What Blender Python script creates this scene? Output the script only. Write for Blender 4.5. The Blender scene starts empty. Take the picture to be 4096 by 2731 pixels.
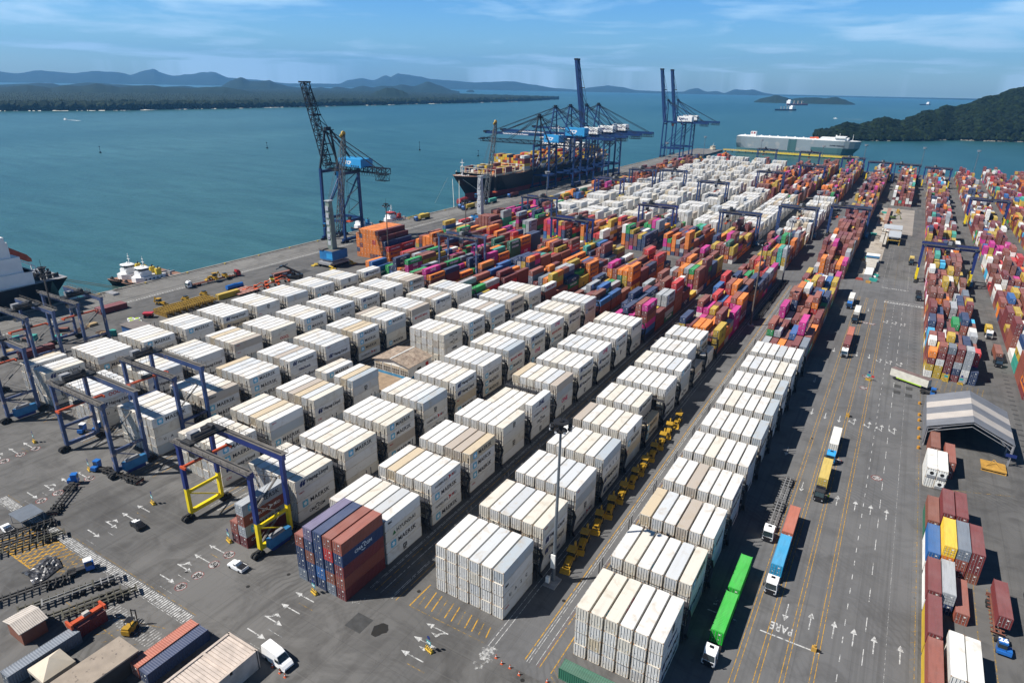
import bpy, math, random
import numpy as np
from mathutils import Vector, Matrix
S = bpy.context.scene
COL = S.collection
rnd = random.Random(7)
R = math.radians
# ------------------------------------------------------------ camera
CAM_H = 100.31
cr = Vector((0.8619, 0.5071, 0.0))
def _basis(yaw, pitch, roll):
    fw = Vector((-math.sin(yaw)*math.cos(pitch), math.cos(yaw)*math.cos(pitch), -math.sin(pitch)))
    rt = Vector((math.cos(yaw), math.sin(yaw), 0)); up = rt.cross(fw)
    return math.cos(roll)*rt + math.sin(roll)*up, -math.sin(roll)*rt + math.cos(roll)*up, fw
FPX = 2595.906
cam_r, cam_u, cam_f = _basis(0.531942245, 0.376088161, 0.0185906604)
cd = bpy.data.cameras.new('camera'); cam = bpy.data.objects.new('camera', cd); COL.objects.link(cam)
cd.sensor_width = 36; cd.lens = FPX/4096*36; cd.clip_start = 1; cd.clip_end = 60000
m = Matrix((cam_r, cam_u, -cam_f)).transposed().to_4x4(); m.translation = Vector((0, 0, CAM_H)); cam.matrix_world = m
S.camera = cam
def ray(px, py):      # full-size photograph pixel -> world direction, used to measure where far hills stand
    return (cam_f + cam_r*((px-2048)/FPX) - cam_u*((py-1365.5)/FPX))
def at(px, py, z=0.0):
    d = ray(px, py); t = (z-CAM_H)/d.z; return Vector((0, 0, CAM_H)) + d*t
# ------------------------------------------------------------ world, sun, exposure
SUN_EL, SUN_AZ = R(50.3), R(230.7)
w = bpy.data.worlds.new('World'); S.world = w; w.use_nodes = True
nt = w.node_tree; N = nt.nodes; Lk = nt.links
bg = N['Background']
sky = N.new('ShaderNodeTexSky'); sky.sky_type = 'NISHITA'; sky.sun_disc = False
sky.sun_elevation = SUN_EL; sky.sun_rotation = SUN_AZ; sky.altitude = 100; sky.air_density = 1.0; sky.dust_density = 0.6; sky.ozone_density = 3.0
tc = N.new('ShaderNodeTexCoord')
def wn(t, **k):
    n = N.new(t)
    for a, b in k.items(): setattr(n, a, b)
    return n
hsv = wn('ShaderNodeHueSaturation'); hsv.inputs['Saturation'].default_value = 1.30; hsv.inputs['Value'].default_value = 0.9
Lk.new(sky.outputs[0], hsv.inputs['Color'])
# clouds: high thin layer, laid out on a plane above the sea (direction / height)
sep = wn('ShaderNodeSeparateXYZ'); Lk.new(tc.outputs['Generated'], sep.inputs[0])
mx = wn('ShaderNodeMath', operation='MAXIMUM'); mx.inputs[1].default_value = 0.02; Lk.new(sep.outputs[2], mx.inputs[0])
add = wn('ShaderNodeMath', operation='ADD'); add.inputs[1].default_value = 0.06; Lk.new(mx.outputs[0], add.inputs[0])
dx = wn('ShaderNodeMath', operation='DIVIDE'); dy = wn('ShaderNodeMath', operation='DIVIDE')
Lk.new(sep.outputs[0], dx.inputs[0]); Lk.new(add.outputs[0], dx.inputs[1]); Lk.new(sep.outputs[1], dy.inputs[0]); Lk.new(add.outputs[0], dy.inputs[1])
cmb = wn('ShaderNodeCombineXYZ'); Lk.new(dx.outputs[0], cmb.inputs[0]); Lk.new(dy.outputs[0], cmb.inputs[1])
n1 = wn('ShaderNodeTexNoise'); n1.inputs['Scale'].default_value = 0.9; n1.inputs['Detail'].default_value = 9; n1.inputs['Roughness'].default_value = 0.56; n1.inputs['Distortion'].default_value = 0.35
Lk.new(cmb.outputs[0], n1.inputs['Vector'])
n2 = wn('ShaderNodeTexNoise'); n2.inputs['Scale'].default_value = 0.22; n2.inputs['Detail'].default_value = 3; Lk.new(cmb.outputs[0], n2.inputs['Vector'])
mm = wn('ShaderNodeMath', operation='MULTIPLY'); Lk.new(n1.outputs[0], mm.inputs[0]); Lk.new(n2.outputs[0], mm.inputs[1])
cr_ = wn('ShaderNodeValToRGB'); cr_.color_ramp.elements[0].position = 0.235; cr_.color_ramp.elements[1].position = 0.35
cr_.color_ramp.elements[0].color = (0, 0, 0, 1); cr_.color_ramp.elements[1].color = (0.85, 0.85, 0.85, 1)
Lk.new(mm.outputs[0], cr_.inputs[0])
mix = wn('ShaderNodeMix', data_type='RGBA'); Lk.new(cr_.outputs[0], mix.inputs[0]); Lk.new(hsv.outputs[0], mix.inputs[6]); mix.inputs[7].default_value = (7.4, 7.2, 6.8, 1)
gz = wn('ShaderNodeValToRGB'); gz.color_ramp.elements[0].position = 0.0; gz.color_ramp.elements[1].position = 0.5; gz.color_ramp.elements[0].color = (1.35, 1.85, 2.35, 1); gz.color_ramp.elements[1].color = (0.22, 0.30, 0.40, 1)
_e = gz.color_ramp.elements.new(0.2); _e.color = (0.85, 1.55, 2.4, 1)
Lk.new(sep.outputs[2], gz.inputs[0]); mul = wn('ShaderNodeMix', data_type='RGBA', blend_type='MULTIPLY'); mul.inputs[0].default_value = 1; Lk.new(mix.outputs[2], mul.inputs[6]); Lk.new(gz.outputs[0], mul.inputs[7])
Lk.new(mul.outputs[2], bg.inputs['Color']); bg.inputs['Strength'].default_value = 0.05
sd = bpy.data.lights.new('sun', 'SUN'); sd.energy = 5.0; sd.angle = R(0.5); sd.color = (1, 0.955, 0.89)
sun = bpy.data.objects.new('sun', sd); COL.objects.link(sun)
sdir = Vector((-0.775*math.cos(SUN_EL), -0.632*math.cos(SUN_EL), math.sin(SUN_EL)))
sun.rotation_euler = sdir.to_track_quat('Z', 'Y').to_euler(); sun.location = (0, 0, 300)
S.view_settings.view_transform = 'Standard'; S.view_settings.look = 'None'; S.view_settings.exposure = 0.55; S.view_settings.gamma = 1
S.render.engine = 'CYCLES'
try:
    S.cycles.max_bounces = 5; S.cycles.diffuse_bounces = 2; S.cycles.glossy_bounces = 2; S.cycles.volume_bounces = 0; S.cycles.transmission_bounces = 2
except Exception: pass
# ------------------------------------------------------------ helpers
class MB:
    def __init__(s): s.v = []; s.f = []; s.m = []
    def quadbox(s, P, m=0):      # 8 corners: bottom 4, top 4
        b = len(s.v); s.v += [tuple(p) for p in P]
        for q in ((3, 2, 1, 0), (4, 5, 6, 7), (0, 1, 5, 4), (1, 2, 6, 5), (2, 3, 7, 6), (3, 0, 4, 7)):
            s.f.append(tuple(b+i for i in q)); s.m.append(m)
        return s
    def bx(s, x0, x1, y0, y1, z0, z1, m=0):
        return s.quadbox([(x0, y0, z0), (x1, y0, z0), (x1, y1, z0), (x0, y1, z0), (x0, y0, z1), (x1, y0, z1), (x1, y1, z1), (x0, y1, z1)], m)
    def box(s, cx, cy, cz, sx, sy, sz, m=0, rz=0):
        P = []
        c, n = math.cos(rz), math.sin(rz)
        for z in (cz-sz/2, cz+sz/2):
            for a, b in ((-1, -1), (1, -1), (1, 1), (-1, 1)):
                x, y = a*sx/2, b*sy/2; P.append((cx+x*c-y*n, cy+x*n+y*c, z))
        return s.quadbox(P, m)
    def bar(s, p, q, w, h=None, m=0):
        p = Vector(p); q = Vector(q); h = h or w; d = (q-p)
        if d.length < 1e-6: return s
        d.normalize(); a = d.cross(Vector((0, 0, 1)))
        if a.length < 1e-3: a = Vector((1, 0, 0))
        a.normalize(); b = a.cross(d); a = a*w/2; b = b*h/2
        return s.quadbox([p-a-b, p+a-b, q+a-b, q-a-b, p-a+b, p+a+b, q+a+b, q-a+b], m)
    def cyl(s, p, q, r, n=10, m=0, r2=None):
        p = Vector(p); q = Vector(q); r2 = r if r2 is None else r2; d = (q-p).normalized(); a = d.orthogonal().normalized(); c = d.cross(a)
        b = len(s.v)
        for P, rr in ((p, r), (q, r2)):
            for i in range(n):
                t = 2*math.pi*i/n; s.v.append(tuple(P+(a*math.cos(t)+c*math.sin(t))*rr))
        for i in range(n):
            j = (i+1) % n; s.f.append((b+i, b+j, b+n+j, b+n+i)); s.m.append(m)
        s.f.append(tuple(b+n-1-i for i in range(n))); s.m.append(m); s.f.append(tuple(b+n+i for i in range(n))); s.m.append(m)
        return s
    def poly(s, pts, m=0):
        b = len(s.v); s.v += [tuple(p) for p in pts]; s.f.append(tuple(range(b, b+len(pts)))); s.m.append(m); return s
    def prism(s, pts, off, m=0, mcap=None):     # polygon extruded by vector off
        b = len(s.v); n = len(pts); off = Vector(off)
        s.v += [tuple(p) for p in pts] + [tuple(Vector(p)+off) for p in pts]
        s.f.append(tuple(b+n-1-i for i in range(n))); s.m.append(m if mcap is None else mcap); s.f.append(tuple(b+n+i for i in range(n))); s.m.append(m if mcap is None else mcap)
        for i in range(n):
            j = (i+1) % n; s.f.append((b+i, b+j, b+n+j, b+n+i)); s.m.append(m)
        return s
    def loft(s, rings, m=0, cap=True):
        b = len(s.v); n = len(rings[0])
        for r_ in rings: s.v += [tuple(p) for p in r_]
        for k in range(len(rings)-1):
            for i in range(n):
                j = (i+1) % n; s.f.append((b+k*n+i, b+k*n+j, b+(k+1)*n+j, b+(k+1)*n+i)); s.m.append(m)
        if cap:
            s.f.append(tuple(b+n-1-i for i in range(n))); s.m.append(m); e = b+(len(rings)-1)*n; s.f.append(tuple(e+i for i in range(n))); s.m.append(m)
        return s
    def blob(s, c, r, m=0, seed=0, sq=0.8):
        g = random.Random(seed); b = len(s.v); t = (1+5**.5)/2
        base = [(-1, t, 0), (1, t, 0), (-1, -t, 0), (1, -t, 0), (0, -1, t), (0, 1, t), (0, -1, -t), (0, 1, -t), (t, 0, -1), (t, 0, 1), (-t, 0, -1), (-t, 0, 1)]
        for x, y, z in base:
            k = r/1.9*(0.7+0.6*g.random()); s.v.append((c[0]+x*k, c[1]+y*k, c[2]+z*k*sq))
        for f in ((0, 11, 5), (0, 5, 1), (0, 1, 7), (0, 7, 10), (0, 10, 11), (1, 5, 9), (5, 11, 4), (11, 10, 2), (10, 7, 6), (7, 1, 8), (3, 9, 4), (3, 4, 2), (3, 2, 6), (3, 6, 8), (3, 8, 9), (4, 9, 5), (2, 4, 11), (6, 2, 10), (8, 6, 7), (9, 8, 1)):
            s.f.append(tuple(b+i for i in f)); s.m.append(m)
        return s
    def truss(s, p, q, w, h, n, t=0.25, m=0, t2=None):       # box truss between p and q (horizontal-ish): w wide, h high
        p = Vector(p); q = Vector(q); d = (q-p).normalized(); up = Vector((0, 0, 1)); a = d.cross(up)
        if a.length < 1e-3: a = Vector((0, 1, 0))
        a.normalize(); u = a.cross(d); t2 = t2 or t*0.7
        C = [(-a*w/2-u*h/2), (a*w/2-u*h/2), (a*w/2+u*h/2), (-a*w/2+u*h/2)]
        for c in C: s.bar(p+c, q+c, t, t, m)
        for k in range(n+1):
            P = p+(q-p)*k/n
            for i in range(4): s.bar(P+C[i], P+C[(i+1) % 4], t2, t2, m)
            if k < n:
                Q = p+(q-p)*(k+1)/n
                for i in range(4):
                    if (k+i) % 2: s.bar(P+C[i], Q+C[(i+1) % 4], t2, t2, m)
                    else: s.bar(P+C[(i+1) % 4], Q+C[i], t2, t2, m)
        return s
    def mesh(s, name, mats):
        me = bpy.data.meshes.new(name); me.from_pydata(s.v, [], s.f)
        for x in (mats if isinstance(mats, (list, tuple)) else [mats]): me.materials.append(x)
        if len(me.polygons): me.polygons.foreach_set('material_index', s.m)
        me.update(); return me
    def build(s, name, mats, parent=None, loc=None):
        return ob(name, s.mesh(name, mats), parent, loc)
def ob(name, me, parent=None, loc=None, rz=0, color=None):
    o = bpy.data.objects.new(name, me); COL.objects.link(o)
    if parent: o.parent = parent
    if loc is not None: o.location = loc
    if rz: o.rotation_euler = (0, 0, rz)
    if color: o.color = (*color[:3], 1)
    return o
LABELS = {}
def tag(o, label, cat, group=None):
    o['label'] = label; o['category'] = cat
    if group: o['group'] = group
    return o
def thing(name, label, cat, loc=(0, 0, 0), rz=0, group=None):
    o = bpy.data.objects.new(name, None); COL.objects.link(o); o.empty_display_size = 0.5
    o.location = loc; o.rotation_euler = (0, 0, rz); return tag(o, label, cat, group)
def struct(o, kind='structure'):
    o['kind'] = kind; return o
class Proto:          # a thing with its parts; every placing makes its own objects that share mesh data
    def __init__(s): s.p = []
    def add(s, name, mb, mats, par=-1, loc=(0, 0, 0), rz=0, label=None):
        s.p.append((name, mb if not isinstance(mb, MB) else mb.mesh(name, mats), par, loc, rz, label)); return len(s.p)-1
    def place(s, name, label, cat, loc, rz=0, group=None, color=None, skip=(), scale=None):
        t = thing(name, label, cat, loc, rz, group); made = []
        if scale: t.scale = (scale,)*3
        for i, (n, me, par, l, r_, lb) in enumerate(s.p):
            if n in skip: made.append(None); continue
            o = ob(n, me, made[par] if par >= 0 else t, l, r_, color); made.append(o)
            if lb: o['label'] = lb
        return t
# ------------------------------------------------------------ materials
_mc = {}
def mat(name, col, rough=0.6, metal=0.0, var=0.15, scale=0.6, spec=0.4, stain=None, stainamt=0.0):
    if name in _mc: return _mc[name]
    m = bpy.data.materials.new(name); m.use_nodes = True; nt = m.node_tree; N = nt.nodes; L = nt.links
    b = N['Principled BSDF']; b.inputs['Roughness'].default_value = rough; b.inputs['Metallic'].default_value = metal
    b.inputs['Specular IOR Level'].default_value = spec
    tc = N.new('ShaderNodeTexCoord'); no = N.new('ShaderNodeTexNoise'); no.inputs['Scale'].default_value = scale; no.inputs['Detail'].default_value = 6
    L.new(tc.outputs['Object'], no.inputs['Vector'])
    rp = N.new('ShaderNodeValToRGB'); rp.color_ramp.elements[0].position = 0.3; rp.color_ramp.elements[1].position = 0.7
    lo = [c*(1-var) for c in col[:3]]; hi = [min(1, c*(1+var*0.6)) for c in col[:3]]
    rp.color_ramp.elements[0].color = (*lo, 1); rp.color_ramp.elements[1].color = (*hi, 1)
    L.new(no.outputs[0], rp.inputs[0]); out = rp.outputs[0]
    if stain:
        n2 = N.new('ShaderNodeTexNoise'); n2.inputs['Scale'].default_value = scale*2.3; n2.inputs['Detail'].default_value = 8; L.new(tc.outputs['Object'], n2.inputs['Vector'])
        r2 = N.new('ShaderNodeValToRGB'); r2.color_ramp.elements[0].position = 0.62-stainamt*0.2; r2.color_ramp.elements[1].position = 0.72-stainamt*0.2
        L.new(n2.outputs[0], r2.inputs[0]); mx = N.new('ShaderNodeMix'); mx.data_type = 'RGBA'; L.new(r2.outputs[0], mx.inputs[0]); L.new(out, mx.inputs[6]); mx.inputs[7].default_value = (*stain, 1); out = mx.outputs[2]
    L.new(out, b.inputs['Base Color']); _mc[name] = m; return m
def glass(name='window_glass', col=(0.02, 0.03, 0.035)):
    return mat(name, col, 0.08, 0, 0.3, 1.0, 0.9)
# ------------------------------------------------------------ setting
def nodes_mat(name):
    m = bpy.data.materials.new(name); m.use_nodes = True; return m, m.node_tree.nodes, m.node_tree.links, m.node_tree.nodes['Principled BSDF']
def noise(N, L, vec, scale, detail=5, rough=0.55, dist=0):
    n = N.new('ShaderNodeTexNoise'); n.inputs['Scale'].default_value = scale; n.inputs['Detail'].default_value = detail; n.inputs['Roughness'].default_value = rough; n.inputs['Distortion'].default_value = dist
    L.new(vec, n.inputs['Vector']); return n.outputs[0]
def ramp(N, L, fac, a, b, ca=(0, 0, 0), cb=(1, 1, 1)):
    r = N.new('ShaderNodeValToRGB'); r.color_ramp.elements[0].position = a; r.color_ramp.elements[1].position = b
    r.color_ramp.elements[0].color = (*ca, 1); r.color_ramp.elements[1].color = (*cb, 1); L.new(fac, r.inputs[0]); return r.outputs[0]
def mixc(N, L, fac, a, b, mode='MIX', f=None):
    n = N.new('ShaderNodeMix'); n.data_type = 'RGBA'; n.blend_type = mode
    if fac is None: n.inputs[0].default_value = f
    else: L.new(fac, n.inputs[0])
    for i, c in ((6, a), (7, b)):
        if isinstance(c, tuple): n.inputs[i].default_value = (*c, 1)
        else: L.new(c, n.inputs[i])
    return n.outputs[2]
def mapping(N, L, vec, sc=(1, 1, 1), rot=0, loc=(0, 0, 0)):
    n = N.new('ShaderNodeMapping'); n.inputs['Scale'].default_value = sc; n.inputs['Rotation'].default_value = (0, 0, rot); n.inputs['Location'].default_value = loc; L.new(vec, n.inputs[0]); return n.outputs[0]
def pave(name, base, light, dark, streak=(0.35, 0.018, 1)):
    m, N, L, b = nodes_mat(name); tc = N.new('ShaderNodeTexCoord'); P = tc.outputs['Object']
    c = mixc(N, L, ramp(N, L, noise(N, L, P, 0.018, 6, 0.6, 0.6), 0.38, 0.62), base, light)
    c = mixc(N, L, ramp(N, L, noise(N, L, P, 0.11, 8, 0.62, 1.2), 0.46, 0.72, (0, 0, 0), (.75,)*3), c, dark)
    c = mixc(N, L, ramp(N, L, noise(N, L, mapping(N, L, P, streak), 1.0, 4, 0.6, 0.3), 0.5, 0.7, (0, 0, 0), (.5,)*3), c, dark)
    c = mixc(N, L, ramp(N, L, noise(N, L, mapping(N, L, P, (0.02, 0.4, 1), 0.15), 1.0, 4, 0.6, 2.5), 0.56, 0.7, (0, 0, 0), (.4,)*3), c, light)
    # tyre scrub rings and curved rubber marks
    wv = N.new('ShaderNodeTexWave'); wv.wave_type = 'RINGS'; wv.rings_direction = 'Z'; wv.inputs['Scale'].default_value = 0.24; wv.inputs['Distortion'].default_value = 9; wv.inputs['Detail'].default_value = 3; wv.inputs['Detail Scale'].default_value = 0.6
    L.new(mapping(N, L, P, (1, 1, 1), 0, (62, -62, 0)), wv.inputs['Vector'])
    msk = ramp(N, L, noise(N, L, P, 0.045, 2), 0.5, 0.66, (0, 0, 0), (.38,)*3)
    c = mixc(N, L, msk, c, mixc(N, L, ramp(N, L, wv.outputs['Color'], 0.55, 0.9), c, dark))
    # slab joints
    br = N.new('ShaderNodeTexBrick'); br.offset = 0; br.inputs['Scale'].default_value = 1; br.inputs['Mortar Size'].default_value = 0.035; br.inputs['Brick Width'].default_value = 9.4; br.inputs['Row Height'].default_value = 9.4; br.inputs['Mortar Smooth'].default_value = 0.4
    L.new(P, br.inputs['Vector']); c = mixc(N, L, ramp(N, L, br.outputs['Fac'], 0.3, 0.9, (0, 0, 0), (.4,)*3), c, tuple(x*0.45 for x in dark))
    sp = ramp(N, L, noise(N, L, P, 0.35, 10, 0.7, 0.8), 0.66, 0.72, (0, 0, 0), (.7,)*3); c = mixc(N, L, sp, c, tuple(x*0.55 for x in dark))
    c = mixc(N, L, ramp(N, L, noise(N, L, P, 2.2, 6, 0.75), 0.3, 0.75, (0.78,)*3, (1.12,)*3), c, c) if False else c
    L.new(c, b.inputs['Base Color']); b.inputs['Roughness'].default_value = 0.85; b.inputs['Specular IOR Level'].default_value = 0.25
    bp = N.new('ShaderNodeBump'); bp.inputs['Strength'].default_value = 0.25; bp.inputs['Distance'].default_value = 0.05; L.new(noise(N, L, P, 3.0, 5), bp.inputs['Height']); L.new(bp.outputs[0], b.inputs['Normal'])
    return m
M_YARD = pave('yard_paving', (0.098, 0.096, 0.094), (0.138, 0.134, 0.129), (0.050, 0.048, 0.046))
M_ROAD = pave('road_asphalt', (0.112, 0.112, 0.115), (0.142, 0.141, 0.141), (0.076, 0.075, 0.075), (0.9, 0.012, 1))
M_QUAY = pave('quay_concrete', (0.150, 0.146, 0.138), (0.195, 0.188, 0.176), (0.085, 0.081, 0.075), (0.25, 0.012, 1))
# water
def water_mat():
    m, N, L, b = nodes_mat('sea_water'); tc = N.new('ShaderNodeTexCoord'); P = tc.outputs['Object']
    big = noise(N, L, mapping(N, L, P, (0.0016, 0.0006, 1), 0.3), 1.0, 5, 0.6, 1.0)
    c = mixc(N, L, ramp(N, L, big, 0.35, 0.68), (0.018, 0.080, 0.085), (0.042, 0.125, 0.130))
    c = mixc(N, L, ramp(N, L, noise(N, L, mapping(N, L, P, (0.012, 0.05, 1), 0.35), 1.0, 6, 0.65, 0.5), 0.35, 0.75), c, (0.014, 0.060, 0.066), f=None)
    L.new(c, b.inputs['Base Color']); b.inputs['Roughness'].default_value = 0.34; b.inputs['IOR'].default_value = 1.33; b.inputs['Specular IOR Level'].default_value = 0.42
    bp = N.new('ShaderNodeBump'); bp.inputs['Strength'].default_value = 0.55; bp.inputs['Distance'].default_value = 1.1
    h = N.new('ShaderNodeMath'); h.operation = 'ADD'
    L.new(noise(N, L, mapping(N, L, P, (0.10, 0.30, 1), 0.25), 1.0, 6, 0.62), h.inputs[0]); L.new(noise(N, L, mapping(N, L, P, (0.02, 0.07, 1), 0.3), 1.0, 4, 0.6), h.inputs[1])
    L.new(h.outputs[0], bp.inputs['Height']); L.new(bp.outputs[0], b.inputs['Normal']); return m
WZ = -3.2
mb = MB(); ring = []
RW = 17900
pts = [(RW*math.cos(2*math.pi*i/96), RW*math.sin(2*math.pi*i/96), WZ) for i in range(96)]
mb.poly(pts); struct(mb.build('sea', water_mat()))
# yard slab: quay apron, paved yard, main road
def slab(name, x0, x1, y0, y1, z0, z1, m): return struct(MB().bx(x0, x1, y0, y1, z0, z1).build(name, m))
slab('ground', -308, 700, -200, 1022, -8, 0, M_YARD)
slab('quay', -334, -308.0, -200, 1022, -8, 0.0, M_QUAY)
slab('quay_extension', -334, -290, 1022, 1215, -8, 0.0, M_QUAY)
slab('main_road', -11.2, 20.2, -60, 425, -0.1, 0.006, M_ROAD)
slab('side_road', -19.6, -11.2, -60, 425, -0.1, 0.005, M_ROAD)
slab('backhoe_lane', -51.6, -37.2, 78, 1010, -0.1, 0.005, M_ROAD)
# stiffening beam along the quay edge
wl = MB().bx(-334.6, -333.2, -200, 1215, -2.5, 0.35, 0)
struct(wl.build('quay_edge', mat('quay_edge_concrete', (0.25, 0.23, 0.2), 0.85, 0, 0.3, 0.3)))
fender = MB()
fm = MB().bx(-0.5, 0.25, -0.9, 0.9, -2.6, 0.1).mesh('fender', mat('black_rubber', (0.02, 0.02, 0.02), 0.8))
bol = MB().cyl((0, 0, 0), (0, 0, 0.55), 0.3, 8).cyl((0, 0, .55), (0, 0, .8), 0.5, 8).mesh('bollard', mat('bollard_yellow', (0.62, 0.45, 0.08), 0.6))
for i in range(45):
    y = 30+i*24.0
    if y > 1000: break
    tag(ob('quay_fender', fm, None, (-335.0, y, 0)), 'black rubber fender on the edge of the quay wall', 'fender', 'black fenders along the quay edge')
    tag(ob('mooring_bollard', bol, None, (-332.2, y+10, 0)), 'small yellow mooring bollard on the quay edge', 'bollard', 'yellow bollards along the quay edge')
# ---- far land
def forest_mat(name, a, b_, c_, sc):
    m, N, L, b = nodes_mat(name); tc = N.new('ShaderNodeTexCoord'); P = tc.outputs['Object']
    c = mixc(N, L, ramp(N, L, noise(N, L, P, sc, 6, 0.65), 0.35, 0.68), a, b_)
    c = mixc(N, L, ramp(N, L, noise(N, L, P, sc*0.12, 5, 0.6, 0.5), 0.5, 0.72, (0, 0, 0), (.7,)*3), c, c_)
    L.new(c, b.inputs['Base Color']); b.inputs['Roughness'].default_value = 0.9; b.inputs['Specular IOR Level'].default_value = 0.15
    return m
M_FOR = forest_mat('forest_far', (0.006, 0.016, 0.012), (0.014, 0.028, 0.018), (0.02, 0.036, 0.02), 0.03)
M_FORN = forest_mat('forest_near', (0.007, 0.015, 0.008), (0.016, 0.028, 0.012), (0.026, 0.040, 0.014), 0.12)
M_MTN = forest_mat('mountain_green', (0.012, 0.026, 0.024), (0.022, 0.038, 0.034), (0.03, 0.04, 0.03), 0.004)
M_SAND = mat('beach_sand', (0.62, 0.58, 0.50), 0.9, 0, 0.2, 0.05)
def lerp_pts(P, x):
    if x <= P[0][0]: return P[0][1]
    for a, b in zip(P, P[1:]):
        if x <= b[0]:
            t = (x-a[0])/(b[0]-a[0]); t = t*t*(3-2*t)*0.5+t*0.5; return a[1]+(b[1]-a[1])*t
    return P[-1][1]
from mathutils import noise as MN
def nz(x, y, s, o=0): return MN.fractal(Vector((x*s, y*s, o)), 1.0, 2.0, 5)
def ridge(name, P, D, Wd, m, n=260, rows=9, label=None, rough=0.10, dvar=0.0):
    x0, x1 = P[0][0], P[-1][0]; V = []; F = []
    for i in range(n+1):
        px = x0+(x1-x0)*i/n; py = lerp_pts(P, px); d = ray(px, py); h = Vector((d.x, d.y, 0)); k = d.z/h.length; h.normalize()
        Di = D*(1+dvar*math.sin(i*0.05)); H = max(0.5, CAM_H+Di*k)
        for j in range(rows):
            o = (j/(rows-1)-0.5)*2; pr = math.cos(o*math.pi/2)**1.2
            dist = Di+o*Wd; nn = nz(h.x*dist, h.y*dist, 3.0/Wd, D*0.01)
            hh = H*pr + (0 if j == rows//2 else H*rough*2.2*nn*(1-abs(o))) + H*0.045*nz(h.x*dist, h.y*dist, 14.0/Wd, 3)
            V.append((h.x*dist, h.y*dist, hh-6*(1-pr)-0.0 if o else hh))
    for i in range(n):
        for j in range(rows-1):
            a = i*rows+j; F.append((a, a+rows, a+rows+1, a+1))
    me = bpy.data.meshes.new(name); me.from_pydata(V, [], F); me.materials.append(m); me.update()
    for p in me.polygons: p.use_smooth = True
    o = ob(name, me); struct(o); return o
k_ = 1024/2352
def sc(pts, ox): return [(ox+x*k_, y*k_) for x, y in pts]
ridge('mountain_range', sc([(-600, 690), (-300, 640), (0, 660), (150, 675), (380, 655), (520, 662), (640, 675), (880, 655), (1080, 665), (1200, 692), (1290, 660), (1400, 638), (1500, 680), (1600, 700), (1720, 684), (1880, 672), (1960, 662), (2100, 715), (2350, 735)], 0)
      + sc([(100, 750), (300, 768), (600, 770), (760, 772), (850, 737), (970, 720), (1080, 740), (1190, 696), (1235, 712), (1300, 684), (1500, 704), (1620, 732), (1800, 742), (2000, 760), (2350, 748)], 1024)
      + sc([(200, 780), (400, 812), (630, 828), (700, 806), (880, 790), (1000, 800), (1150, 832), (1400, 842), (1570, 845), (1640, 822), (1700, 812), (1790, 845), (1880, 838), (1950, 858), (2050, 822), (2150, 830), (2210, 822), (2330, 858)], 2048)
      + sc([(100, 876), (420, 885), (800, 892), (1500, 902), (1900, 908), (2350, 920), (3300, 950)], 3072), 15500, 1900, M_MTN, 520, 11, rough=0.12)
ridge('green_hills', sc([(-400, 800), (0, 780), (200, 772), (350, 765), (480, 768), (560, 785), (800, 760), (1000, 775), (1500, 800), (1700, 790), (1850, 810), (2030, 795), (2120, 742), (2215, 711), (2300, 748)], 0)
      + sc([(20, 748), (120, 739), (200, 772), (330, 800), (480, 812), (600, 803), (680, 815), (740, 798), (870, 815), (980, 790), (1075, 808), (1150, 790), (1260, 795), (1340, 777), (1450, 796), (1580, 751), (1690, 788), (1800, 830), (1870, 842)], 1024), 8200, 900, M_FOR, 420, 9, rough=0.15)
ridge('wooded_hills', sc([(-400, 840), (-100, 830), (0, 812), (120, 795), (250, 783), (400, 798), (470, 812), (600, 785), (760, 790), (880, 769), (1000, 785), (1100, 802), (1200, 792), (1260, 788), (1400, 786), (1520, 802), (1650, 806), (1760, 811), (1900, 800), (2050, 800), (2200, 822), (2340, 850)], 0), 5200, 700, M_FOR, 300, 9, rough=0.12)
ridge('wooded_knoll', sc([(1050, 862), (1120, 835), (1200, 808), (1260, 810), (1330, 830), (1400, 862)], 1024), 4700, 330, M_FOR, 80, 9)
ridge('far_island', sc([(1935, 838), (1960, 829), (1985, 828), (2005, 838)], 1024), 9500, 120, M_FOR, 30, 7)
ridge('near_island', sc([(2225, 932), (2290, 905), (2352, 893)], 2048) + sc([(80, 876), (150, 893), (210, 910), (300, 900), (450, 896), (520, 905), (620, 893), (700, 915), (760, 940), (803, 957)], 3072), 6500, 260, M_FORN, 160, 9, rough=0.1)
# low wooded shore across the water
front = [(-700, 462), (0, 445), (430, 443.5), (860, 436), (1150, 430), (1459, 422.5), (1800, 414.5), (2048, 408), (2150, 403), (2235, 398.5)]
def dist_of(px, py, z):
    p = at(px, py, z); return math.hypot(p.x, p.y), p
V = []; F = []; n = 700; rows = 44; g = random.Random(3); shore = []
for i in range(n+1):
    px = -700+(2236+700)*(i/n); fy = lerp_pts(front, px)+0.6*nz(px, 0, 0.02); dF, p = dist_of(px, fy, WZ); h = Vector((p.x, p.y, 0)).normalized(); shore.append((h*dF, px))
    if px < 1400: dB = 7600
    elif px < 1640: dB = 7600+(dist_of(1640, 373, 4)[0]-7600)*(px-1400)/240
    else: dB = dist_of(px, 373+(393.5-373)*((px-1640)/(2236-1640))**1.0, 4)[0]
    dB = max(dB, dF+8)
    for j in range(rows):
        t = (j/(rows-1))**1.5; d = dF+10+(dB-dF-10)*t; q = h*d
        z = 0.2 if j == 0 else min(15, 4+(d-dF)*0.3)+5.0*nz(q.x, q.y, 0.02)+3.0*g.random()
        if j == rows-1: z = -2
        V.append((q.x, q.y, z if j else WZ))
for i in range(n):
    for j in range(rows-1): a = i*rows+j; F.append((a, a+rows, a+rows+1, a+1))
me = bpy.data.meshes.new('wooded_shore'); me.from_pydata(V, [], F); me.materials.append(M_FORN); me.update(); struct(ob('wooded_shore', me))
mb = MB()
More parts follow.
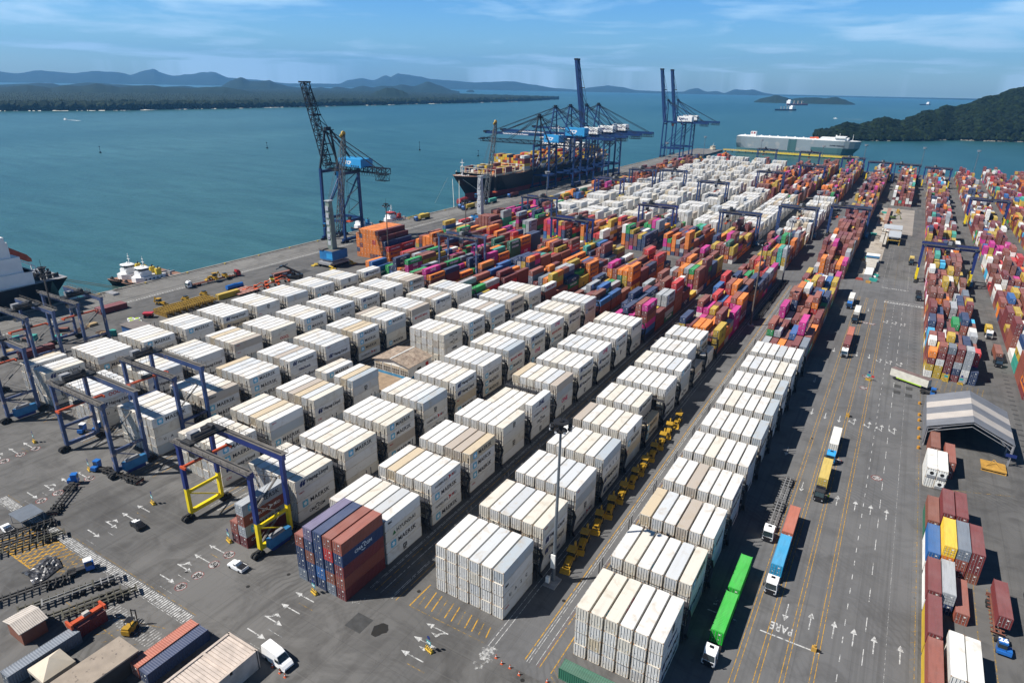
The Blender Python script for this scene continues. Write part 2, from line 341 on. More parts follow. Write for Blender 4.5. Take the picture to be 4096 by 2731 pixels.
for i in range(0, n-1):
    if nz(i, 0, 0.06, 5) > 0.02 or g.random() < 0.12:
        a, b = shore[i][0], shore[i+1][0]; na, nb = a.normalized(), b.normalized()
        mb.poly([(a-na*14)+Vector((0, 0, WZ+0.3)), (b-nb*14)+Vector((0, 0, WZ+0.3)), (b+nb*11)+Vector((0, 0, WZ+2.2)), (a+na*11)+Vector((0, 0, WZ+2.2))])
struct(mb.build('beach', M_SAND))
# tree clumps standing along the far shore (so the tree line is uneven)
g = random.Random(9); cb = MB()
for i in range(2600):
    k = g.random(); px = -650+k*2850; fy = lerp_pts(front, px); dF, p = dist_of(px, fy, WZ); h = Vector((p.x, p.y, 0)).normalized(); q = h*(dF+14+g.random()**2*260)
    cb.blob((q.x, q.y, 7+g.random()*5), 8+g.random()*9, 0, i, 0.9)
struct(cb.build('shore_trees', M_FORN), 'stuff'); 
# wooded hill on the right
sil = sc([(440, 1262), (500, 1235), (600, 1175), (700, 1140), (800, 1162), (900, 1145), (1020, 1105), (1100, 1125), (1180, 1140), (1290, 1080), (1400, 1030), (1480, 1028), (1560, 985), (1650, 1000), (1760, 970), (1830, 935), (1900, 905), (2000, 888), (2130, 830), (2230, 812), (2350, 785), (2600, 730), (3000, 690), (3600, 700)], 3072)
shl = sc([(440, 1268), (500, 1283), (700, 1292), (1000, 1298), (1400, 1298), (1700, 1290), (2000, 1300), (2350, 1308), (3600, 1340)], 3072)
V = []; F = []; n = 260; rows = 40; HT = {}
def hill_pt(px, t):
    dF, p = dist_of(px, lerp_pts(shl, px), WZ); h = Vector((p.x, p.y, 0)).normalized(); u = (px-sil[0][0])/1100
    dR = dF+60+520*min(1, u*1.4)
    d = ray(px, lerp_pts(sil, px)); H = CAM_H+dR*d.z/math.hypot(d.x, d.y)-9
    H = max(H, 2)
    if t <= 0.6: tt = t/0.6; dd = dF+(dR-dF)*tt; z = WZ+(H-WZ)*math.sin(tt*math.pi/2)**0.85
    else: tt = (t-0.6)/0.4; dd = dR+(500*min(1, u+0.1))*tt; z = WZ+(H-WZ)*math.cos(tt*math.pi/2)
    q = h*dd; z += 10*nz(q.x, q.y, 0.008, 2)*min(1, t*4)*(0 if 0.52 < t < 0.68 else 1)*min(1, u*4)
    return Vector((q.x, q.y, z))
for i in range(n+1):
    px = sil[0][0]+(sil[-1][0]-sil[0][0])*i/n
    for j in range(rows): V.append(tuple(hill_pt(px, j/(rows-1))))
for i in range(n):
    for j in range(rows-1): a = i*rows+j; F.append((a, a+rows, a+rows+1, a+1))
me = bpy.data.meshes.new('headland'); me.from_pydata(V, [], F); me.materials.append(M_FORN); me.update(); struct(ob('headland', me))
g = random.Random(5); cb = MB(); cb2 = MB()
for i in range(9500):
    px = sil[0][0]+(g.random()**0.8)*1150; t = g.random()*0.66; p = hill_pt(px, t); r_ = 5+g.random()*7.5; 
    if t < 0.05: r_ *= 0.8
    (cb if g.random() < 0.8 else cb2).blob((p.x, p.y, p.z+r_*0.45), r_, 0, i, 0.85)
struct(cb.build('headland_trees', mat('tree_crowns_dark', (0.007, 0.014, 0.006), 0.9, 0, 0.55, 0.09, 0.1)), 'stuff')
struct(cb2.build('headland_bright_trees', mat('tree_crowns_light', (0.013, 0.023, 0.007), 0.9, 0, 0.45, 0.09, 0.1)), 'stuff')
mb = MB(); g = random.Random(8)
for i in range(260):
    px = sil[0][0]+60+g.random()*900; p = hill_pt(px, 0.0); mb.blob((p.x, p.y-2, WZ+0.6), 1.5+g.random()*2.5, 0, i, 0.6)
struct(mb.build('shore_rocks', mat('shore_rock', (0.24, 0.21, 0.17), 0.9)), 'stuff')
# ---- the air
hz = MB().bx(-19500, 19500, -3000, 19500, -12, 760).build('haze', None) if False else None
hm = bpy.data.materials.new('haze_air'); hm.use_nodes = True; hn = hm.node_tree; hn.nodes.remove(hn.nodes['Principled BSDF'])
pv = hn.nodes.new('ShaderNodeVolumePrincipled'); pv.inputs['Density'].default_value = HAZE = 5.0e-5; pv.inputs['Color'].default_value = (0.18, 0.52, 1.0, 1); pv.inputs['Anisotropy'].default_value = 0.1
hn.links.new(pv.outputs[0], hn.nodes['Material Output'].inputs['Volume'])
hz = MB().bx(-18600, 18600, -3000, 19600, -12, 900).build('haze', hm); struct(hz, 'stuff')
# ------------------------------------------------------------ lettering
def text_mb(txt, h, off=0.0, shear=0.0, sp=1.0, bold=0.012, thick=0.02):
    cu = bpy.data.curves.new('t', 'FONT'); cu.body = txt; cu.size = h*1.4; cu.offset = bold*h; cu.shear = shear; cu.space_character = sp; cu.align_x = 'CENTER'; cu.align_y = 'CENTER'; cu.resolution_u = 2; cu.extrude = thick/2
    o = bpy.data.objects.new('t', cu); me = bpy.data.meshes.new_from_object(o)
    V = [tuple(v.co) for v in me.vertices]; F = [tuple(p.vertices) for p in me.polygons]
    bpy.data.objects.remove(o); bpy.data.curves.remove(cu); bpy.data.meshes.remove(me)
    return V, F
def put(mb, VF, M, m=0):
    b = len(mb.v); mb.v += [tuple(M @ Vector(v)) for v in VF[0]]; mb.f += [tuple(b+i for i in f) for f in VF[1]]; mb.m += [m]*len(VF[1]); return mb
SIDE = Matrix(((0, 0, 1, 0), (1, 0, 0, 0), (0, 1, 0, 0), (0, 0, 0, 1)))     # text x -> +Y, text y -> +Z, facing +X
SIDEL = Matrix(((0, 0, -1, 0), (-1, 0, 0, 0), (0, 1, 0, 0), (0, 0, 0, 1)))  # facing -X
FLAT = Matrix.Identity(4)
def T(x, y, z): return Matrix.Translation((x, y, z))
C_BLACK = (0.012, 0.013, 0.02); C_BLUE = (0.008, 0.02, 0.10); C_RED = (0.45, 0.015, 0.025); C_STAR = (0.09, 0.42, 0.62); C_MAG = (0.55, 0.01, 0.10)
def lm(name, c): return mat('lettering_'+name, c, 0.55, 0, 0.05, 1)
L_BLK = lm('black', C_BLACK); L_BLU = lm('navy', C_BLUE); L_RED = lm('red', C_RED); L_STAR = lm('star_blue', C_STAR); L_WHT = lm('white', (0.8, 0.8, 0.8)); L_GRY = lm('grey', (0.12, 0.12, 0.13)); L_MAG = lm('magenta', C_MAG); L_GRN = lm('green', (0.02, 0.16, 0.05))
LM = [L_BLK, L_BLU, L_RED, L_STAR, L_WHT, L_GRY, L_MAG, L_GRN]; BLK, BLU, RED, STR, WHT, GRY, MAG, GRN = range(8)
def rrect(mb, M, w, h, r, m, z=0.0):
    P = []
    for cx, cy, a0 in ((w/2-r, h/2-r, 0), (-w/2+r, h/2-r, 90), (-w/2+r, -h/2+r, 180), (w/2-r, -h/2+r, 270)):
        for k in range(4): a = R(a0+30*k); P.append(M @ Vector((cx+r*math.cos(a), cy+r*math.sin(a), z)))
    mb.poly(P, m)
def star(mb, M, r, n, m, z=0.01, inn=0.45):
    P = []
    for k in range(2*n):
        a = math.pi*k/n+math.pi/2; rr = r if k % 2 == 0 else r*inn; P.append(M @ Vector((rr*math.cos(a), rr*math.sin(a), z)))
    mb.poly(P, m)
def tri(mb, M, pts, m, z=0.01): mb.poly([M @ Vector((x, y, z)) for x, y in pts], m)
TXT = {}
def logo(code, M, ink=None):      # returns MB with the lettering of one container side; ink overrides the colour
    mb = MB(); I = lambda d: d if ink is None else ink
    def t(s, h, x=0, y=0, m=BLK, **k):
        key = (s, h, tuple(sorted(k.items())))
        if key not in TXT: TXT[key] = text_mb(s, h, **k)
        put(mb, TXT[key], M @ T(x, y, 0), m)
    if code == 'M':
        rrect(mb, M @ T(-3.7, 0, 0), 1.75, 1.75, 0.3, STR, 0.012); star(mb, M @ T(-3.7, 0, 0), 0.75, 7, WHT, 0.025); t('MAERSK', 1.15, 1.0, 0, I(BLK), sp=1.1, bold=0.022)
    elif code == 'H':
        t('Hapag-Lloyd', 1.0, 1.0, 0, I(BLK), bold=0.035)
        for s in (0, 0.85): tri(mb, M, [(-4.6+s, -.75), (-4.1+s, -.75), (-3.75+s, -.15), (-4.0+s, 0), (-3.5+s, .7), (-4.1+s, .7), (-4.65+s, .05)], I(BLU))
    elif code == 'S':
        t('m', 1.35, 0, .35, I(BLK), bold=0.03); t('SC', 0.75, 0, -.65, I(BLK), bold=0.06)
    elif code == 'U':
        for s, x in zip('UASC', (-3.3, -1.1, 1.1, 3.3)): t(s, 0.8, x, 0, I(BLK), bold=0.03)
    elif code == 'C':
        t('CMA CGM', 0.8, 0, 0, I(BLK), bold=0.02)
        for sx in (-1, 1):
            P = [(sx*(0.1+1.1*math.cos(a)), sx*(-0.45+1.35*math.sin(a))) for a in [R(60+8*k) for k in range(8)]]
            for a, b in zip(P, P[1:]): mb.bar(M @ Vector((a[0], a[1]*.9, .01)), M @ Vector((b[0], b[1]*.9, .01)), 0.14, 0.14, I(BLK))
    elif code == 'B':
        t('HAMBURG', 0.75, -2.0, -.1, I(GRY)); t('SÜD', 0.75, 3.2, -.1, I(GRY)); tri(mb, M, [(.7, .8), (2.1, .1), (.9, -.7), (1.15, .1)], I(RED)); tri(mb, M, [(2.1, .1), (3.0, .5), (3.0, -.4)], I(RED))
    elif code == 'O': t('ONE', 1.5, 0, 0, I(MAG), bold=0.03)
    elif code == 'Y': t('YANG MING', 0.95, .6, 0, I(RED), bold=0.03); rrect(mb, M @ T(-3.6, 0, 0), .9, 1.0, .1, I(RED), .012)
    elif code == 'L': t('OOCL', 1.1, 0, 0, I(RED), bold=0.04)
    elif code == 'D': t('www.', .5, -2.6, -.2, I(BLU)); t('DAL', 1.3, 0, 0, I(BLU), shear=0.3, bold=0.07)
    elif code == 'N': t('NileDutch', .9, .2, 0, I(BLU), bold=0.04, shear=0.15)
    elif code == 'X': t('HYUNDAI', 1.0, .8, 0, I(BLK), bold=0.02, sp=1.1); tri(mb, M, [(-3.9, -.6), (-2.7, -.6), (-3.3, .5)], I(GRN))
    elif code == 'P': t('COSCO', .45, 0, 0, I(BLK)); 
    elif code == 'W': t('HMM', 1.0, .5, 0, I(BLK), bold=0.03, sp=0.95)
    elif code == 'E': t('EVERGREEN', 1.05, 0, 0, I(WHT), bold=0.04)
    elif code == 'K': t('K LINE', 1.0, 0, 0, I(WHT), bold=0.04)
    elif code == 'I': t('CAI', .7, -4.2, .2, I(RED), shear=.2)
    elif code == 'G': t('GESeaco', .7, -3.7, .4, I(BLK), bold=.04)
    elif code == 's': t('seaco', .5, -4.4, .6, I(RED))
    elif code == 't': t('tex', .7, -4.5, .4, I(BLK), bold=.05)
    if code in 'PC' : pass
    return mb
LH, WD, HC_, SH = 12.19, 2.438, 2.896, 2.591
# ------------------------------------------------------------ container paint
def paint(name, attr=False, reefer=False):
    m, N, L, b = nodes_mat(name); tc = N.new('ShaderNodeTexCoord'); P = tc.outputs['Object']
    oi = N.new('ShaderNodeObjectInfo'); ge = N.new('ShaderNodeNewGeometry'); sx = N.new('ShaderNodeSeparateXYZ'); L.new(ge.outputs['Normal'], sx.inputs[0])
    if attr:
        a = N.new('ShaderNodeVertexColor'); a.layer_name = 'Col'; base = a.outputs['Color']; vec = P
    else:
        base = oi.outputs['Color']; ad = N.new('ShaderNodeVectorMath'); ad.operation = 'ADD'; cx = N.new('ShaderNodeCombineXYZ')
        mu = N.new('ShaderNodeMath'); mu.operation = 'MULTIPLY'; mu.inputs[1].default_value = 200; L.new(oi.outputs['Random'], mu.inputs[0]); L.new(mu.outputs[0], cx.inputs[0]); L.new(mu.outputs[0], cx.inputs[2]); L.new(P, ad.inputs[0]); L.new(cx.outputs[0], ad.inputs[1]); vec = ad.outputs[0]
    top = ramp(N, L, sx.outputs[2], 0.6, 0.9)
    # coloured boxes mixed paler where faces point up; long stains on all
    if reefer:
        st = ramp(N, L, noise(N, L, vec, 0.32, 7, 0.62, 0.6), 0.52, 0.76, (0, 0, 0), (.7,)*3)
        c = mixc(N, L, st, base, (0.40, 0.32, 0.22))
        c = mixc(N, L, ramp(N, L, noise(N, L, vec, 0.9, 5, 0.7), 0.66, 0.74, (0, 0, 0), (.7,)*3), c, (0.24, 0.17, 0.11))
        c = mixc(N, L, ramp(N, L, noise(N, L, mapping(N, L, vec, (1.2, 0.12, 1.2)), 1.0, 3), 0.5, 0.8, (0, 0, 0), (.35,)*3), c, (0.42, 0.40, 0.36))
    else:
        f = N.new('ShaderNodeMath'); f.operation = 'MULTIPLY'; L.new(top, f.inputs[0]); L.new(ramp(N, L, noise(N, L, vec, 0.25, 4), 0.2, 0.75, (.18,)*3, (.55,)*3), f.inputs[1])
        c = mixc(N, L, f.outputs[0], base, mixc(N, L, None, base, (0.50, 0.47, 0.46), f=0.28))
        c = mixc(N, L, ramp(N, L, noise(N, L, vec, 0.8, 7, 0.7), 0.64, 0.74, (0, 0, 0), (.6,)*3), c, (0.10, 0.055, 0.035))
        c = mixc(N, L, ramp(N, L, noise(N, L, mapping(N, L, vec, (2.5, 0.25, 0.6)), 1.0, 3), 0.45, 0.8, (0, 0, 0), (.3,)*3), c, (0.05, 0.04, 0.035))
    L.new(c, b.inputs['Base Color']); b.inputs['Roughness'].default_value = 0.55 if not reefer else 0.5; b.inputs['Specular IOR Level'].default_value = 0.3; return m
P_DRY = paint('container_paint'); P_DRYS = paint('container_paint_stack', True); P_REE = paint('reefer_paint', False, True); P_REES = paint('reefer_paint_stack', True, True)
P_RUST = mat('rusty_edge', (0.36, 0.22, 0.13), 0.8, 0, 0.5, 1.5); P_FRAME = mat('dirty_white_frame', (0.58, 0.53, 0.45), 0.7, 0, 0.35, 1.0)
P_BAR = mat('door_bar_grey', (0.10, 0.105, 0.11), 0.5, 0.2, 0.2); P_BARL = mat('door_bar_zinc', (0.42, 0.42, 0.42), 0.5, 0.3, 0.2); P_DARK = mat('dark_gap', (0.03, 0.03, 0.03), 0.9, 0, 0.2)
P_MARK = mat('door_plate', (0.7, 0.7, 0.66), 0.6); P_YEL = mat('door_sticker_yellow', (0.62, 0.42, 0.06), 0.6)
# body: local x across (0..WD), y along (0..L), z up. open at nothing; corners as posts
def body(Ln, H, ribs, reefer):
    mb = MB(); e = 0.06; W = WD
    if reefer:
        mb.bx(0.03, W-.03, 0.09, Ln-.05, 0.12, H-.02, 0)
        # rounded roof edge look: rails
        for x in (0, W-.09): mb.bx(x, x+.09, .12, Ln-.12, 0, .16, 1)
        for x in (0, W-.13): 
            for y in (0, Ln-.15): mb.bx(x, x+.13, y, y+.15, .17, H-.17, 1)
        for x in (0, W-.18):
            for y in (0, Ln-.18):
                for z in (0, H-.12): mb.bx(x-.004, x+.184, y-.004, y+.184, z, z+.124, 2)
        mb.bx(.13, W-.13, 0, .1, H-.16, H-.01, 1); mb.bx(.13, W-.13, 0, .1, 0, .14, 1)
    else:
        for x in (0, W-.12):
            for y in (0, Ln-.14): mb.bx(x, x+.12, y, y+.14, 0, H, 0)
        for x in (0.0, W-.07): mb.bx(x, x+.07, .14, Ln-.14, H-.1, H, 0); mb.bx(x, x+.07, .14, Ln-.14, 0, .16, 0)
        if ribs:     # corrugated sides and roof
            n = int((Ln-.28)/0.42); d = (Ln-.28)/n; y = .14
            for sx, s in ((W-.012, -1), (.012, 1)):
                for i in range(n):
                    y0 = y+i*d; q = [(sx, y0), (sx, y0+d*.3), (sx+s*.05, y0+d*.5), (sx+s*.05, y0+d*.8), (sx, y0+d)]
                    for a, b_ in zip(q, q[1:]): mb.poly([(a[0], a[1], .12), (b_[0], b_[1], .12), (b_[0], b_[1], H-.09), (a[0], a[1], H-.09)], 0)
            for i in range(n):
                y0 = y+i*d; q = [(H-.015, y0), (H-.015, y0+d*.3), (H-.045, y0+d*.5), (H-.045, y0+d*.8), (H-.015, y0+d)]
                for a, b_ in zip(q, q[1:]): mb.poly([(.06, a[1], a[0]), (W-.06, a[1], a[0]), (W-.06, b_[1], b_[0]), (.06, b_[1], b_[0])], 0)
            mb.bx(.1, W-.1, .1, Ln-.08, .05, H-.1, 0)
        else: mb.bx(.02, W-.02, .1, Ln-.05, .02, H-.012, 0)
        mb.bx(.12, W-.12, 0, .08, H-.12, H-.005, 0); mb.bx(.12, W-.12, 0, .08, 0, .12, 0)
    return mb
def door(H, reefer, leaf, seed=0):      # one door leaf on the -Y end
    mb = MB(); g = random.Random(seed); hw = (WD-.26)/2; x0 = .13+leaf*hw+(.02 if leaf else 0); x1 = x0+hw-.02
    mb.bx(x0, x1, .02, .085, .15, H-.17, 0)
    for k in (0.22, 0.74): mb.bx(x0+hw*k-(.04 if reefer else .025), x0+hw*k+(.04 if reefer else .025), -.03, .02, .1, H-.12, 1)
    if reefer:
        mb.bx(x1-.03, x1+.01 if not leaf else x1, .0, .02, .15, H-.17, 2)
        for k in (.3, .6, .8): mb.bx(x0+hw*.48, x0+hw*.48+.03, .005, .02, .2, H-.2, 2) if k == .6 else None
        if leaf: mb.bx(x0+.28, x0+.5, .0, .02, .75, 1.0, 3 if g.random() < .6 else 4); mb.bx(x0+.7, x0+.8, .0, .02, .5, .7, 4)
        else: mb.bx(x0+.3, x0+.42, 0, .02, .9, 1.1, 1)
    else:
        for z in (.7, 1.3, 1.9): mb.bx(x0+.03, x1-.03, .0, .02, z, z+.05, 2)
        if leaf: mb.bx(x0+.3, x0+.62, -.005, .01, H-.75, H-.45, 3)
        mb.bx(x0+.3, x0+.5, -.005, .01, 1.0, 1.12, 3)
    return mb
MB_B = {}
def bodymesh(kind):      # kind: (length, height, ribs, reefer)
    if kind not in MB_B:
        Ln, H, ribs, re = kind; mb = body(*kind)
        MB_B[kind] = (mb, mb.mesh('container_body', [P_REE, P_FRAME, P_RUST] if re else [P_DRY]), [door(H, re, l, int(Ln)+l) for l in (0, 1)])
        d = [x.mesh('door', [P_REE, P_BAR, P_FRAME, P_MARK, P_YEL] if re else [P_DRY, P_BARL, P_DARK, P_MARK]) for x in MB_B[kind][2]]
        MB_B[kind] += (d,)
    return MB_B[kind]
LOGO = {}
def logomesh(code, side, ink, W=WD):
    k = (code, side, ink)
    if k not in LOGO:
        mb = logo(code, T(WD+.012, LH/2, 1.5) @ SIDE if side > 0 else T(-.012, LH/2, 1.5) @ SIDEL, ink)
        LOGO[k] = (mb, mb.mesh('lettering', LM) if mb.f else None)
    return LOGO[k]
# ------------------------------------------------------------ the stacks
# each box: dict(x, y, z, L, H, col, re(efer), code, side, ink, key)
BOX = []
PITCH = 2.82
RIGHT = {'A': -19.7, 'B': -52.0, 'C': -82.2, 'D': -110.2, 'E': -138.7, 'F': -167.4, 'G': -196.0, 'H': -224.4, 'I': -252.6}
ROWN = {'A': 'the row beside the main road', 'B': 'the row left of the yellow backhoes', 'C': 'the row behind the blue and brown stack', 'D': 'the row ahead of the yellow legged crane', 'E': 'the row holding the small tin roofed building', 'F': 'the row under the crane numbered 20', 'G': 'the third row from the quay', 'H': 'the white row nearest the quay', 'I': 'the coloured row nearest the quay',
        'R': 'the row right of the main road', 'S': 'the second row right of the road', 'T': 'the farthest right row', 'Q': 'the far row closing the main road', 'V': 'the right edge row', 'O': 'the tall orange quay stack'}
ORD = ['front', 'second', 'third', 'fourth', 'fifth', 'sixth', 'seventh', 'eighth', 'ninth', 'tenth', 'eleventh', 'twelfth', 'thirteenth', 'fourteenth', 'fifteenth', 'sixteenth']
def white():
    k = rnd.random(); 
    if k < .66: v = .64+.05*rnd.random(); return (v, v*.985, v*.95)
    if k < .84: return (.64, .60, .52)
    if k < .93: v = .48+.1*rnd.random(); return (v, v*1.03, v*1.05)
    if k < .96: return (.44, .38, .32)
    return (.56, .46, .32)
V0, BP = 86.7, 16.32
SIDES = {
 'A': {0: 'SNHH', 1: 'MKHK', 2: 'KMKK', 3: 'HHKM', 4: 'MKKM', 5: 'KHKK', 6: 'KKMK', 7: 'KMKK', 8: 'MKKK', 9: 'KKKK'},
 'B': {0: 'KtUs', 1: 'sHHN', 2: 'sKSB', 3: 'KUHH', 4: 'SMsK', 5: '--MM', 6: 'UKHH', 7: 'MKKC', 8: '--KB', 9: '--KS'},
 'C': {0: 'tXMS', 1: 'BMBM', 2: 'MMMs', 3: 'SKSK', 4: 'DBCS', 5: 'KKOS', 6: 'HHHS', 7: 'OHHK', 8: 'BMSK', 9: 'HKKC'},
 'D': {0: 'HsMC', 1: 'MKKK', 2: 'MMsM', 3: 'KSBC', 4: 'HHsM', 5: 'KMMM', 6: 'KYMB', 7: 'HMOM', 8: 'OYMK', 9: 'HHKH', 10: 'KMKK'},
 'E': {0: 'MMHI', 1: 'sKMM', 2: 'KHIK', 3: 'KSKK', 6: 'CCWK', 7: 'MMMC', 8: 'KMMC', 9: 'HHHK', 10: 'KCMK'},
 'F': {0: 'MKUK', 1: 'GMMK', 2: 'MMMK', 3: 'HNHK', 4: 'sHCK', 5: 'MMMB', 6: 'MKKM', 7: 'KYSK', 8: 'HPsK', 9: 'KUKK'},
 'G': {0: 'LHUK', 1: 'KHHK', 2: 'KHHK', 3: 'ssKK', 4: 'PLKK', 5: 'MMKK', 6: 'MCKK', 7: 'HMKK', 8: 'SSKK', 9: 'MMKK'},
 'H': {0: 'HKKB', 1: 'sMMK', 2: 'MHOK', 3: 'MKKK', 4: 'HHKK', 5: 'SsKK', 6: 'KKKK', 7: 'UMKK', 8: 'SHKK', 9: 'HCKK'}}
def box(s, k, c, t, x, y, z, L=LH, H=HC_, col=None, re=True, code=None, side=1, ink=None, front=None):
    BOX.append(dict(s=s, k=k, c=c, t=t, x=x, y=y, z=z, L=L, H=H, col=col or white(), re=re, code=code, side=side, ink=ink))
for s, D_ in SIDES.items():
    x0 = RIGHT[s]-6*PITCH+(PITCH-WD)
    for k, cs in D_.items():
        y = V0+BP*k
        for c in range(6):
            ht = 4
            if s == 'C' and k == 4 and c < 5: ht = 3
            if s == 'C' and k == 4 and c == 4: ht = 2
            if s == 'E' and k == 3 and c == 2: ht = 1
            if s == 'H' and k == 9 and c < 4: ht = 1
            if s == 'H' and k == 0 and c in (0, 1, 2): ht = 4 if c < 2 else 3
            if s == 'B' and k in (5, 8, 9) and c == 5: ht = 2
            for t in range(ht):
                code = cs[3-t] if c == 5 else ('H' if (s == 'B' and k == 5 and t == 3) or (s == 'H' and k == 0) else ('S' if s == 'C' and k == 4 and c == 3 else ('M' if rnd.random() < .4 else 'K')))
                if c < 5 and s in ('A',) and k == 0 and c == 2 and t == 3: code = 'O'
                if c == 5 and s == 'H' and k == 0 and t == 3: code = 'H'
                cc = None if code in 'K-' else code
                col = white()
                if c == 5 and code == 'K' and rnd.random() < .4: col = (.40, .44, .47)
                box(s, k, c, t, x0+c*PITCH, y+rnd.uniform(-.12, .12), t*HC_+0.05, col=col, code=cc)
# ---- coloured boxes
PAL = {'brick': ((.26, .075, .05), 'brick red'), 'maroon': ((.17, .035, .035), 'maroon'), 'brown': ((.20, .07, .045), 'brown'), 'navy': ((.02, .042, .11), 'navy blue'), 'blue': ((.02, .11, .32), 'mid blue'), 'sky': ((.05, .42, .70), 'light blue'),
       'orange': ((.72, .20, .02), 'orange'), 'ochre': ((.50, .34, .035), 'ochre yellow'), 'magenta': ((.50, .02, .22), 'magenta'), 'green': ((.01, .27, .07), 'green'), 'dgreen': ((.03, .13, .08), 'dark green'),
       'grey': ((.36, .38, .40), 'light grey'), 'slate': ((.16, .19, .23), 'slate grey'), 'white': ((.74, .73, .69), 'white'), 'teal': ((.05, .36, .28), 'teal'), 'red': ((.50, .03, .03), 'bright red'), 'yellow': ((.78, .50, .04), 'yellow')}
CODE = {'magenta': ('O', WHT, .8), 'orange': ('H', BLU, .8), 'ochre': ('S', BLK, .7), 'green': ('E', WHT, .8), 'dgreen': ('E', WHT, .5), 'navy': ('C', WHT, .6), 'grey': ('M', BLK, .6), 'red': ('B', WHT, .5), 'white': ('Y', RED, .3), 'maroon': ('K', WHT, .08), 'slate': ('M', BLK, .2), 'teal': ('C', WHT, .1), 'yellow': ('S', BLK, .5)}
W1 = dict(brick=20, maroon=20, brown=9, navy=13, blue=4, orange=14, ochre=11, magenta=6, green=6, dgreen=1, grey=8, slate=2, white=3, teal=1, red=4)
W2 = dict(brick=22, maroon=30, brown=16, ochre=13, white=12, grey=6, navy=6, blue=2, orange=3, sky=1, teal=2, red=3, magenta=2, slate=4, green=1)
W3 = dict(brick=26, maroon=32, brown=16, ochre=11, orange=10, grey=6, navy=5, magenta=4, white=3, green=2, slate=3)
W4 = dict(orange=50, maroon=14, brick=10, navy=5, green=5, red=5, brown=8)
def pick(W):
    r_ = rnd.random()*sum(W.values())
    for k, v in W.items():
        r_ -= v
        if r_ <= 0: return k
    return 'brick'
def dry(s, k, c, t, x, y, z, name, L=LH, H=SH, side=1, code=True, half=0):
    col, nm = PAL[name]; v = rnd.uniform(.85, 1.15); cd = CODE.get(name); re = name == 'white' and rnd.random() < .6
    co = None; ink = None
    if cd and code and L > 10 and rnd.random() < cd[2]: co, ink = cd[0], cd[1]
    if name == 'maroon' and co: co = None
    BOX.append(dict(s=s, k=k, c=c, t=t, x=x, y=y, z=z, L=L, H=H, col=tuple(min(1, q*v) for q in col), re=False, code=co, side=side, ink=ink, nm=nm, half=half))
def bay(s, k, x0, y, W, hs, ncol=6, p20=0.25, side=1, pitch=PITCH, L=LH, forced=None, same=.35):
    base = hs; dom = pick(W)
    for c in range(ncol):
        h = max(0, min(6, int(round(base+rnd.gauss(0, 0.9))))) if not isinstance(hs, (list, tuple)) else hs[c]
        last = pick(W)
        twenty = rnd.random() < p20 if L > 10 else True
        for t in range(h):
            if rnd.random() > same: last = dom if rnd.random() < .3 else pick(W)
            nm = forced[c][t] if forced and c < len(forced) and t < len(forced[c]) and forced[c][t] else last
            H = SH
            if twenty:
                dry(s, k, c, t, x0+c*pitch, y+rnd.uniform(-.05, .05), t*H, nm, 6.06, H, side, half=0)
                if L > 10:
                    nm2 = nm if rnd.random() < .5 else pick(W); dry(s, k, c, t, x0+c*pitch, y+6.2, t*H, nm2, 6.06, H, side, half=1)
            else: dry(s, k, c, t, x0+c*pitch, y+rnd.uniform(-.1, .1), t*H, nm, LH, H, side)
# blue and brown stack in front of strip C
x0 = RIGHT['C']-6*PITCH+(PITCH-WD); FC = [None, ['slate', 'navy', 'navy', 'brick'], ['navy', 'navy', 'brown', 'navy', 'slate'], ['navy', 'blue', 'navy', 'navy', 'navy'], ['slate', 'brown', 'navy', 'red', 'brick'], ['maroon', 'brick', 'maroon', 'navy', 'brick']]
PAL['violet'] = ((.16, .14, .24), 'faded violet blue')
FC[2][4] = 'violet'
for c in range(1, 6):
    for t, nm in enumerate(FC[c]): 
        dry('C', -1, c, t, x0+c*PITCH, 73.8, t*HC_, nm, LH, HC_, code=False)
        if c == 5 and t == 3: BOX[-1]['code'] = 'C'; BOX[-1]['ink'] = WHT
# small stack under the yellow legged crane
x0 = RIGHT['D']-6*PITCH+(PITCH-WD)
for c, col in ((3, ['maroon', 'brick']), (4, ['maroon', 'grey', 'brick', 'grey'])):
    for t, nm in enumerate(col):
        dry('D', -1, c, t, x0+c*PITCH, 74.0, t*HC_, nm, LH, HC_, code=False)
        if c == 4: BOX[-1]['code'], BOX[-1]['ink'] = [('I', WHT), ('M', BLK), ('B', WHT), ('M', BLK)][t]
def run(s, y0, n, W, hs, bp=13.0, **kw):
    x0 = RIGHT[s]-6*PITCH+(PITCH-WD) if s in RIGHT else kw.pop('x0')
    for k in range(n): bay(s, kw.get('kb', 10)+k, x0, y0+k*bp, W, hs[k % len(hs)] if isinstance(hs, list) else hs, **{a: b for a, b in kw.items() if a != 'kb'})
def rrun(s, y0, n, hs, kb=30, bp=15.5):      # distant white boxes
    x0 = RIGHT[s]-6*PITCH+(PITCH-WD)
    for k in range(n):
        h0 = hs[k % len(hs)] if isinstance(hs, list) else hs
        for c in range(6):
            h = max(1, min(5, h0+rnd.choice([0, 0, 0, 0, -1, 0])));
            for t in range(h): box(s, kb+k, c, t, x0+c*PITCH, y0+k*bp, t*HC_, code=(rnd.choice('MHSMHO') if rnd.random() < .35 and c == 5 else None))
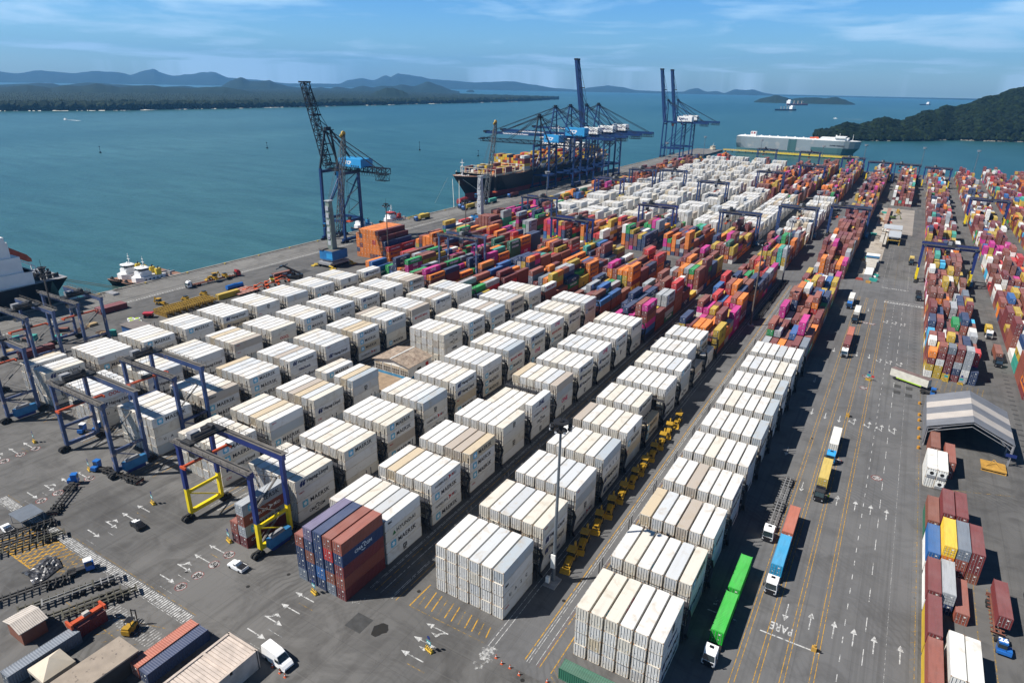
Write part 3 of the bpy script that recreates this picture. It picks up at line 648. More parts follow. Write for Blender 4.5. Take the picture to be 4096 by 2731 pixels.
# group 1, beyond the white field
run('A', 252, 10, W1, [4, 4, 3, 4, 4, 5, 4, 4, 4, 3], same=.4)
run('B', 252, 10, W1, [4, 3, 4, 4, 5, 4, 4, 3, 4, 4])
run('C', 251, 10, W1, [4, 4, 4, 5, 4, 3, 4, 5, 4, 4])
run('D', 268, 8, W1, [3, 4, 3, 5, 4, 4, 4, 3])
run('E', 266, 8, W1, [2, 4, 4, 3, 4, 3, 4, 4])
run('F', 250, 10, W1, [3, 3, 4, 3, 4, 3, 3, 4, 4, 3], kb=10)
run('G', 251, 10, W1, [4, 3, 3, 4, 4, 3, 3, 4, 4, 3], kb=10)
run('H', 268, 9, W1, [3, 4, 3, 3, 3, 4, 3, 4, 3], kb=10)
run('I', 330, 4, W1, [3, 2, 3, 3], kb=10)
# group 2
run('A', 407, 24, W3, [3, 4, 5, 5, 4, 4, 3, 4, 4, 5, 4, 4], kb=20, same=.6)
run('B', 407, 6, W1, [4, 4, 5, 4, 3, 4], kb=20); rrun('B', 490, 11, [3, 4, 4]); run('B', 668, 4, W3, [4, 5, 5, 5], kb=46, same=.6)
run('C', 405, 6, W1, [4, 4, 3, 4, 4, 4], kb=20); rrun('C', 484, 11, [4, 4, 4]); run('C', 660, 4, W3, [4, 5, 5, 5], kb=46, same=.6)
run('D', 405, 5, W1, [5, 4, 4, 3, 4], kb=20); rrun('D', 472, 13, [4, 4, 4, 5]); run('D', 690, 2, W3, 5, kb=46, same=.6)
run('E', 405, 7, W1, [5, 4, 5, 3, 4, 3, 3], kb=20); rrun('E', 498, 4, [4, 3, 4]); rrun('E', 596, 7, [4, 4, 5])
run('F', 402, 5, W1, [4, 5, 3, 4, 3], kb=20); rrun('F', 470, 15, [4, 3, 4, 5])
run('G', 402, 4, W1, [5, 3, 4, 4], kb=20); rrun('G', 458, 16, [4, 4, 3, 4])
run('H', 402, 4, W1, [4, 5, 3, 3], kb=20); rrun('H', 458, 16, [3, 4, 4, 3])
run('I', 400, 22, W1, [3, 4, 2, 3, 3], kb=20, same=.5)
# group 3
run('A', 722, 22, W3, [4, 4, 5, 4], kb=60, same=.6); run('B', 722, 22, W3, [5, 5, 4, 5, 4], kb=60, same=.6); run('C', 722, 22, W3, [4, 5, 5], kb=60, same=.6)
run('D', 722, 20, W3, [4, 5, 4, 3], kb=60, same=.6); rrun('E', 722, 14, [4, 5, 3, 4], 60); rrun('F', 722, 15, [3, 4, 5, 4], 60); rrun('G', 722, 17, [4, 3, 5, 4], 60); rrun('H', 722, 16, [4, 5, 3, 4], 60); run('I', 722, 18, W3, [4, 3, 5, 4], kb=60)
run('F', 975, 1, W4, 4, kb=90); run('H', 980, 2, W4, 4, kb=90)
run('Q', 720, 22, W2, [4, 4, 5, 4], x0=-8.2, kb=10, ncol=6, p20=.6, side=-1)
# right of the road
FR = [['white', 'ochre', 'maroon', 'orange'], ['ochre', 'ochre', 'white', 'maroon', 'brick'], ['ochre', 'maroon', 'maroon', 'maroon', 'slate'], ['maroon', 'navy', 'grey', 'brick', 'maroon'], ['grey', 'white', 'grey', 'grey', 'grey'], ['navy', 'navy']]
bay('R', 0, 20.4, 274.6, W2, [4, 5, 5, 5, 5, 2], p20=1, side=-1, forced=FR, L=6.06)
for c, st in enumerate([['ochre', 'brick', 'brown'], ['ochre', 'yellow', 'yellow', 'yellow'], ['maroon', 'maroon', 'yellow', 'yellow'], ['maroon', 'brick', 'yellow', 'yellow'], ['white', 'brown', 'maroon', 'brick'], ['maroon', 'magenta', 'red', 'red']]):
    for t, nm in enumerate(st): dry('R', 1, c, t, 20.4+c*PITCH, 281.5, t*SH, nm, 6.06, SH, -1)
run('R', 289, 22, W2, [4, 3, 4, 3, 4, 4, 3], x0=20.4, kb=2, side=-1, p20=.6)
run('R', 580, 10, W2, [3, 4, 3, 4], x0=20.4, kb=40, side=-1, p20=.6); run('R', 725, 21, W2, [4, 4, 3], x0=20.4, kb=60, side=-1, p20=.6)
run('S', 270, 17, W2, [3, 4, 4, 3, 4, 2, 4], x0=50.6, kb=0, side=-1, p20=.55); run('S', 500, 17, W2, [4, 3, 4, 4], x0=50.6, kb=30, side=-1, p20=.6); run('S', 727, 22, W2, [3, 4, 3, 4], x0=50.6, kb=60, side=-1, p20=.7)
run('T', 400, 24, W2, [4, 4, 3, 4], x0=79.5, kb=0, side=-1, p20=.6); run('T', 727, 23, W2, [4, 5, 4], x0=79.5, kb=40, side=-1, p20=.7)
run('V', 640, 29, W2, [4, 4, 5, 3], x0=108.5, kb=0, side=-1, p20=.6); run('V', 700, 24, W2, [4, 4, 5, 3], x0=137, kb=60, side=-1, p20=.6)
# orange quay stack: end doors towards the camera, stepping down on the right
HO = [5, 5, 6, 6, 6, 6, 6, 5, 4, 3, 2]
PO = [5, 5, 6, 6, 6, 6, 6, 6, 5, 4, 3]
for c in range(10):
    h = [5, 6, 6, 6, 6, 6, 6, 5, 4, 3][c]
    for kk in range(2):
        for t in range(h):
            nm = 'orange' if rnd.random() < .5 or t == h-1 and c < 6 else pick(W4)
            if t == h-1 and c >= 6: nm = ['maroon', 'maroon', 'navy', 'red'][c-6]
            dry('O', kk, c, t, -283.5+c*2.6, 290.5+kk*12.6, t*HC_, nm, LH, HC_)
# scattered quay-side boxes
def loose(s, x, y, n, names, L=LH, t0=0, side=1, p=2.6):
    for i in range(n): 
        for t, nm in enumerate(names[i % len(names)]): dry(s, 200+int(y), i, t, x+i*p, y, t*SH+t0, nm, L, SH, side)
loose('I', -306.5, 144.3, 2, [['maroon'], ['maroon']])
loose('I', -281, 400, 5, [['white', 'white'], ['white', 'white'], ['white', 'white', 'white'], ['grey', 'white'], ['white']]); loose('I', -281, 388, 4, [['grey', 'grey'], ['grey', 'grey'], ['red', 'red', 'red'], ['grey', 'grey']]); loose('I', -278, 375, 4, [['white'], ['grey', 'grey'], ['grey'], ['white']])
loose('I', -276, 452, 6, [['navy', 'maroon'], ['maroon', 'maroon', 'maroon'], ['maroon', 'maroon', 'maroon'], ['maroon', 'brick', 'maroon'], ['navy', 'maroon'], ['brick']]); loose('I', -283, 512, 2, [['maroon', 'maroon', 'white'], ['maroon', 'white', 'slate']])
loose('I', -262, 352, 3, [['green', 'green'], ['maroon', 'maroon'], ['maroon']]); loose('I', -262, 300, 1, [['orange', 'orange', 'orange']]); loose('I', -250, 262, 3, [['orange', 'orange', 'orange'], ['blue', 'blue', 'blue'], ['dgreen', 'blue']])
# ------------------------------------------------------------ exposure of every box, then the 300 that show largest of each kind
occ = {}
for i, b in enumerate(BOX):
    b['id'] = i
def cellkey(x, y, z): return (round(x/1.0), round(y/3.0), round(z/1.3))
grid = {}
for b in BOX:
    yy = b['y']+1.5
    while yy < b['y']+b['L']: 
        grid.setdefault((int(math.floor(yy/3)), int(math.floor((b['x']+1.2)/2.6)), ), []).append(b); yy += 3
def covered(x, y, z, skip):
    for g_ in grid.get((int(math.floor(y/3)), int(math.floor(x/2.6))), ()):
        if g_ is not skip and g_['x']-.2 <= x <= g_['x']+WD+.2 and g_['y']-.2 <= y <= g_['y']+g_['L']+.2 and g_['z']-.1 <= z <= g_['z']+g_['H']+.1: return True
    return False
def inframe(P):
    d = Vector(P)-Vector((0, 0, CAM_H)); z = d.dot(cam_f)
    if z < 1: return False
    X = 2048+FPX*d.dot(cam_r)/z; Y = 1365.5-FPX*d.dot(cam_u)/z; return -60 < X < 4156 and -60 < Y < 2790
cam0 = Vector((0, 0, CAM_H))
def vis(P, skip):      # march a short way towards the camera
    d = (cam0-Vector(P)); d.normalize(); p = Vector(P)
    for k in range(1, 26):
        q = p+d*(1.3*k)
        if q.z > 18: break
        if covered(q.x, q.y, q.z, skip): return False
    return True
for b in BOX:
    cx, cy, cz = b['x']+WD/2, b['y']+b['L']/2, b['z']+b['H']/2; sc_ = 0
    dv = cam0-Vector((cx, cy, cz)); d2 = dv.length_squared; b['vis'] = 0
    if not inframe((cx, cy, cz)): b['score'] = 0; b['out'] = True; continue
    b['out'] = False; D = dv.length
    fs = [((0, 0, 1), WD*b['L'], [(cx, b['y']+b['L']*f, b['z']+b['H']+.3) for f in (.15, .5, .85)]),
          ((0, -1, 0), WD*b['H'], [(cx, b['y']-.4, b['z']+b['H']*f) for f in (.2, .5, .8)]),
          ((1 if dv.x > 0 else -1, 0, 0), b['L']*b['H'], [(cx+(WD/2+.3)*(1 if dv.x > 0 else -1), b['y']+b['L']*f, b['z']+b['H']*g_) for f in (.15, .5, .85) for g_ in (.3, .8)])]
    for n_, A, pts_ in fs:
        co = Vector(n_).dot(dv)/D
        if co <= 0: continue
        k = sum(1 for p in pts_ if not covered(*p, b) and vis(p, b))/len(pts_); sc_ += A*co*k/d2
    b['score'] = sc_
def top300(L_): return {b['id'] for b in sorted(L_, key=lambda b: -b['score'])[:300] if b['score'] > 0}
REE = [b for b in BOX if b['re']]; DRY = [b for b in BOX if not b['re']]
KEEP = top300(REE) | top300(DRY)
STK = {}
for b in BOX: STK.setdefault((b['s'], b['k'], b['c'], b.get('half', 0)), []).append(b)
for L_ in STK.values():
    h = max(b['t'] for b in L_)
    for b in L_: b['h'] = h
POS = ['leftmost', 'second from left', 'third from left', 'fourth from left', 'fifth from left', 'rightmost', 'seventh from left', 'eighth from left', 'ninth from left', 'tenth from left']
def describe(b):
    top = b['h']-b['t']; tier = ['top tier', 'second tier down', 'third tier down', 'fourth tier down', 'fifth tier down', 'sixth tier down'][min(5, top)]
    rows = {'A': 'main road row', 'B': 'row left of backhoes', 'C': 'blue-brown stack row', 'D': 'yellow-legged crane row', 'E': 'tin-roofed building row', 'F': 'twin-beam crane 20 row', 'G': 'third row from quay', 'H': 'white row nearest quay', 'I': 'quayside boxes', 'R': 'row right of road', 'S': 'second row right of road', 'T': 'third row right of road', 'Q': 'far road-end row', 'V': 'far right edge', 'O': 'orange quay stack', 'Y': 'corner yard beside road'}
    k = b['k']; ks = sorted({q['k'] for q in BOX if q['s'] == b['s']}); 
    kk = KIDX[b['s']][k]
    o = ORD[kk] if kk < 16 else '%dth' % (kk+1)
    colr = b.get('nm') or ('grey-white' if b['col'][0] < .68 and b['col'][2] > .55 else ('tan-stained white' if b['col'][0] < .75 and b['col'][2] < .55 else ('cream' if b['col'][2] < .7 else 'white')))
    hf = ' rear' if b.get('half') else ''
    return '%s box, %s, %s%s, %s block of %s' % (colr, tier, POS[min(9, b['c'])], hf, o, rows[b['s']])
KIDX = {}
for b in BOX: KIDX.setdefault(b['s'], set()).add(b['k'])
KIDX = {s: {k: i for i, k in enumerate(sorted(ks))} for s, ks in KIDX.items()}
def skind(b):
    if b['re']: return 'refrigerated_container', 'refrigerated container', 'white refrigerated containers stacked in rows'
    return 'shipping_container', 'shipping container', 'coloured shipping containers stacked in rows'
seen = {}
def pitch_cull(b): return (math.hypot(b['x'], b['y']))
stuff = {True: [], False: []}
for b in BOX:
    near = pitch_cull(b) < 330
    kind = (b['L'], b['H'], (not b['re']) and near, b['re'])
    if b['id'] in KEEP:
        nm, cat, gp = skind(b); t = thing(nm, describe(b), cat, (b['x'], b['y'], b['z']), 0, gp)
        _, bm_, _, dm = bodymesh(kind)
        ob('container_body', bm_, t, color=b['col'])
        for d in dm: ob('door', d, t, color=b['col'])
        if b['code']:
            lg = logomesh(b['code'], b['side'], b['ink'])
            if lg[1] and b['L'] > 10: ob('lettering', lg[1], t)
    else:
        if b['score'] > 0 or b['out'] or True:
            # leave out boxes nothing of which is seen, unless they are near an open face
            if b['score'] == 0 and not b['out'] and b['t'] < b['h'] and 0 < b['c'] < 5: continue
            stuff[b['re']].append(b)
def merge(name, L_, re):
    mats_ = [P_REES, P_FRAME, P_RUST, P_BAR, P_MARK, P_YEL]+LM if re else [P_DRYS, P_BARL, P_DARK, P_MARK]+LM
    V = []; FI = []; FN = []; MI = []; CO = []; nv = 0; cache = {}
    for b in L_:
        near = pitch_cull(b) < 420; key = (b['L'], b['H'], near, b['score'] > 0)
        if key not in cache:
            mb = MB()
            if near and b['score'] > 0:
                mb = body(b['L'], b['H'], False, re); n0 = len(mb.f)
                dm = [door(b['H'], re, l, l) for l in (0, 1)]
                mp = {0: 0, 1: 3, 2: 1, 3: 4, 4: 5} if re else {0: 0, 1: 1, 2: 2, 3: 3}
                for d in dm:
                    o = len(mb.v); mb.v += d.v; mb.f += [tuple(o+i for i in f) for f in d.f]; mb.m += [mp[q] for q in d.m]
            else:
                mb.bx(0, WD, 0, b['L'], 0, b['H'], 0)
                if b['score'] > 0:
                    for l in (0, 1):
                        x = .13+l*1.09
                        for kx in (.25, .8): mb.bx(x+kx, x+kx+.07, -.02, -.001, .12, b['H']-.12, 3 if re else 1)
                    mb.bx(.01, WD-.01, -.015, -.002, b['H']-.1, b['H']-.01, 1 if re else 0)
            cache[key] = mb
        def put_(mb, off, mo=0):
            nonlocal nv
            v = np.array(mb.v, dtype=np.float32)+np.array(off, dtype=np.float32); V.append(v)
            for f, q in zip(mb.f, mb.m): FN.append(len(f)); FI.extend(i+nv for i in f); MI.append(q+mo); CO.append(b['col'])
            nv += len(mb.v)
        put_(cache[key], (b['x'], b['y'], b['z']))
        if b['code'] and b['L'] > 10 and b['score'] > 0 and pitch_cull(b) < 700:
            lg = logomesh(b['code'], b['side'], b['ink'])[0]
            if lg.f: put_(lg, (b['x'], b['y'], b['z']), len(mats_)-len(LM))
    me = bpy.data.meshes.new(name); V = np.concatenate(V); me.vertices.add(len(V)); me.vertices.foreach_set('co', V.ravel())
    me.loops.add(len(FI)); me.loops.foreach_set('vertex_index', np.array(FI, dtype=np.int32)); me.polygons.add(len(FN))
    fn = np.array(FN, dtype=np.int32); me.polygons.foreach_set('loop_start', np.concatenate([[0], np.cumsum(fn)[:-1]]).astype(np.int32)); me.polygons.foreach_set('loop_total', fn)
    for x in mats_: me.materials.append(x)
    me.polygons.foreach_set('material_index', np.array(MI, dtype=np.int32)); me.polygons.foreach_set('use_smooth', np.zeros(len(FN), dtype=bool)); me.update(calc_edges=True); me.validate()
    ca = me.color_attributes.new('Col', 'FLOAT_COLOR', 'CORNER'); cc = np.ones((len(FI), 4), dtype=np.float32); cc[:, :3] = np.repeat(np.array(CO, dtype=np.float32), fn, axis=0)
    if len(ca.data) == len(FI): ca.data.foreach_set('color', cc.ravel())
    struct(ob(name, me), 'stuff'); print(name, len(L_), 'boxes', nv, 'verts')
merge('distant_refrigerated_containers', stuff[True], True); merge('distant_shipping_containers', stuff[False], False)
print('boxes', len(BOX), 'kept', len(KEEP))
# ---- reefer racks: dark steel gantries with power sockets behind each white block
M_STEEL = mat('rack_steel', (0.045, 0.045, 0.05), 0.7, 0.3, 0.3)
rk = MB(); Wr = 6*PITCH+1.4
for i in range(7):
    x = -0.9+i*(Wr-.2)/6
    for y in (1.0, 2.6): rk.bar((x, y, 0), (x, y, 11.4 if i in (0, 6) else 9.8), .16)
for z in (2.75, 5.65, 8.55): rk.bx(-.9, Wr-1.0, .95, 2.65, z-.12, z, 0)
fr = MB()
for z in (2.75, 5.65, 8.55):
    for y in (.95, 2.65): 
        for dz in (.55, 1.05): fr.bar((-.9, y, z+dz), (Wr-1.0, y, z+dz), .06)
st = MB()
for k, (z0, z1) in enumerate(((0, 2.75), (2.75, 5.65), (5.65, 8.55))): st.bar((Wr-1.0+.35, .9 if k % 2 else 2.6, z0), (Wr-1.0+.35, 2.6 if k % 2 else .9, z1), .6, .12)
RK = Proto(); RK.add('frame', rk, M_STEEL); RK.add('railing', fr, M_STEEL); RK.add('stair', st, M_STEEL)
for s, D_ in SIDES.items():
    for k in D_:
        if (s, k) in (('E', 3), ('H', 9)): continue
        x0 = RIGHT[s]-6*PITCH; y = V0+BP*k+LH+.3
        RK.place('reefer_rack', 'dark steel reefer rack behind the %s white block of %s' % (ORD[k], {'A': 'the row beside the main road', 'B': 'the row left of the backhoes', 'C': 'the blue-brown stack row', 'D': 'the yellow-legged crane row', 'E': 'the tin-roofed building row', 'F': 'the crane 20 row', 'G': 'the third row from quay', 'H': 'the white row nearest quay'}[s]), 'rack', (x0, y, 0), 0, 'dark steel reefer racks between the white blocks')
# ------------------------------------------------------------ yard gantry cranes (on rubber tyres)
M_RB = mat('gantry_blue', (0.025, 0.055, 0.16), 0.5, 0.1, 0.3, 0.3, stain=(0.16, 0.10, 0.07), stainamt=0.1); M_RN = mat('gantry_navy', (0.018, 0.035, 0.16), 0.45, 0.1, 0.2, 0.3); M_RY = mat('gantry_yellow', (0.72, 0.55, 0.01), 0.5, 0, 0.15)
M_WALK = mat('walkway_grey', (0.13, 0.12, 0.11), 0.8, 0.1, 0.4, 0.6); M_BLKM = mat('machine_black', (0.02, 0.02, 0.022), 0.6, 0.1, 0.3); M_TYRE = mat('tyre_rubber', (0.018, 0.018, 0.018), 0.85, 0, 0.2); M_SPR = mat('spreader_red', (0.45, 0.07, 0.02), 0.55, 0, 0.25); M_PWR = mat('power_box_blue', (0.03, 0.16, 0.34), 0.5, 0, 0.2); M_WHT = mat('painted_white', (0.75, 0.75, 0.72), 0.5, 0, 0.1, 0.8); M_GREY = mat('machine_grey', (0.28, 0.28, 0.29), 0.6, 0.1, 0.25)
M_RPALE = mat('gantry_faded_blue', (0.055, 0.085, 0.18), 0.6, 0.1, 0.35, 0.25, stain=(0.30, 0.24, 0.2), stainamt=0.25)
M_GL = glass()
_rt = {}
def rtg_proto(style, sp=25.2, dv=8.6, H=20.6, troll=0.2, num='20'):
    key = (style, troll, num)
    if key in _rt: return _rt[key]
    up = M_RPALE if style == 'pale' else (M_RN if style == 'yellow' else M_RB); lo = M_RY if style == 'yellow' else up; P = Proto()
    for x, s in ((0, 1), (sp, -1)):
        for y in (0, dv):
            lg = MB(); yy = y + (0.8 if y == 0 else -0.8)*0
            z1 = H*0.42 if style == 'yellow' else 1.9
            if style == 'yellow': lg.box(x, y, (1.9+z1)/2, 1.0, .8, z1-1.9, 1)
            lg.box(x, y, (z1+H)/2, 1.05, .85, H-z1, 0)
            P.add('leg', lg, [up, lo])
    for x in (0, sp):       # sill beams and cross beams
        sb = MB().bx(x-.45, x+.45, -.2, dv+.2, 1.5, 2.5, 0 if style != 'yellow' else 1); sb.bar((x, 0, 7.5), (x, dv, 7.5), .5, .7, 0 if style != 'yellow' else 1); sb.bar((x, 0.2, 7.2), (x, dv-.2, 2.4), .25, .25, 0 if style != 'yellow' else 1)
        P.add('sill_beam', sb, [up, lo])
        bg_ = MB()
        for y in (-.9, dv+.9):
            bg_.box(x, y*.97, 1.35, .7, 1.2, .7, 1)
            for yy in (-.75, .75):
                for xx in (-.42, .42): bg_.cyl((x+xx-.24, y+yy, .75), (x+xx+.24, y+yy, .75), .75, 12, 0)
        P.add('wheel_set', bg_, [M_TYRE, M_BLKM])
    for y in (0, dv):
        g_ = MB().bx(-.9, sp+.9, y-.5, y+.5, H, H+1.5, 0); g_.bx(-.9, sp+.9, y-.55+(-.75 if y == 0 else .75)*0, y+.55, H+1.5, H+1.58, 1); g_.bx(0, sp, y-.12, y+.12, H+1.58, H+1.72, 2)
        i = P.add('girder', g_, [up, M_WALK, M_BLKM])
        rl = MB(); oy = -1.35 if y == 0 else dv+1.35; rl.bx(-.9, sp+.9, min(oy, y), max(oy, y), H+1.3, H+1.38, 0)
        for z in (H+1.9, H+2.4): rl.bar((-.9, oy, z), (sp+.9, oy, z), .07, .07, 0)
        for k in range(14): xx = -.9+k*(sp+1.8)/13; rl.bar((xx, oy, H+1.3), (xx, oy, H+2.4), .07, .07, 0)
        P.add('walkway', rl, [M_WALK], i)
        if y == 0:
            nm = MB(); rrect(nm, T(.7, -.515, H+.8) @ Matrix.Rotation(R(90), 4, 'X'), 1.2, .9, .1, 4)
            put(nm, text_mb(num, .75, bold=.06), T(.7, -.53, H+.8) @ Matrix.Rotation(R(90), 4, 'X'), 0)
            rrect(nm, T(sp-.7, -.515, H+.8) @ Matrix.Rotation(R(90), 4, 'X'), 1.2, .9, .1, 4); put(nm, text_mb(num, .75, bold=.06), T(sp-.7, -.53, H+.8) @ Matrix.Rotation(R(90), 4, 'X'), 0)
            rrect(nm, T(sp*.62, -.515, H+.8) @ Matrix.Rotation(R(90), 4, 'X'), 2.2, .6, .1, 4); P.add('number_plate', nm, LM, i)
    tx = 1.8+(sp-7.0)*troll; tr = MB()
    tr.bx(tx, tx+3.6, -.6, dv+.6, H+1.75, H+2.1, 0); tr.bx(tx+.4, tx+2.0, 1.0, 3.4, H+2.1, H+3.7, 1); tr.cyl((tx+2.8, 1.0, H+2.9), (tx+2.8, 5.6, H+2.9), .65, 10, 0); tr.bx(tx+.3, tx+1.8, 4.6, 7.4, H+2.1, H+3.3, 0); tr.cyl((tx+1.0, 6.2, H+3.6), (tx+3.1, 6.2, H+3.6), .5, 8, 0)
    for z in (H+2.6, H+3.1):
        for a, b_ in (((-.2, -.6), (3.8, -.6)), ((3.8, -.6), (3.8, dv+.6)), ((3.8, dv+.6), (-.2, dv+.6))): tr.bar((tx+a[0], a[1], z), (tx+b_[0], b_[1], z), .06, .06, 2)
    i = P.add('trolley', tr, [M_BLKM, M_GREY, M_WALK])
    cb = MB().bx(tx+.2, tx+2.0, .9, 3.0, H-2.8, H-.6, 0).bx(tx+.1, tx+2.1, .8, 1.0, H-2.6, H-1.0, 1); P.add('cab', cb, [M_GREY, M_GL], i)
    zs = H-6.5 if style != 'yellow' else H-4.2; sr = MB().bx(tx+.9, tx+1.5, -1.6, dv+1.8, zs, zs+.55, 0).bx(tx+.2, tx+2.2, -1.9, -1.5, zs-.25, zs+.35, 0).bx(tx+.2, tx+2.2, dv+1.7, dv+2.1, zs-.25, zs+.35, 0).bx(tx+.5, tx+1.9, 2.8, 5.6, zs+.5, zs+1.3, 1)
    P.add('spreader', sr, [M_SPR, M_BLKM], i)
    ca = MB()
    for xx in (.5, 1.9):
        for yy in (3.0, 5.4): ca.bar((tx+xx, yy, zs+1.2), (tx+xx, yy, H+1.8), .06)
    P.add('hoist_cable', ca, [M_BLKM], i)
    pw = MB().bx(sp+.55, sp+2.0, 1.2, 7.4, 1.6, 3.9, 0).bx(sp+.7, sp+1.9, 2.0, 5.6, 3.9, 4.5, 1).bx(sp+.6, sp+1.9, 1.8, 6.8, .7, 1.6, 2); P.add('power_pack', pw, [M_PWR, M_GREY, M_RN])
    stt = MB(); z = 2.5; k = 0
    while z < H-1: stt.bar((sp-.9, 1.2 if k % 2 == 0 else dv-1.2, z), (sp-.9, dv-1.2 if k % 2 == 0 else 1.2, min(H, z+4.6)), .6, .12, 0); stt.bar((sp-1.2, 1.2 if k % 2 == 0 else dv-1.2, z+1), (sp-1.2, dv-1.2 if k % 2 == 0 else 1.2, min(H, z+4.6)+1), .07, .07, 0); z += 4.6; k += 1
    P.add('stair', stt, [M_WALK])
    _rt[key] = P; return P
RTG = [('D', 74.2, 'yellow', 0.02, '04', 'yellow-legged gantry crane with navy girders over the small mixed stack'),
 ('F', 75.0, 'pale', 0.05, '20', 'gantry crane numbered 20 with two rust-streaked pale blue girders'), ('F', 95.0, 'blue', 0.03, '18', 'blue gantry crane just behind the one numbered 20'),
 ('H', 74.2, 'pale', 0.5, '15', 'faded blue gantry crane numbered 15 at the near left'), ('I', 97.0, 'pale', 0.6, '12', 'faded blue gantry crane numbered 12 at the left edge'), ('I', 115.0, 'pale', 0.7, '16', 'faded blue gantry crane numbered 16 beside the quay apron'),
 ('G', 290.0, 'pale', 0.6, '21', 'pale blue gantry crane behind the white field, left of the pink boxes'), ('F', 372.0, 'yellow', 0.75, '03', 'blue gantry crane with yellow feet over the cross aisle'),
 ('H', 433.0, 'blue', 0.6, '22', 'blue gantry crane between quay shed and coloured boxes'), ('H', 568.0, 'yellow', 0.8, '02', 'navy gantry crane with yellow feet beside the quay'), ('E', 454.0, 'yellow', 0.15, '05', 'navy crane with yellow feet in front of white far boxes'),
 ('E', 605.0, 'blue', 0.7, '14', 'blue gantry crane standing amid far white boxes'), ('C', 460.0, 'blue', 0.1, '13', 'blue gantry crane behind the first far coloured block'), ('H', 655.0, 'blue', 0.4, '11', 'leftmost of two far blue gantry cranes near the quay cranes'), ('G', 668.0, 'blue', 0.5, '10', 'right one of two far blue gantry cranes near the quay cranes'),
 ('B', 510.0, 'blue', 0.6, '09', 'blue gantry crane over white boxes left of two light masts'), ('A', 534.0, 'blue', 0.1, '08', 'blue gantry crane over coloured boxes next to the gatehouse'), ('D', 722.0, 'blue', 0.3, '07', 'blue gantry crane where white rows give way to coloured ones'),
 ('C', 812.0, 'yellow', 0.5, '06', 'far blue gantry crane with bright yellow feet in the middle'), ('D', 1000.0, 'blue', 0.5, '17', 'blue gantry crane in front of the car carrier ship'), ('F', 1005.0, 'blue', 0.3, '19', 'blue gantry crane left of centre before the car carrier stern'), ('B', 947.0, 'yellow', 0.2, '23', 'blue crane with yellow feet below the car carrier bow'),
 ('A', 910.0, 'yellow', 0.6, '24', 'far navy crane with yellow feet right of the car carrier bow'), ('Q', 905.0, 'blue', 0.1, '25', 'blue crane at the far end of the main road'), ('R', 885.0, 'yellow', 0.3, '26', 'navy crane with yellow feet near the far water, first right of road'), ('S', 640.0, 'yellow', 0.5, '27', 'navy crane with long yellow feet in second right row'), ('R', 424.0, 'yellow', 0.5, '28', 'large navy crane with yellow feet over the right row')]
RIGHT.update({'Q': 9.0, 'R': 41.5, 'S': 74.6})
for s, v, sty, tr, num, lab in RTG:
    x = RIGHT[s]-24.2+(0.6 if s not in 'R' else 0); sp = 25.2
    if s == 'R': x = 15.6
    if s == 'S': x = 47.6
    if s == 'I': x = -281.5 if v > 100 else -279.5
    if s == 'D' and v < 80: x = -133.9
    if s == 'F' and v < 100: x = -192.2
    if s == 'H' and v < 80: x = -250.0
    rtg_proto(sty, troll=tr, num=num).place('gantry_crane', lab, 'gantry crane', (x, v, 0), 0, 'rubber tyred gantry cranes over the rows')
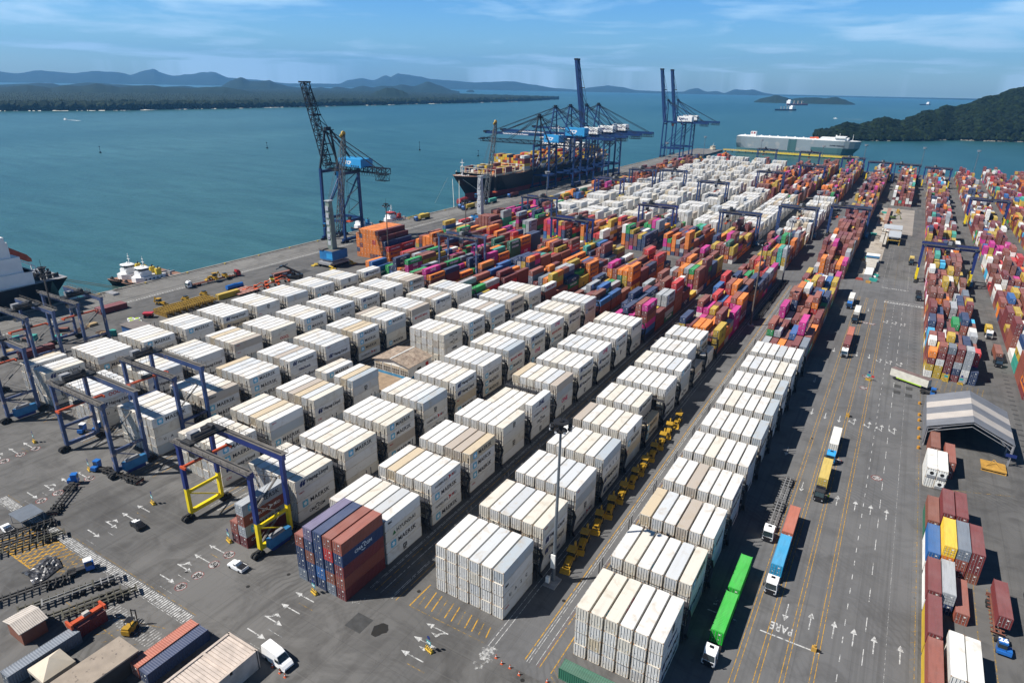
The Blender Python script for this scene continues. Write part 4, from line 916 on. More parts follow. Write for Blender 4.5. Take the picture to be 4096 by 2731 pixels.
# ------------------------------------------------------------ ship to shore cranes
M_SB = mat('quay_crane_blue', (0.010, 0.036, 0.125), 0.45, 0.1, 0.2, 0.15); M_SD = mat('quay_crane_dark', (0.012, 0.017, 0.026), 0.6, 0.2, 0.35, 0.3); M_HB = mat('house_light_blue', (0.03, 0.27, 0.55), 0.5, 0, 0.1, 0.2); M_HW = mat('house_white', (0.78, 0.78, 0.76), 0.5, 0, 0.08, 0.2)
def sts(v, gauge, base, GH, AH, out, back, up, house, lattice, lab, txt, HZ=None):
    X0 = -335.5 if v > 500 else -333.0; t = thing('quay_crane', lab, 'quay crane', (X0, v, 0), 0, 'tall quay cranes standing along the quay'); G = gauge; L_ = 1.5
    for x in (0, G):
        for y in (0, base):
            lg = MB(); lg.bar((x, y, 2.2), (x, y*.9+base*.05, GH), 1.7 if x == 0 else 1.6, 1.5, 0); lg.build('leg', [M_SB], t)
        tr_ = MB().bar((x, -2.5, 2.0), (x, base+2.5, 2.0), 1.4, 1.4, 0)
        for y in (-2.5, 1.5, base-1.5, base+2.5):
            tr_.box(x, y, .8, 1.2, 3.0, 1.0, 1)
        tr_.build('bogie', [M_SB, M_SD], t)
    pb = MB()
    for y in (0, base): pb.bar((0, y, 14), (G, y, 14), 1.3, 1.8, 0); pb.bar((0, y, 14.5), (G, y*.9+base*.05, GH-4), .8, .8, 0)
    for x in (0, G): pb.bar((x, 0, 14), (x, base, 14), 1.3, 1.8, 0); pb.bar((x, 0, GH-2), (x, base, GH-2), 1.4, 1.8, 0)
    pb.bar((0, 0, 15), (0, base, GH-6), .5, .5, 0) if lattice else None
    pb.build('portal_frame', [M_SB], t)
    ym = base/2
    gi = MB()
    if lattice: gi.truss((-1, ym, GH+1.2), (G+back, ym, GH+1.2), 4.6, 3.4, 14, .42, 0); gi.truss((G+back-9, ym, GH-3), (G+back-1, ym, GH-3), 4.2, 3.6, 3, .25, 0)
    else:
        for y in (ym-3.2, ym+3.2): gi.bx(-1, G+back, y-.6, y+.6, GH, GH+2.3, 0)
        for k in range(7): gi.bar((-1+k*(G+back)/6, ym-3.2, GH+1), (-1+k*(G+back)/6, ym+3.2, GH+1), .6, .6, 0)
        gi.truss((G+back-12, ym, GH-2), (G+back, ym, GH-2), 7, 2.4, 4, .3, 1)
    gi.build('girder', [M_SD if lattice else M_SB, M_SD], t)
    hinge = Vector((-1.0, ym, GH+1.2)); ang = R(up); tip = hinge+Vector((-out*math.cos(ang), 0, out*math.sin(ang))); bm = MB(); nrm = Vector((math.sin(ang), 0, math.cos(ang)))
    if lattice: bm.truss(hinge, tip, 4.6, 3.6, 16, .45, 0); bm.box(tip.x, tip.y, tip.z+.6, 4.5, 6.5, 1.0, 0)
    else:
        for y in (-3.2, 3.2):
            a = hinge+Vector((0, y, 0)); b_ = tip+Vector((0, y, 0)); bm.bar(a, b_, 1.2, 2.3, 0) if up < 45 else bm.quadbox([a+Vector((-1.7, -.9, 0)), a+Vector((1.7, -.9, 0)), a+Vector((1.7, .9, 0)), a+Vector((-1.7, .9, 0)), b_+Vector((-1.5, -.9, 0)), b_+Vector((1.5, -.9, 0)), b_+Vector((1.5, .9, 0)), b_+Vector((-1.5, .9, 0))], 0)
        for k in range(9): p = hinge+(tip-hinge)*k/8; bm.bar(p+Vector((0, -3.2, 0)), p+Vector((0, 3.2, 0)), .6, .6, 1)
        bm.box(tip.x, tip.y, tip.z+.8, 3.6, 8.5, 2.0, 1)
        if up > 45:
            for k in range(4, 13): bm.box((hinge+(tip-hinge)*k/18).x+1.3, ym-3.9, (hinge+(tip-hinge)*k/18).z, .4, .15, 1.2, 2)
    bo = bm.build('boom', [M_SD if lattice else M_SB, M_SD, M_WHT], t)
    if not lattice and up < 45:
        wr = MB(); key = text_mb('Terminal de Contêineres de Paranaguá', 1.5, bold=.05); put(wr, key, T(hinge.x-out*.52, ym-3.82, GH+1.2) @ Matrix.Rotation(R(90), 4, 'X'), 4); wr.build('lettering', LM, bo)
    ax = 1.5; ap = Vector((ax, ym, AH)); af = MB()
    for y in (0.6, base-.6):
        af.bar((0, y, GH), (ax, ym+(-2.5 if y < ym else 2.5), AH), 1.1, 1.1, 0); af.bar((G, y, GH), (ax+.8, ym+(-2.5 if y < ym else 2.5), AH), .8, .8, 0)
    for z in (.35, .65): af.bar((ax*z, ym-base*.4*(1-z)-2, GH+(AH-GH)*z), (ax*z, ym+base*.4*(1-z)+2, GH+(AH-GH)*z), .6, .6, 0)
    af.box(ax, ym, AH+.3, 4.2, 7.5, .5, 1); af.box(ax, ym, AH+1.4, 1.8, 4.5, 1.8, 1)
    for y in (-3.7, 3.7): af.bar((ax-2, ym+y, AH+1.3), (ax+2, ym+y, AH+1.3), .1, .1, 1)
    af.build('apex_frame', [M_SD if lattice else M_SB, M_SD], t)
    sy = MB()
    for y in (-3, 3):
        sy.bar((ax, ym+y*.7, AH), (G+back*.86, ym+y, GH+2.2), .45, .45, 0); sy.bar((ax, ym+y*.7, AH), (G+back*.35, ym+y, GH+2.2), .4, .4, 0)
        if up < 45: sy.bar((ax, ym+y*.7, AH), hinge+(tip-hinge)*.92+Vector((0, y, 1.2)), .42, .42, 0); sy.bar((ax, ym+y*.7, AH), hinge+(tip-hinge)*.5+Vector((0, y, 1.2)), .42, .42, 0)
        else:
            mid = hinge+(tip-hinge)*.62+Vector((5 if not lattice else 3.2, y, 0)); sy.bar((ax, ym+y*.7, AH), mid, .22, .22, 0); sy.bar(mid, hinge+(tip-hinge)*.95+Vector((1.2, y, 0)), .3, .3, 0); sy.bar(hinge+(tip-hinge)*.55+Vector((1.5, y, 0)), (ax-1, ym+y, AH+1), .4, .4, 0); sy.box(mid.x-1.2, ym, mid.z, 2.4, 7.4, 1.0, 0) if y > 0 else None
    sy.build('stay', M_SD, t)
    hx, hl, hh = house[1], house[2], house[3]; hm_ = M_HB if house[0] == 'blue' else M_HW; mh = MB().bx(hx, hx+hl, ym-5.5, ym+5.5, GH+2.6, GH+2.6+hh, 0); mh.bx(hx+.3, hx+hl-.3, ym-5.2, ym+5.2, GH+2.6+hh, GH+2.75+hh, 1)
    ho = mh.build('machinery_house', [hm_, M_HW if house[0] == 'white' else M_HB], t); sg = MB()
    put(sg, text_mb(txt, hh*.42, bold=.05), T(hx+hl*.42, ym-5.55, GH+2.6+hh*.5) @ Matrix.Rotation(R(90), 4, 'X'), 4 if house[0] == 'blue' else 1)
    if house[0] == 'blue': rrect(sg, T(hx+hl*.16, ym-5.53, GH+2.6+hh*.5) @ Matrix.Rotation(R(90), 4, 'X'), 1.6, 1.6, .78, 1)
    for k in range(4): sg.bx(hx+hl*.55+k*hl*.1, hx+hl*.6+k*hl*.1, ym-5.6, ym-5.5, GH+2.9, GH+3.7, 0)
    sg.build('lettering', LM, ho)
    cbx = G*.35; cb = MB().bx(cbx, cbx+3.2, ym-1.5, ym+1.5, GH-4.6, GH-1.6, 0).bx(cbx-.06, cbx+1.2, ym-1.55, ym+1.55, GH-4.3, GH-2.4, 1).bx(cbx-1, cbx+5, ym-3.5, ym+3.5, GH-1.4, GH-.4, 2); cb.build('cab', [M_SPR if house[0] == 'white' else M_HB, M_GL, M_SD], t)
    lc = MB()
    for k in range(int(back*.8)//2): xx = G+back*.2+k*2.1; lc.bar((xx, ym-4.4, GH), (xx+.5, ym-4.4, GH-2.2), .12); lc.bar((xx+.5, ym-4.4, GH-2.2), (xx+1.6, ym-4.4, GH-2.2), .12); lc.bar((xx+1.6, ym-4.4, GH-2.2), (xx+2.1, ym-4.4, GH), .12)
    lc.build('cable_festoon', M_SD, t)
    stp = MB(); z = 15; k = 0
    while z < GH-3: stp.bar((G+1.4, base*.2 if k % 2 else base*.8, z), (G+1.4, base*.8 if k % 2 else base*.2, z+5), .7, .15); z += 5; k += 1
    stp.build('stair', M_SD, t)
    rl_ = MB().cyl((-1.2, base*.3, 18), (-.5, base*.3, 18), 2.2, 14); rl_.build('cable_reel', M_SD, t)
    return t
sts(312, 18.5, 17, 47, 70.5, 53, 33, 74, ('blue', 15, 19, 5), True, 'nearest quay crane, lattice boom raised, small light blue house', 'TCP')
sts(606, 18.5, 17, 44, 71, 68, 50, 0, ('blue', 10, 17, 7), True, 'lattice-boomed quay crane over the ship with low blue house', 'TCP')
sts(640, 30, 18, 49, 79, 84, 40, 0, ('blue', 17, 22, 8), False, 'quay crane with large blue machinery house, boom over ship bow', 'TCP')
sts(676, 30, 18, 49.5, 79.5, 84, 40, 0, ('white', 20, 18, 6.5), False, 'leftmost white-housed quay crane of the ship group, boom lowered', 'CMPort')
sts(718, 30, 18, 49.5, 79.5, 78, 40, 81, ('white', 20, 18, 6.5), False, 'only quay crane of the ship group with its boom up', 'CMPort')
sts(752, 30, 18, 50, 80, 84, 42, 0, ('white', 22, 18, 6.5), False, 'rightmost quay crane of the ship group, boom lowered', 'CMPort')
sts(1012, 30, 18, 51, 82, 74, 36, 81, ('white', 20, 22, 7), False, 'left one of two far quay cranes with booms raised', 'CMPort')
sts(1060, 30, 18, 51, 82, 74, 40, 81, ('white', 14, 22, 7), False, 'right one of two far quay cranes with booms raised', 'CMPort')
# ------------------------------------------------------------ mobile harbour cranes
M_MB = mat('harbour_crane_blue', (0.02, 0.15, 0.36), 0.5, 0, 0.2, 0.3); M_MW = mat('harbour_crane_tower', (0.40, 0.42, 0.44), 0.6, 0, 0.25, 0.25); M_PUL = mat('pulley_ochre', (0.5, 0.33, 0.06), 0.6); M_TG = mat('tower_grey_green', (0.19, 0.23, 0.20), 0.7, 0, 0.3, 0.25)
def mhc(x, y, tip, tm, lab, txt):
    t = thing('harbour_crane', lab, 'harbour crane', (x, y, 0), 0, 'mobile harbour cranes on the quay')
    b_ = MB().bx(-5, 5, -7.5, 7.5, 1.6, 3.0, 0).bx(-3.8, 3.8, -5, 5, 3.0, 4.2, 0)
    b_.build('chassis', M_GREY, t); wh = MB()
    for sx in (-4.4, 4.4):
        for k in range(7): wh.cyl((sx-.5, -6.3+k*2.1, .95), (sx+.5, -6.3+k*2.1, .95), .92, 12)
    wh.build('wheels', M_TYRE, t); pd = MB()
    for sx in (-7.5, 7.5):
        for sy_ in (-8, 8): pd.bar((sx*.6, sy_, 1.8), (sx, sy_, 1.2), .7, .7); pd.box(sx, sy_, .35, 2.4, 3.4, .5, 0)
    pd.build('outrigger', mat('outrigger_yellow', (.55, .38, .05), .7, 0, .2), t)
    h = MB().bx(-4.6, 5.6, -6, 6, 4.4, 9.6, 0).bx(-4.7, -1.5, -6.4, -1, 9.6, 10.4, 1).bx(1, 5.6, -6.1, -6, 5.2, 8.2, 2).bx(-4.4, 5.4, -5.8, 5.8, 9.6, 9.72, 1); h.build('machine_house', [M_MB, M_WALK, M_HB], t)
    tw = MB().loft([[(-1.9, -1.9, 9.6), (1.9, -1.9, 9.6), (1.9, 1.9, 9.6), (-1.9, 1.9, 9.6)], [(-1.7, -1.7, 26), (1.7, -1.7, 26), (1.7, 1.7, 26), (-1.7, 1.7, 26)], [(-1.2, -1.4, 37), (1.2, -1.4, 37), (1.2, 1.4, 37), (-1.2, 1.4, 37)]], 0)
    for k in range(6): tw.bx(-1.1, 1.1, -2.02, -1.75, 12+k*4, 14.6+k*4, 1 if tm is M_TG else 0)
    tw.box(0, 0, 37.4, 3.6, 3.6, .5, 1); two = tw.build('tower', [tm, M_MW], t)
    sg = MB(); rrect(sg, T(0, -2.06, 16) @ Matrix.Rotation(R(90), 4, 'X'), 1.7, 1.7, .8, 1); star(sg, T(0, -2.1, 16) @ Matrix.Rotation(R(90), 4, 'X'), .6, 4, 4)
    for k, ch in enumerate(txt): put(sg, text_mb(ch, 1.4, bold=.05), T(0, -2.05, 34-k*1.9) @ Matrix.Rotation(R(90), 4, 'X'), 5)
    sg.build('lettering', LM, two)
    hg = Vector((2.0, 3.0, 16)); tp = Vector(tip)-Vector((x, y, 0)); bm = MB(); d = tp-hg
    for k in range(1): 
        a = hg; b2 = hg+d*.12; e = hg+d*.9
    C = lambda p, w: [p+Vector((-w, -w*.2, 0)), p+Vector((w, -w*.2, 0)), p+Vector((w, w*1.1, .3)), p+Vector((-w, w*1.1, .3))]
    secs = [C(hg, 1.1), C(b2, 1.7), C(e, 1.3), C(tp, .5)]; ns = 20; pts_ = []
    for k in range(ns+1):
        f = k/ns; w_ = (1.1+(1.7-1.1)*f/.12) if f < .12 else ((1.7-.5*(f-.12)/.78) if f < .9 else 1.2-.7*(f-.9)/.1); pts_.append(C(hg+d*f, w_))
    for k in range(ns):
        for i in range(4):
            bm.bar(pts_[k][i], pts_[k+1][i], .32, .32, 0); bm.bar(pts_[k][i], pts_[k][(i+1) % 4], .2, .2, 0); bm.bar(pts_[k][i], pts_[k+1][(i+1+2*(k % 2)) % 4], .2, .2, 0)
    bo = bm.build('boom', mat('lattice_grey', (.07, .08, .09), .6, .2, .3), t); pu = MB().cyl(tp+Vector((-.4, 0, .4)), tp+Vector((.4, 0, .4)), 1.5, 14).cyl(tp+Vector((-.9, -1.2, -.8)), tp+Vector((-.5, -1.2, -.8)), 1.0, 12); pu.build('pulley', M_PUL, bo)
    c_ = MB()
    for dx_ in (-.6, .6): c_.bar((dx_, 0, 37.6), tp+Vector((dx_*.5, 0, .5)), .12); c_.bar(tp+Vector((dx_, 0, 0)), (tp.x+dx_, tp.y, 24), .12); c_.bar((dx_, 0.5, 37), hg+d*.45+Vector((dx_, 0, 0)), .14)
    c_.build('cable', M_BLKM, t); hk = MB().box(tp.x, tp.y, 23.5, 1.6, 1.2, 1.6, 0).box(tp.x, tp.y, 21.6, 3.2, 2.6, .8, 1); hk.build('hook_block', [M_BLKM, M_SPR], t)
    cb = MB().bx(-3.4, -1.9, -2.6, -.6, 22, 24.6, 0).bx(-3.45, -1.85, -2.7, -2.55, 22.4, 24.2, 1); cb.build('cab', [M_MB, M_GL], t)
mhc(-279.5, 266.5, (-285.5, 288, 72), M_TG, 'harbour crane with greyish green tower in front of lattice quay crane', '')
mhc(-270.5, 409, (-277, 440, 73.5), M_MW, 'harbour crane with pale tower on blue house before the ship', 'TCP')
# ------------------------------------------------------------ light masts
M_MAST = mat('mast_galvanised', (.15, .17, .19), .5, .3, .15); M_MASTR = mat('mast_rusty', (.12, .10, .085), .8, .1, .4, .3); M_LAMP = mat('lamp_glass', (.5, .52, .55), .3, .2, .2)
def mast(H, mm_):
    P = Proto(); P.add('pole', MB().cyl((0, 0, .3), (0, 0, H-2), .42, 12, 0, .24).cyl((0, 0, 0), (0, 0, .5), 1.5, 10, 1), [mm_, M_GREY])
    hd = MB().cyl((0, 0, H-.5), (0, 0, H-.3), 1.55, 14, 0).cyl((0, 0, H-2.4), (0, 0, H-2.2), 1.3, 12, 0).cyl((0, 0, H-2.4), (0, 0, H), .5, 8, 0)
    i = P.add('lamp_ring', hd, M_BLKM)
    for k in range(8):
        a = 2*math.pi*k/8; c, s_ = math.cos(a), math.sin(a); P.add('floodlight', MB().box(1.9*c, 1.9*s_, H-1.5, .7, .5, .6, 0, a).box(2.15*c, 2.15*s_, H-1.7, .4, .46, .4, 1, a), [M_BLKM, M_LAMP], i)
    P.add('lightning_rod', MB().bar((0, 0, H), (0, 0, H+2.6), .1), M_BLKM); return P
def mast_small(H, mm_):
    P = Proto(); P.add('pole', MB().cyl((0, 0, 0), (0, 0, H), .45, 8, 0, .25), mm_); P.add('lamp_ring', MB().cyl((0, 0, H-1.6), (0, 0, H-1.2), 2.0, 10).cyl((0, 0, H-.3), (0, 0, H), 2.3, 10).box(1.6, 0, H-1.2, .9, .7, .9).box(-1.6, 0, H-1.2, .9, .7, .9).box(0, 1.6, H-1.2, .7, .9, .9).box(0, -1.6, H-1.2, .7, .9, .9), M_GREY if mm_ is M_MAST else M_BLKM); return P
mn = mast(39.7, M_MAST); GM = 'tall lighting masts across the yard'
mn.place('light_mast', 'tall grey light mast standing at the front of the backhoe line', 'light mast', (-48.4, 101.8, 0), 0, GM)
bxs = MB().bx(-.5, .5, -.75, -.45, 4.2, 7.6, 0).bx(-.9, -.1, -2.0, -1.3, 1.0, 2.4, 0).bx(-1.4, 1.4, -2.2, 1.4, 0, .35, 1); tag(bxs.build('mast_sign', [M_WHT, M_GREY], None, (-48.4, 101.8, 0)), 'blank white panel and switch box on the nearest mast foot', 'sign panel')
mr = mast(34.6, M_MASTR); mr.place('light_mast', 'dark rusty light mast behind the leftmost cranes', 'light mast', (-269.5, 112, 0), 0, GM); mr.place('light_mast', 'dark light mast rising in front of the orange quay stack', 'light mast', (-259.5, 292, 0), 0, GM)
mr.place('light_mast', 'light mast right of the white flat roofed shed row on the quay', 'light mast', (-229, 330, 0), 0, GM)
m2 = mast(39.4, M_MASTR); m2.place('light_mast', 'brownish light mast beside the line of empty chassis', 'light mast', (-48, 296, 0), 0, GM)
ms_ = mast_small(35, M_MAST)
for (x, y), lb in zip([(-48.6, 381), (-50.2, 507), (-49, 790), (-253.5, 483), (-262, 620), (-100, 950), (-55, 1010), (12, 1016), (70, 1014), (-266, 1000), (-274, 850), (-186, 1000)],
    ['pale light mast at the cross aisle corner of the road row', 'pale light mast beside the far blue crane over white boxes', 'far light mast at the front of the coloured far blocks', 'light mast rising behind the blue quay-side crane', 'light mast in front of the group of quay cranes', 'far light mast in front of the car carrier middle', 'light mast by the water just right of the car carrier bow', 'middle light mast at the far water edge', 'rightmost light mast at the far water edge', 'light mast by the two far raised-boom cranes', 'light mast left of the two far raised-boom cranes', 'light mast before the car carrier stern']):
    ms_.place('light_mast', lb, 'light mast', (x, y, 0), 0, GM)
# ------------------------------------------------------------ ships
def hull(L_, B, D, zb, flare=1.0, m=0, ms=1, bulb=True, wl=3.5, sheer=2.5, transom=.75):
    rings = []; N_ = 26
    mb = MB()
    for k in range(N_+1):
        f = k/N_; x = f*L_     # 0 = bow tip
        bow = min(1, f/.22); st = min(1, (1-f)/.12)
        wt = B/2*(math.sin(bow*math.pi/2)**.55)*(transom+(1-transom)*st); wb = B/2*(math.sin(bow*math.pi/2)**(1.25*flare))*(st**.5*.85+.05)
        xs = x+(1-bow)*0; xb = x+(L_*.055 if f == 0 else L_*.055*(1-bow)); top = D+sheer*(1-bow)**2
        rings.append([(xs, -wt, top), (xb, -wb*.98, wl), (xb, -wb*.9, zb), (xb, wb*.9, zb), (xb, wb*.98, wl), (xs, wt, top)])
    b = len(mb.v)
    for r_ in rings: mb.v += r_
    for k in range(N_):
        for i in range(5):
            mb.f.append((b+k*6+i, b+(k+1)*6+i, b+(k+1)*6+i+1, b+k*6+i+1)); mb.m.append(ms if i in (1, 3) else (m if i != 2 else ms))
        mb.f.append((b+k*6+5, b+(k+1)*6+5, b+(k+1)*6, b+k*6)); mb.m.append(2)
    mb.f.append(tuple(b+N_*6+i for i in range(6))); mb.m.append(m)
    return mb
M_HBK = mat('hull_black', (.012, .014, .02), .45, 0, .2, .05); M_HRD = mat('hull_red', (.24, .025, .03), .6, 0, .25, .05); M_DECK = mat('deck_brown', (.28, .15, .10), .8, 0, .3, .2); M_LASH = mat('lashing_cream', (.58, .52, .40), .6, 0, .2, .3)
t = thing('container_ship', 'black container ship with red waterline moored under the quay cranes', 'container ship', (-354.5, 492, 0), R(90)); 
hb = hull(325, 42, 19, -3.2, 1.4, wl=4.5, sheer=3.5); ho_ = hb.build('hull', [M_HBK, M_HRD, M_DECK], t)
MB().cyl((9, 0, -1.6), (26, 0, -1.2), 2.6, 10, 0, 3.4).blob((8.5, 0, -1.6), 3.6, 0, 1, .8).build('bulbous_bow', M_HRD, ho_)
put_ = MB(); put(put_, text_mb('ORCA', 1.6), T(30, -15.8, 17) @ Matrix.Rotation(R(90), 4, 'X'), 4) if False else None
fo = MB().prism([(24, -15, 19), (31, -19, 19), (31, -19, 23), (24, -15, 22.5)], (0, .6, 0), 0).prism([(24, 15, 19), (31, 19, 19), (31, 19, 23), (24, 15, 22.5)], (0, -.6, 0), 0).prism([(24, -15, 19), (24, 15, 19), (24, 15, 22.5), (24, -15, 22.5)], (.6, 0, 0), 0)
for k in range(8): fo.cyl((10+(k%4)*3.2, -4+(k//4)*7, 21), (10+(k%4)*3.2, -2+(k//4)*7, 21), .9, 8); fo.build('breakwater', M_HW, t)
fm_ = MB().cyl((14, 0, 20), (14, 0, 36), .5, 8, 0, .3).box(14, 0, 33, 1.2, 4, .3, 0).box(14, 0, 30, 2, 2, .4, 0); fm_.build('foremast', M_WHT, t)
dk = MB()
for k in range(15): 
    x = 40+k*18
    if 195 < x < 222: continue
    for y in [-20+i*5 for i in range(9)]: dk.bar((x, y, 19), (x, y, 25.5), .5, .5)
    dk.bar((x, -20.5, 25.5), (x, 20.5, 25.5), .8, .4); dk.bar((x, -20.5, 22.2), (x, 20.5, 22.2), .8, .3); dk.bx(x+1.5, x+15, -18.5, 18.5, 19.2, 20.6, 0)
    for y in (-20.3, 20.3): dk.bar((x, y, 20.6), (x+14, y, 20.6), .15); dk.bar((x, y, 21.4), (x+14, y, 21.4), .12)
dk.build('lashing_bridge', M_LASH, t)
ac = MB().bx(200, 214, -17, 17, 19, 42, 0).bx(201, 213, -21, 21, 42, 45, 0).bx(203, 211, -6, 6, 45, 48, 0).cyl((207, 0, 48), (207, 0, 58), .5, 8)
for z in range(7): ac.bx(199.9, 200, -15, 15, 21.5+z*3, 22.6+z*3, 1)
ac.bx(200.9, 201, -20, 20, 43, 44.2, 1); ac.build('superstructure', [M_HW, M_GL], t)
fu = MB().bx(262, 274, -7, 7, 19, 36, 0).cyl((266, 0, 36), (266, 0, 41), 1.4, 10, 1); fu.build('funnel', [M_HW, M_BLKM], t)
g = random.Random(12); cid = 0; SC = []
def shipbox(x, cc, tt, nm): SC.append((x, cc, tt, nm))
for bay_, hts in ((41, [2, 1, 0, 2, 3, 1, 0, 1, 2, 1, 1, 0, 1, 2]), (59, [2, 2, 1, 2, 1, 3, 0, 1, 2, 0, 1, 1, 2, 1]), (77, [0, 1, 0, 0, 1, 0, 2, 0, 1, 0, 0, 0, 1, 0]), (95, [5, 5, 4, 5, 5, 4, 4, 5, 5, 5, 4, 5, 5, 5]), (113, [2, 3, 3, 2, 3, 3, 2, 3, 3, 2, 3, 2, 2, 3]), (131, [3, 3, 3, 3, 4, 3, 3, 4, 3, 3, 3, 3, 3, 3]), (149, [4, 5, 4, 4, 5, 5, 4, 4, 5, 4, 4, 4, 4, 4]), (167, [2, 3, 3, 2, 3, 3, 2, 3, 3, 2, 3, 2, 2, 3]), (185, [4, 4, 4, 5, 5, 5, 4, 4, 4, 4, 5, 5, 5, 4]), (222, [3]*14), (240, [4, 3]*7), (276, [3, 4]*7), (294, [2]*14)):
    for i, h_ in enumerate(hts):
        for q in range(h_): shipbox(bay_, i, q, pick(dict(ochre=34, maroon=26, brick=12, navy=8, orange=8, white=6, grey=3, red=3)))
def color_mesh(name, boxes, mats_):        # many boxes of one kind as one mesh with its own colours
    mb = MB(); CO = []
    for x0, x1, y0, y1, z0, z1, c in boxes: mb.bx(x0, x1, y0, y1, z0, z1); CO += [c]*6
    me = mb.mesh(name, mats_); ca = me.color_attributes.new('Col', 'FLOAT_COLOR', 'CORNER'); cc = np.ones((len(me.loops), 4), dtype=np.float32); cc[:, :3] = np.repeat(np.array(CO), 4, axis=0); ca.data.foreach_set('color', cc.ravel()); return me
BX = []
for x, i, q, nm in SC:
    c = PAL[nm][0]; u = g.uniform(.85, 1.15); X = -354.5-(-18.2+i*2.6+2.44) ; y0 = 492+x+2.2
    BX.append((X, X+2.44, y0, y0+12.19, 20.7+q*2.6, 20.7+q*2.6+2.55, tuple(min(1, a*u) for a in c)))
struct(ob('ship_cargo_containers', color_mesh('ship_cargo_containers', BX, [P_DRYS])), 'stuff')
ml = MB()
for a, b_ in (((-352, 497, 19), (-333, 470, .5)), ((-358, 495, 19), (-333, 462, .5)), ((-350, 500, 19), (-333, 520, .5)), ((-362, 493, 20), (-372, 486, -3.2))): ml.bar(a, b_, .28)
tag(ml.build('mooring_line', mat('rope_white', (.6, .58, .5), .8)), 'pale mooring ropes running from the black ship bow to quay', 'rope')
# car carrier beyond the yard
M_CC = mat('carrier_grey', (.22, .27, .30), .55, 0, .1, .04, stain=(.30, .32, .33), stainamt=.2); M_CCG = mat('carrier_green', (.05, .13, .14), .55, 0, .1, .04)
t = thing('car_carrier', 'long grey car carrier ship with green bow bottom behind the pier', 'ship', (-76, 1252, 0), R(180)); rr = []
mb = MB(); N_ = 24
for k in range(N_+1):
    f = k/N_; x = f*198; bow = min(1, f/.16); wt = 16*math.sin(bow*math.pi/2)**.5; wb = 16*math.sin(bow*math.pi/2)**1.3*(1 if f < .9 else (1-f)/.1*.6+.4); xb = x+9*(1-bow); zt = 23.5
    rr.append([(x, -wt, zt), (x+2*(1-bow), -(wt*.7+wb*.3), 12), (xb, -wb, 4), (xb, -wb*.95, -3.3), (xb, wb*.95, -3.3), (xb, wb, 4), (x+2*(1-bow), (wt*.7+wb*.3), 12), (x, wt, zt)])
for r_ in rr: mb.v += r_
for k in range(N_):
    for i in range(7): mb.f.append((k*8+i, (k+1)*8+i, (k+1)*8+i+1, k*8+i+1)); mb.m.append(1 if (i in (2, 4) or (i in (1, 5) and k < 9)) else 0)
    mb.f.append((k*8+7, (k+1)*8+7, (k+1)*8, k*8)); mb.m.append(2)
mb.f.append(tuple(N_*8+i for i in range(8))); mb.m.append(0); cch = mb.build('hull', [M_CC, M_CCG, M_HW], t)
tp_ = MB().bx(24, 196, -14.5, 14.5, 23.5, 24.4, 0).bx(20, 62, -13, 13, 24.4, 27.6, 0).bx(24, 40, -15.5, 15.5, 27.6, 29.6, 0)
for k in range(18): tp_.box(70+k*7, (-1)**k*9, 25, 2.2, 2.2, 1.4, 0)
tp_.bx(24-.1, 24, -14, 14, 28.2, 29.2, 1).build('superstructure', [M_HW, M_GL], t)
MB().bx(168, 177, -5, 5, 24.4, 31.5, 0).bx(169, 176, -5.1, 5.1, 27.5, 31, 1).build('funnel', [M_HW, M_HRD], t)
sg = MB(); put(sg, text_mb('K', 3.0, bold=.06), T(172.5, 5.2, 29.2) @ Matrix.Rotation(R(90), 4, 'X') @ Matrix.Rotation(math.pi, 4, 'Y'), 4)
put(sg, text_mb('DOVER HIGHWAY', 2.0, bold=.05), T(34, 16.15, 15.5) @ Matrix.Rotation(R(90), 4, 'X') @ Matrix.Rotation(math.pi, 4, 'Y'), 0); sg.build('lettering', LM, t)
MB().bx(66, 80, -1, 1, 24.4, 27, 0).bx(68, 74, -9, -5, 24.4, 27.2, 0).build('lifeboat', mat('lifeboat_orange', (.6, .12, .05), .6), t)
dr = MB().bx(98, 101, 15.2, 16.4, -2, 23, 0).bx(108, 111, 15.2, 16.4, -2, 23, 0).bx(101, 108, 16.0, 16.1, 2, 22, 1); dr.build('side_ramp', [M_CCG, M_CCG], cch)
MB().cyl((14, 0, 23.5), (14, 0, 34), .4, 6, 0, .2).cyl((34, 5, 29.6), (34, 5, 35), .3, 6).blob((40, -6, 30.5), 1.6, 0, 3).build('mast', M_WHT, t)
# yellow pier in front of it
py_ = thing('pier', 'long yellow railed pier deck in front of the car carrier', 'pier', (0, 0, 0))
mb = MB().bx(-290, -74, 1216, 1224, -.6, .6, 0)
for k in range(19): mb.cyl((-286+k*11.5, 1218, -9), (-286+k*11.5, 1218, -.6), .7, 8, 1); mb.cyl((-286+k*11.5, 1222, -9), (-286+k*11.5, 1222, -.6), .7, 8, 1)
mb.build('deck', [mat('pier_ochre', (.52, .38, .12), .8, 0, .3, .15), M_GREY], py_)
mb = MB()
for y in (1216.2, 1223.8):
    for z in (1.2, 1.8): mb.bar((-290, y, z), (-74, y, z), .15)
    for k in range(55): mb.bar((-290+k*4, y, .6), (-290+k*4, y, 1.9), .18)
mb.bx(-200, -74, 1215.6, 1216, -1.2, 1.0); mb.build('railing', mat('pier_yellow', (.68, .50, .04), .6), py_)
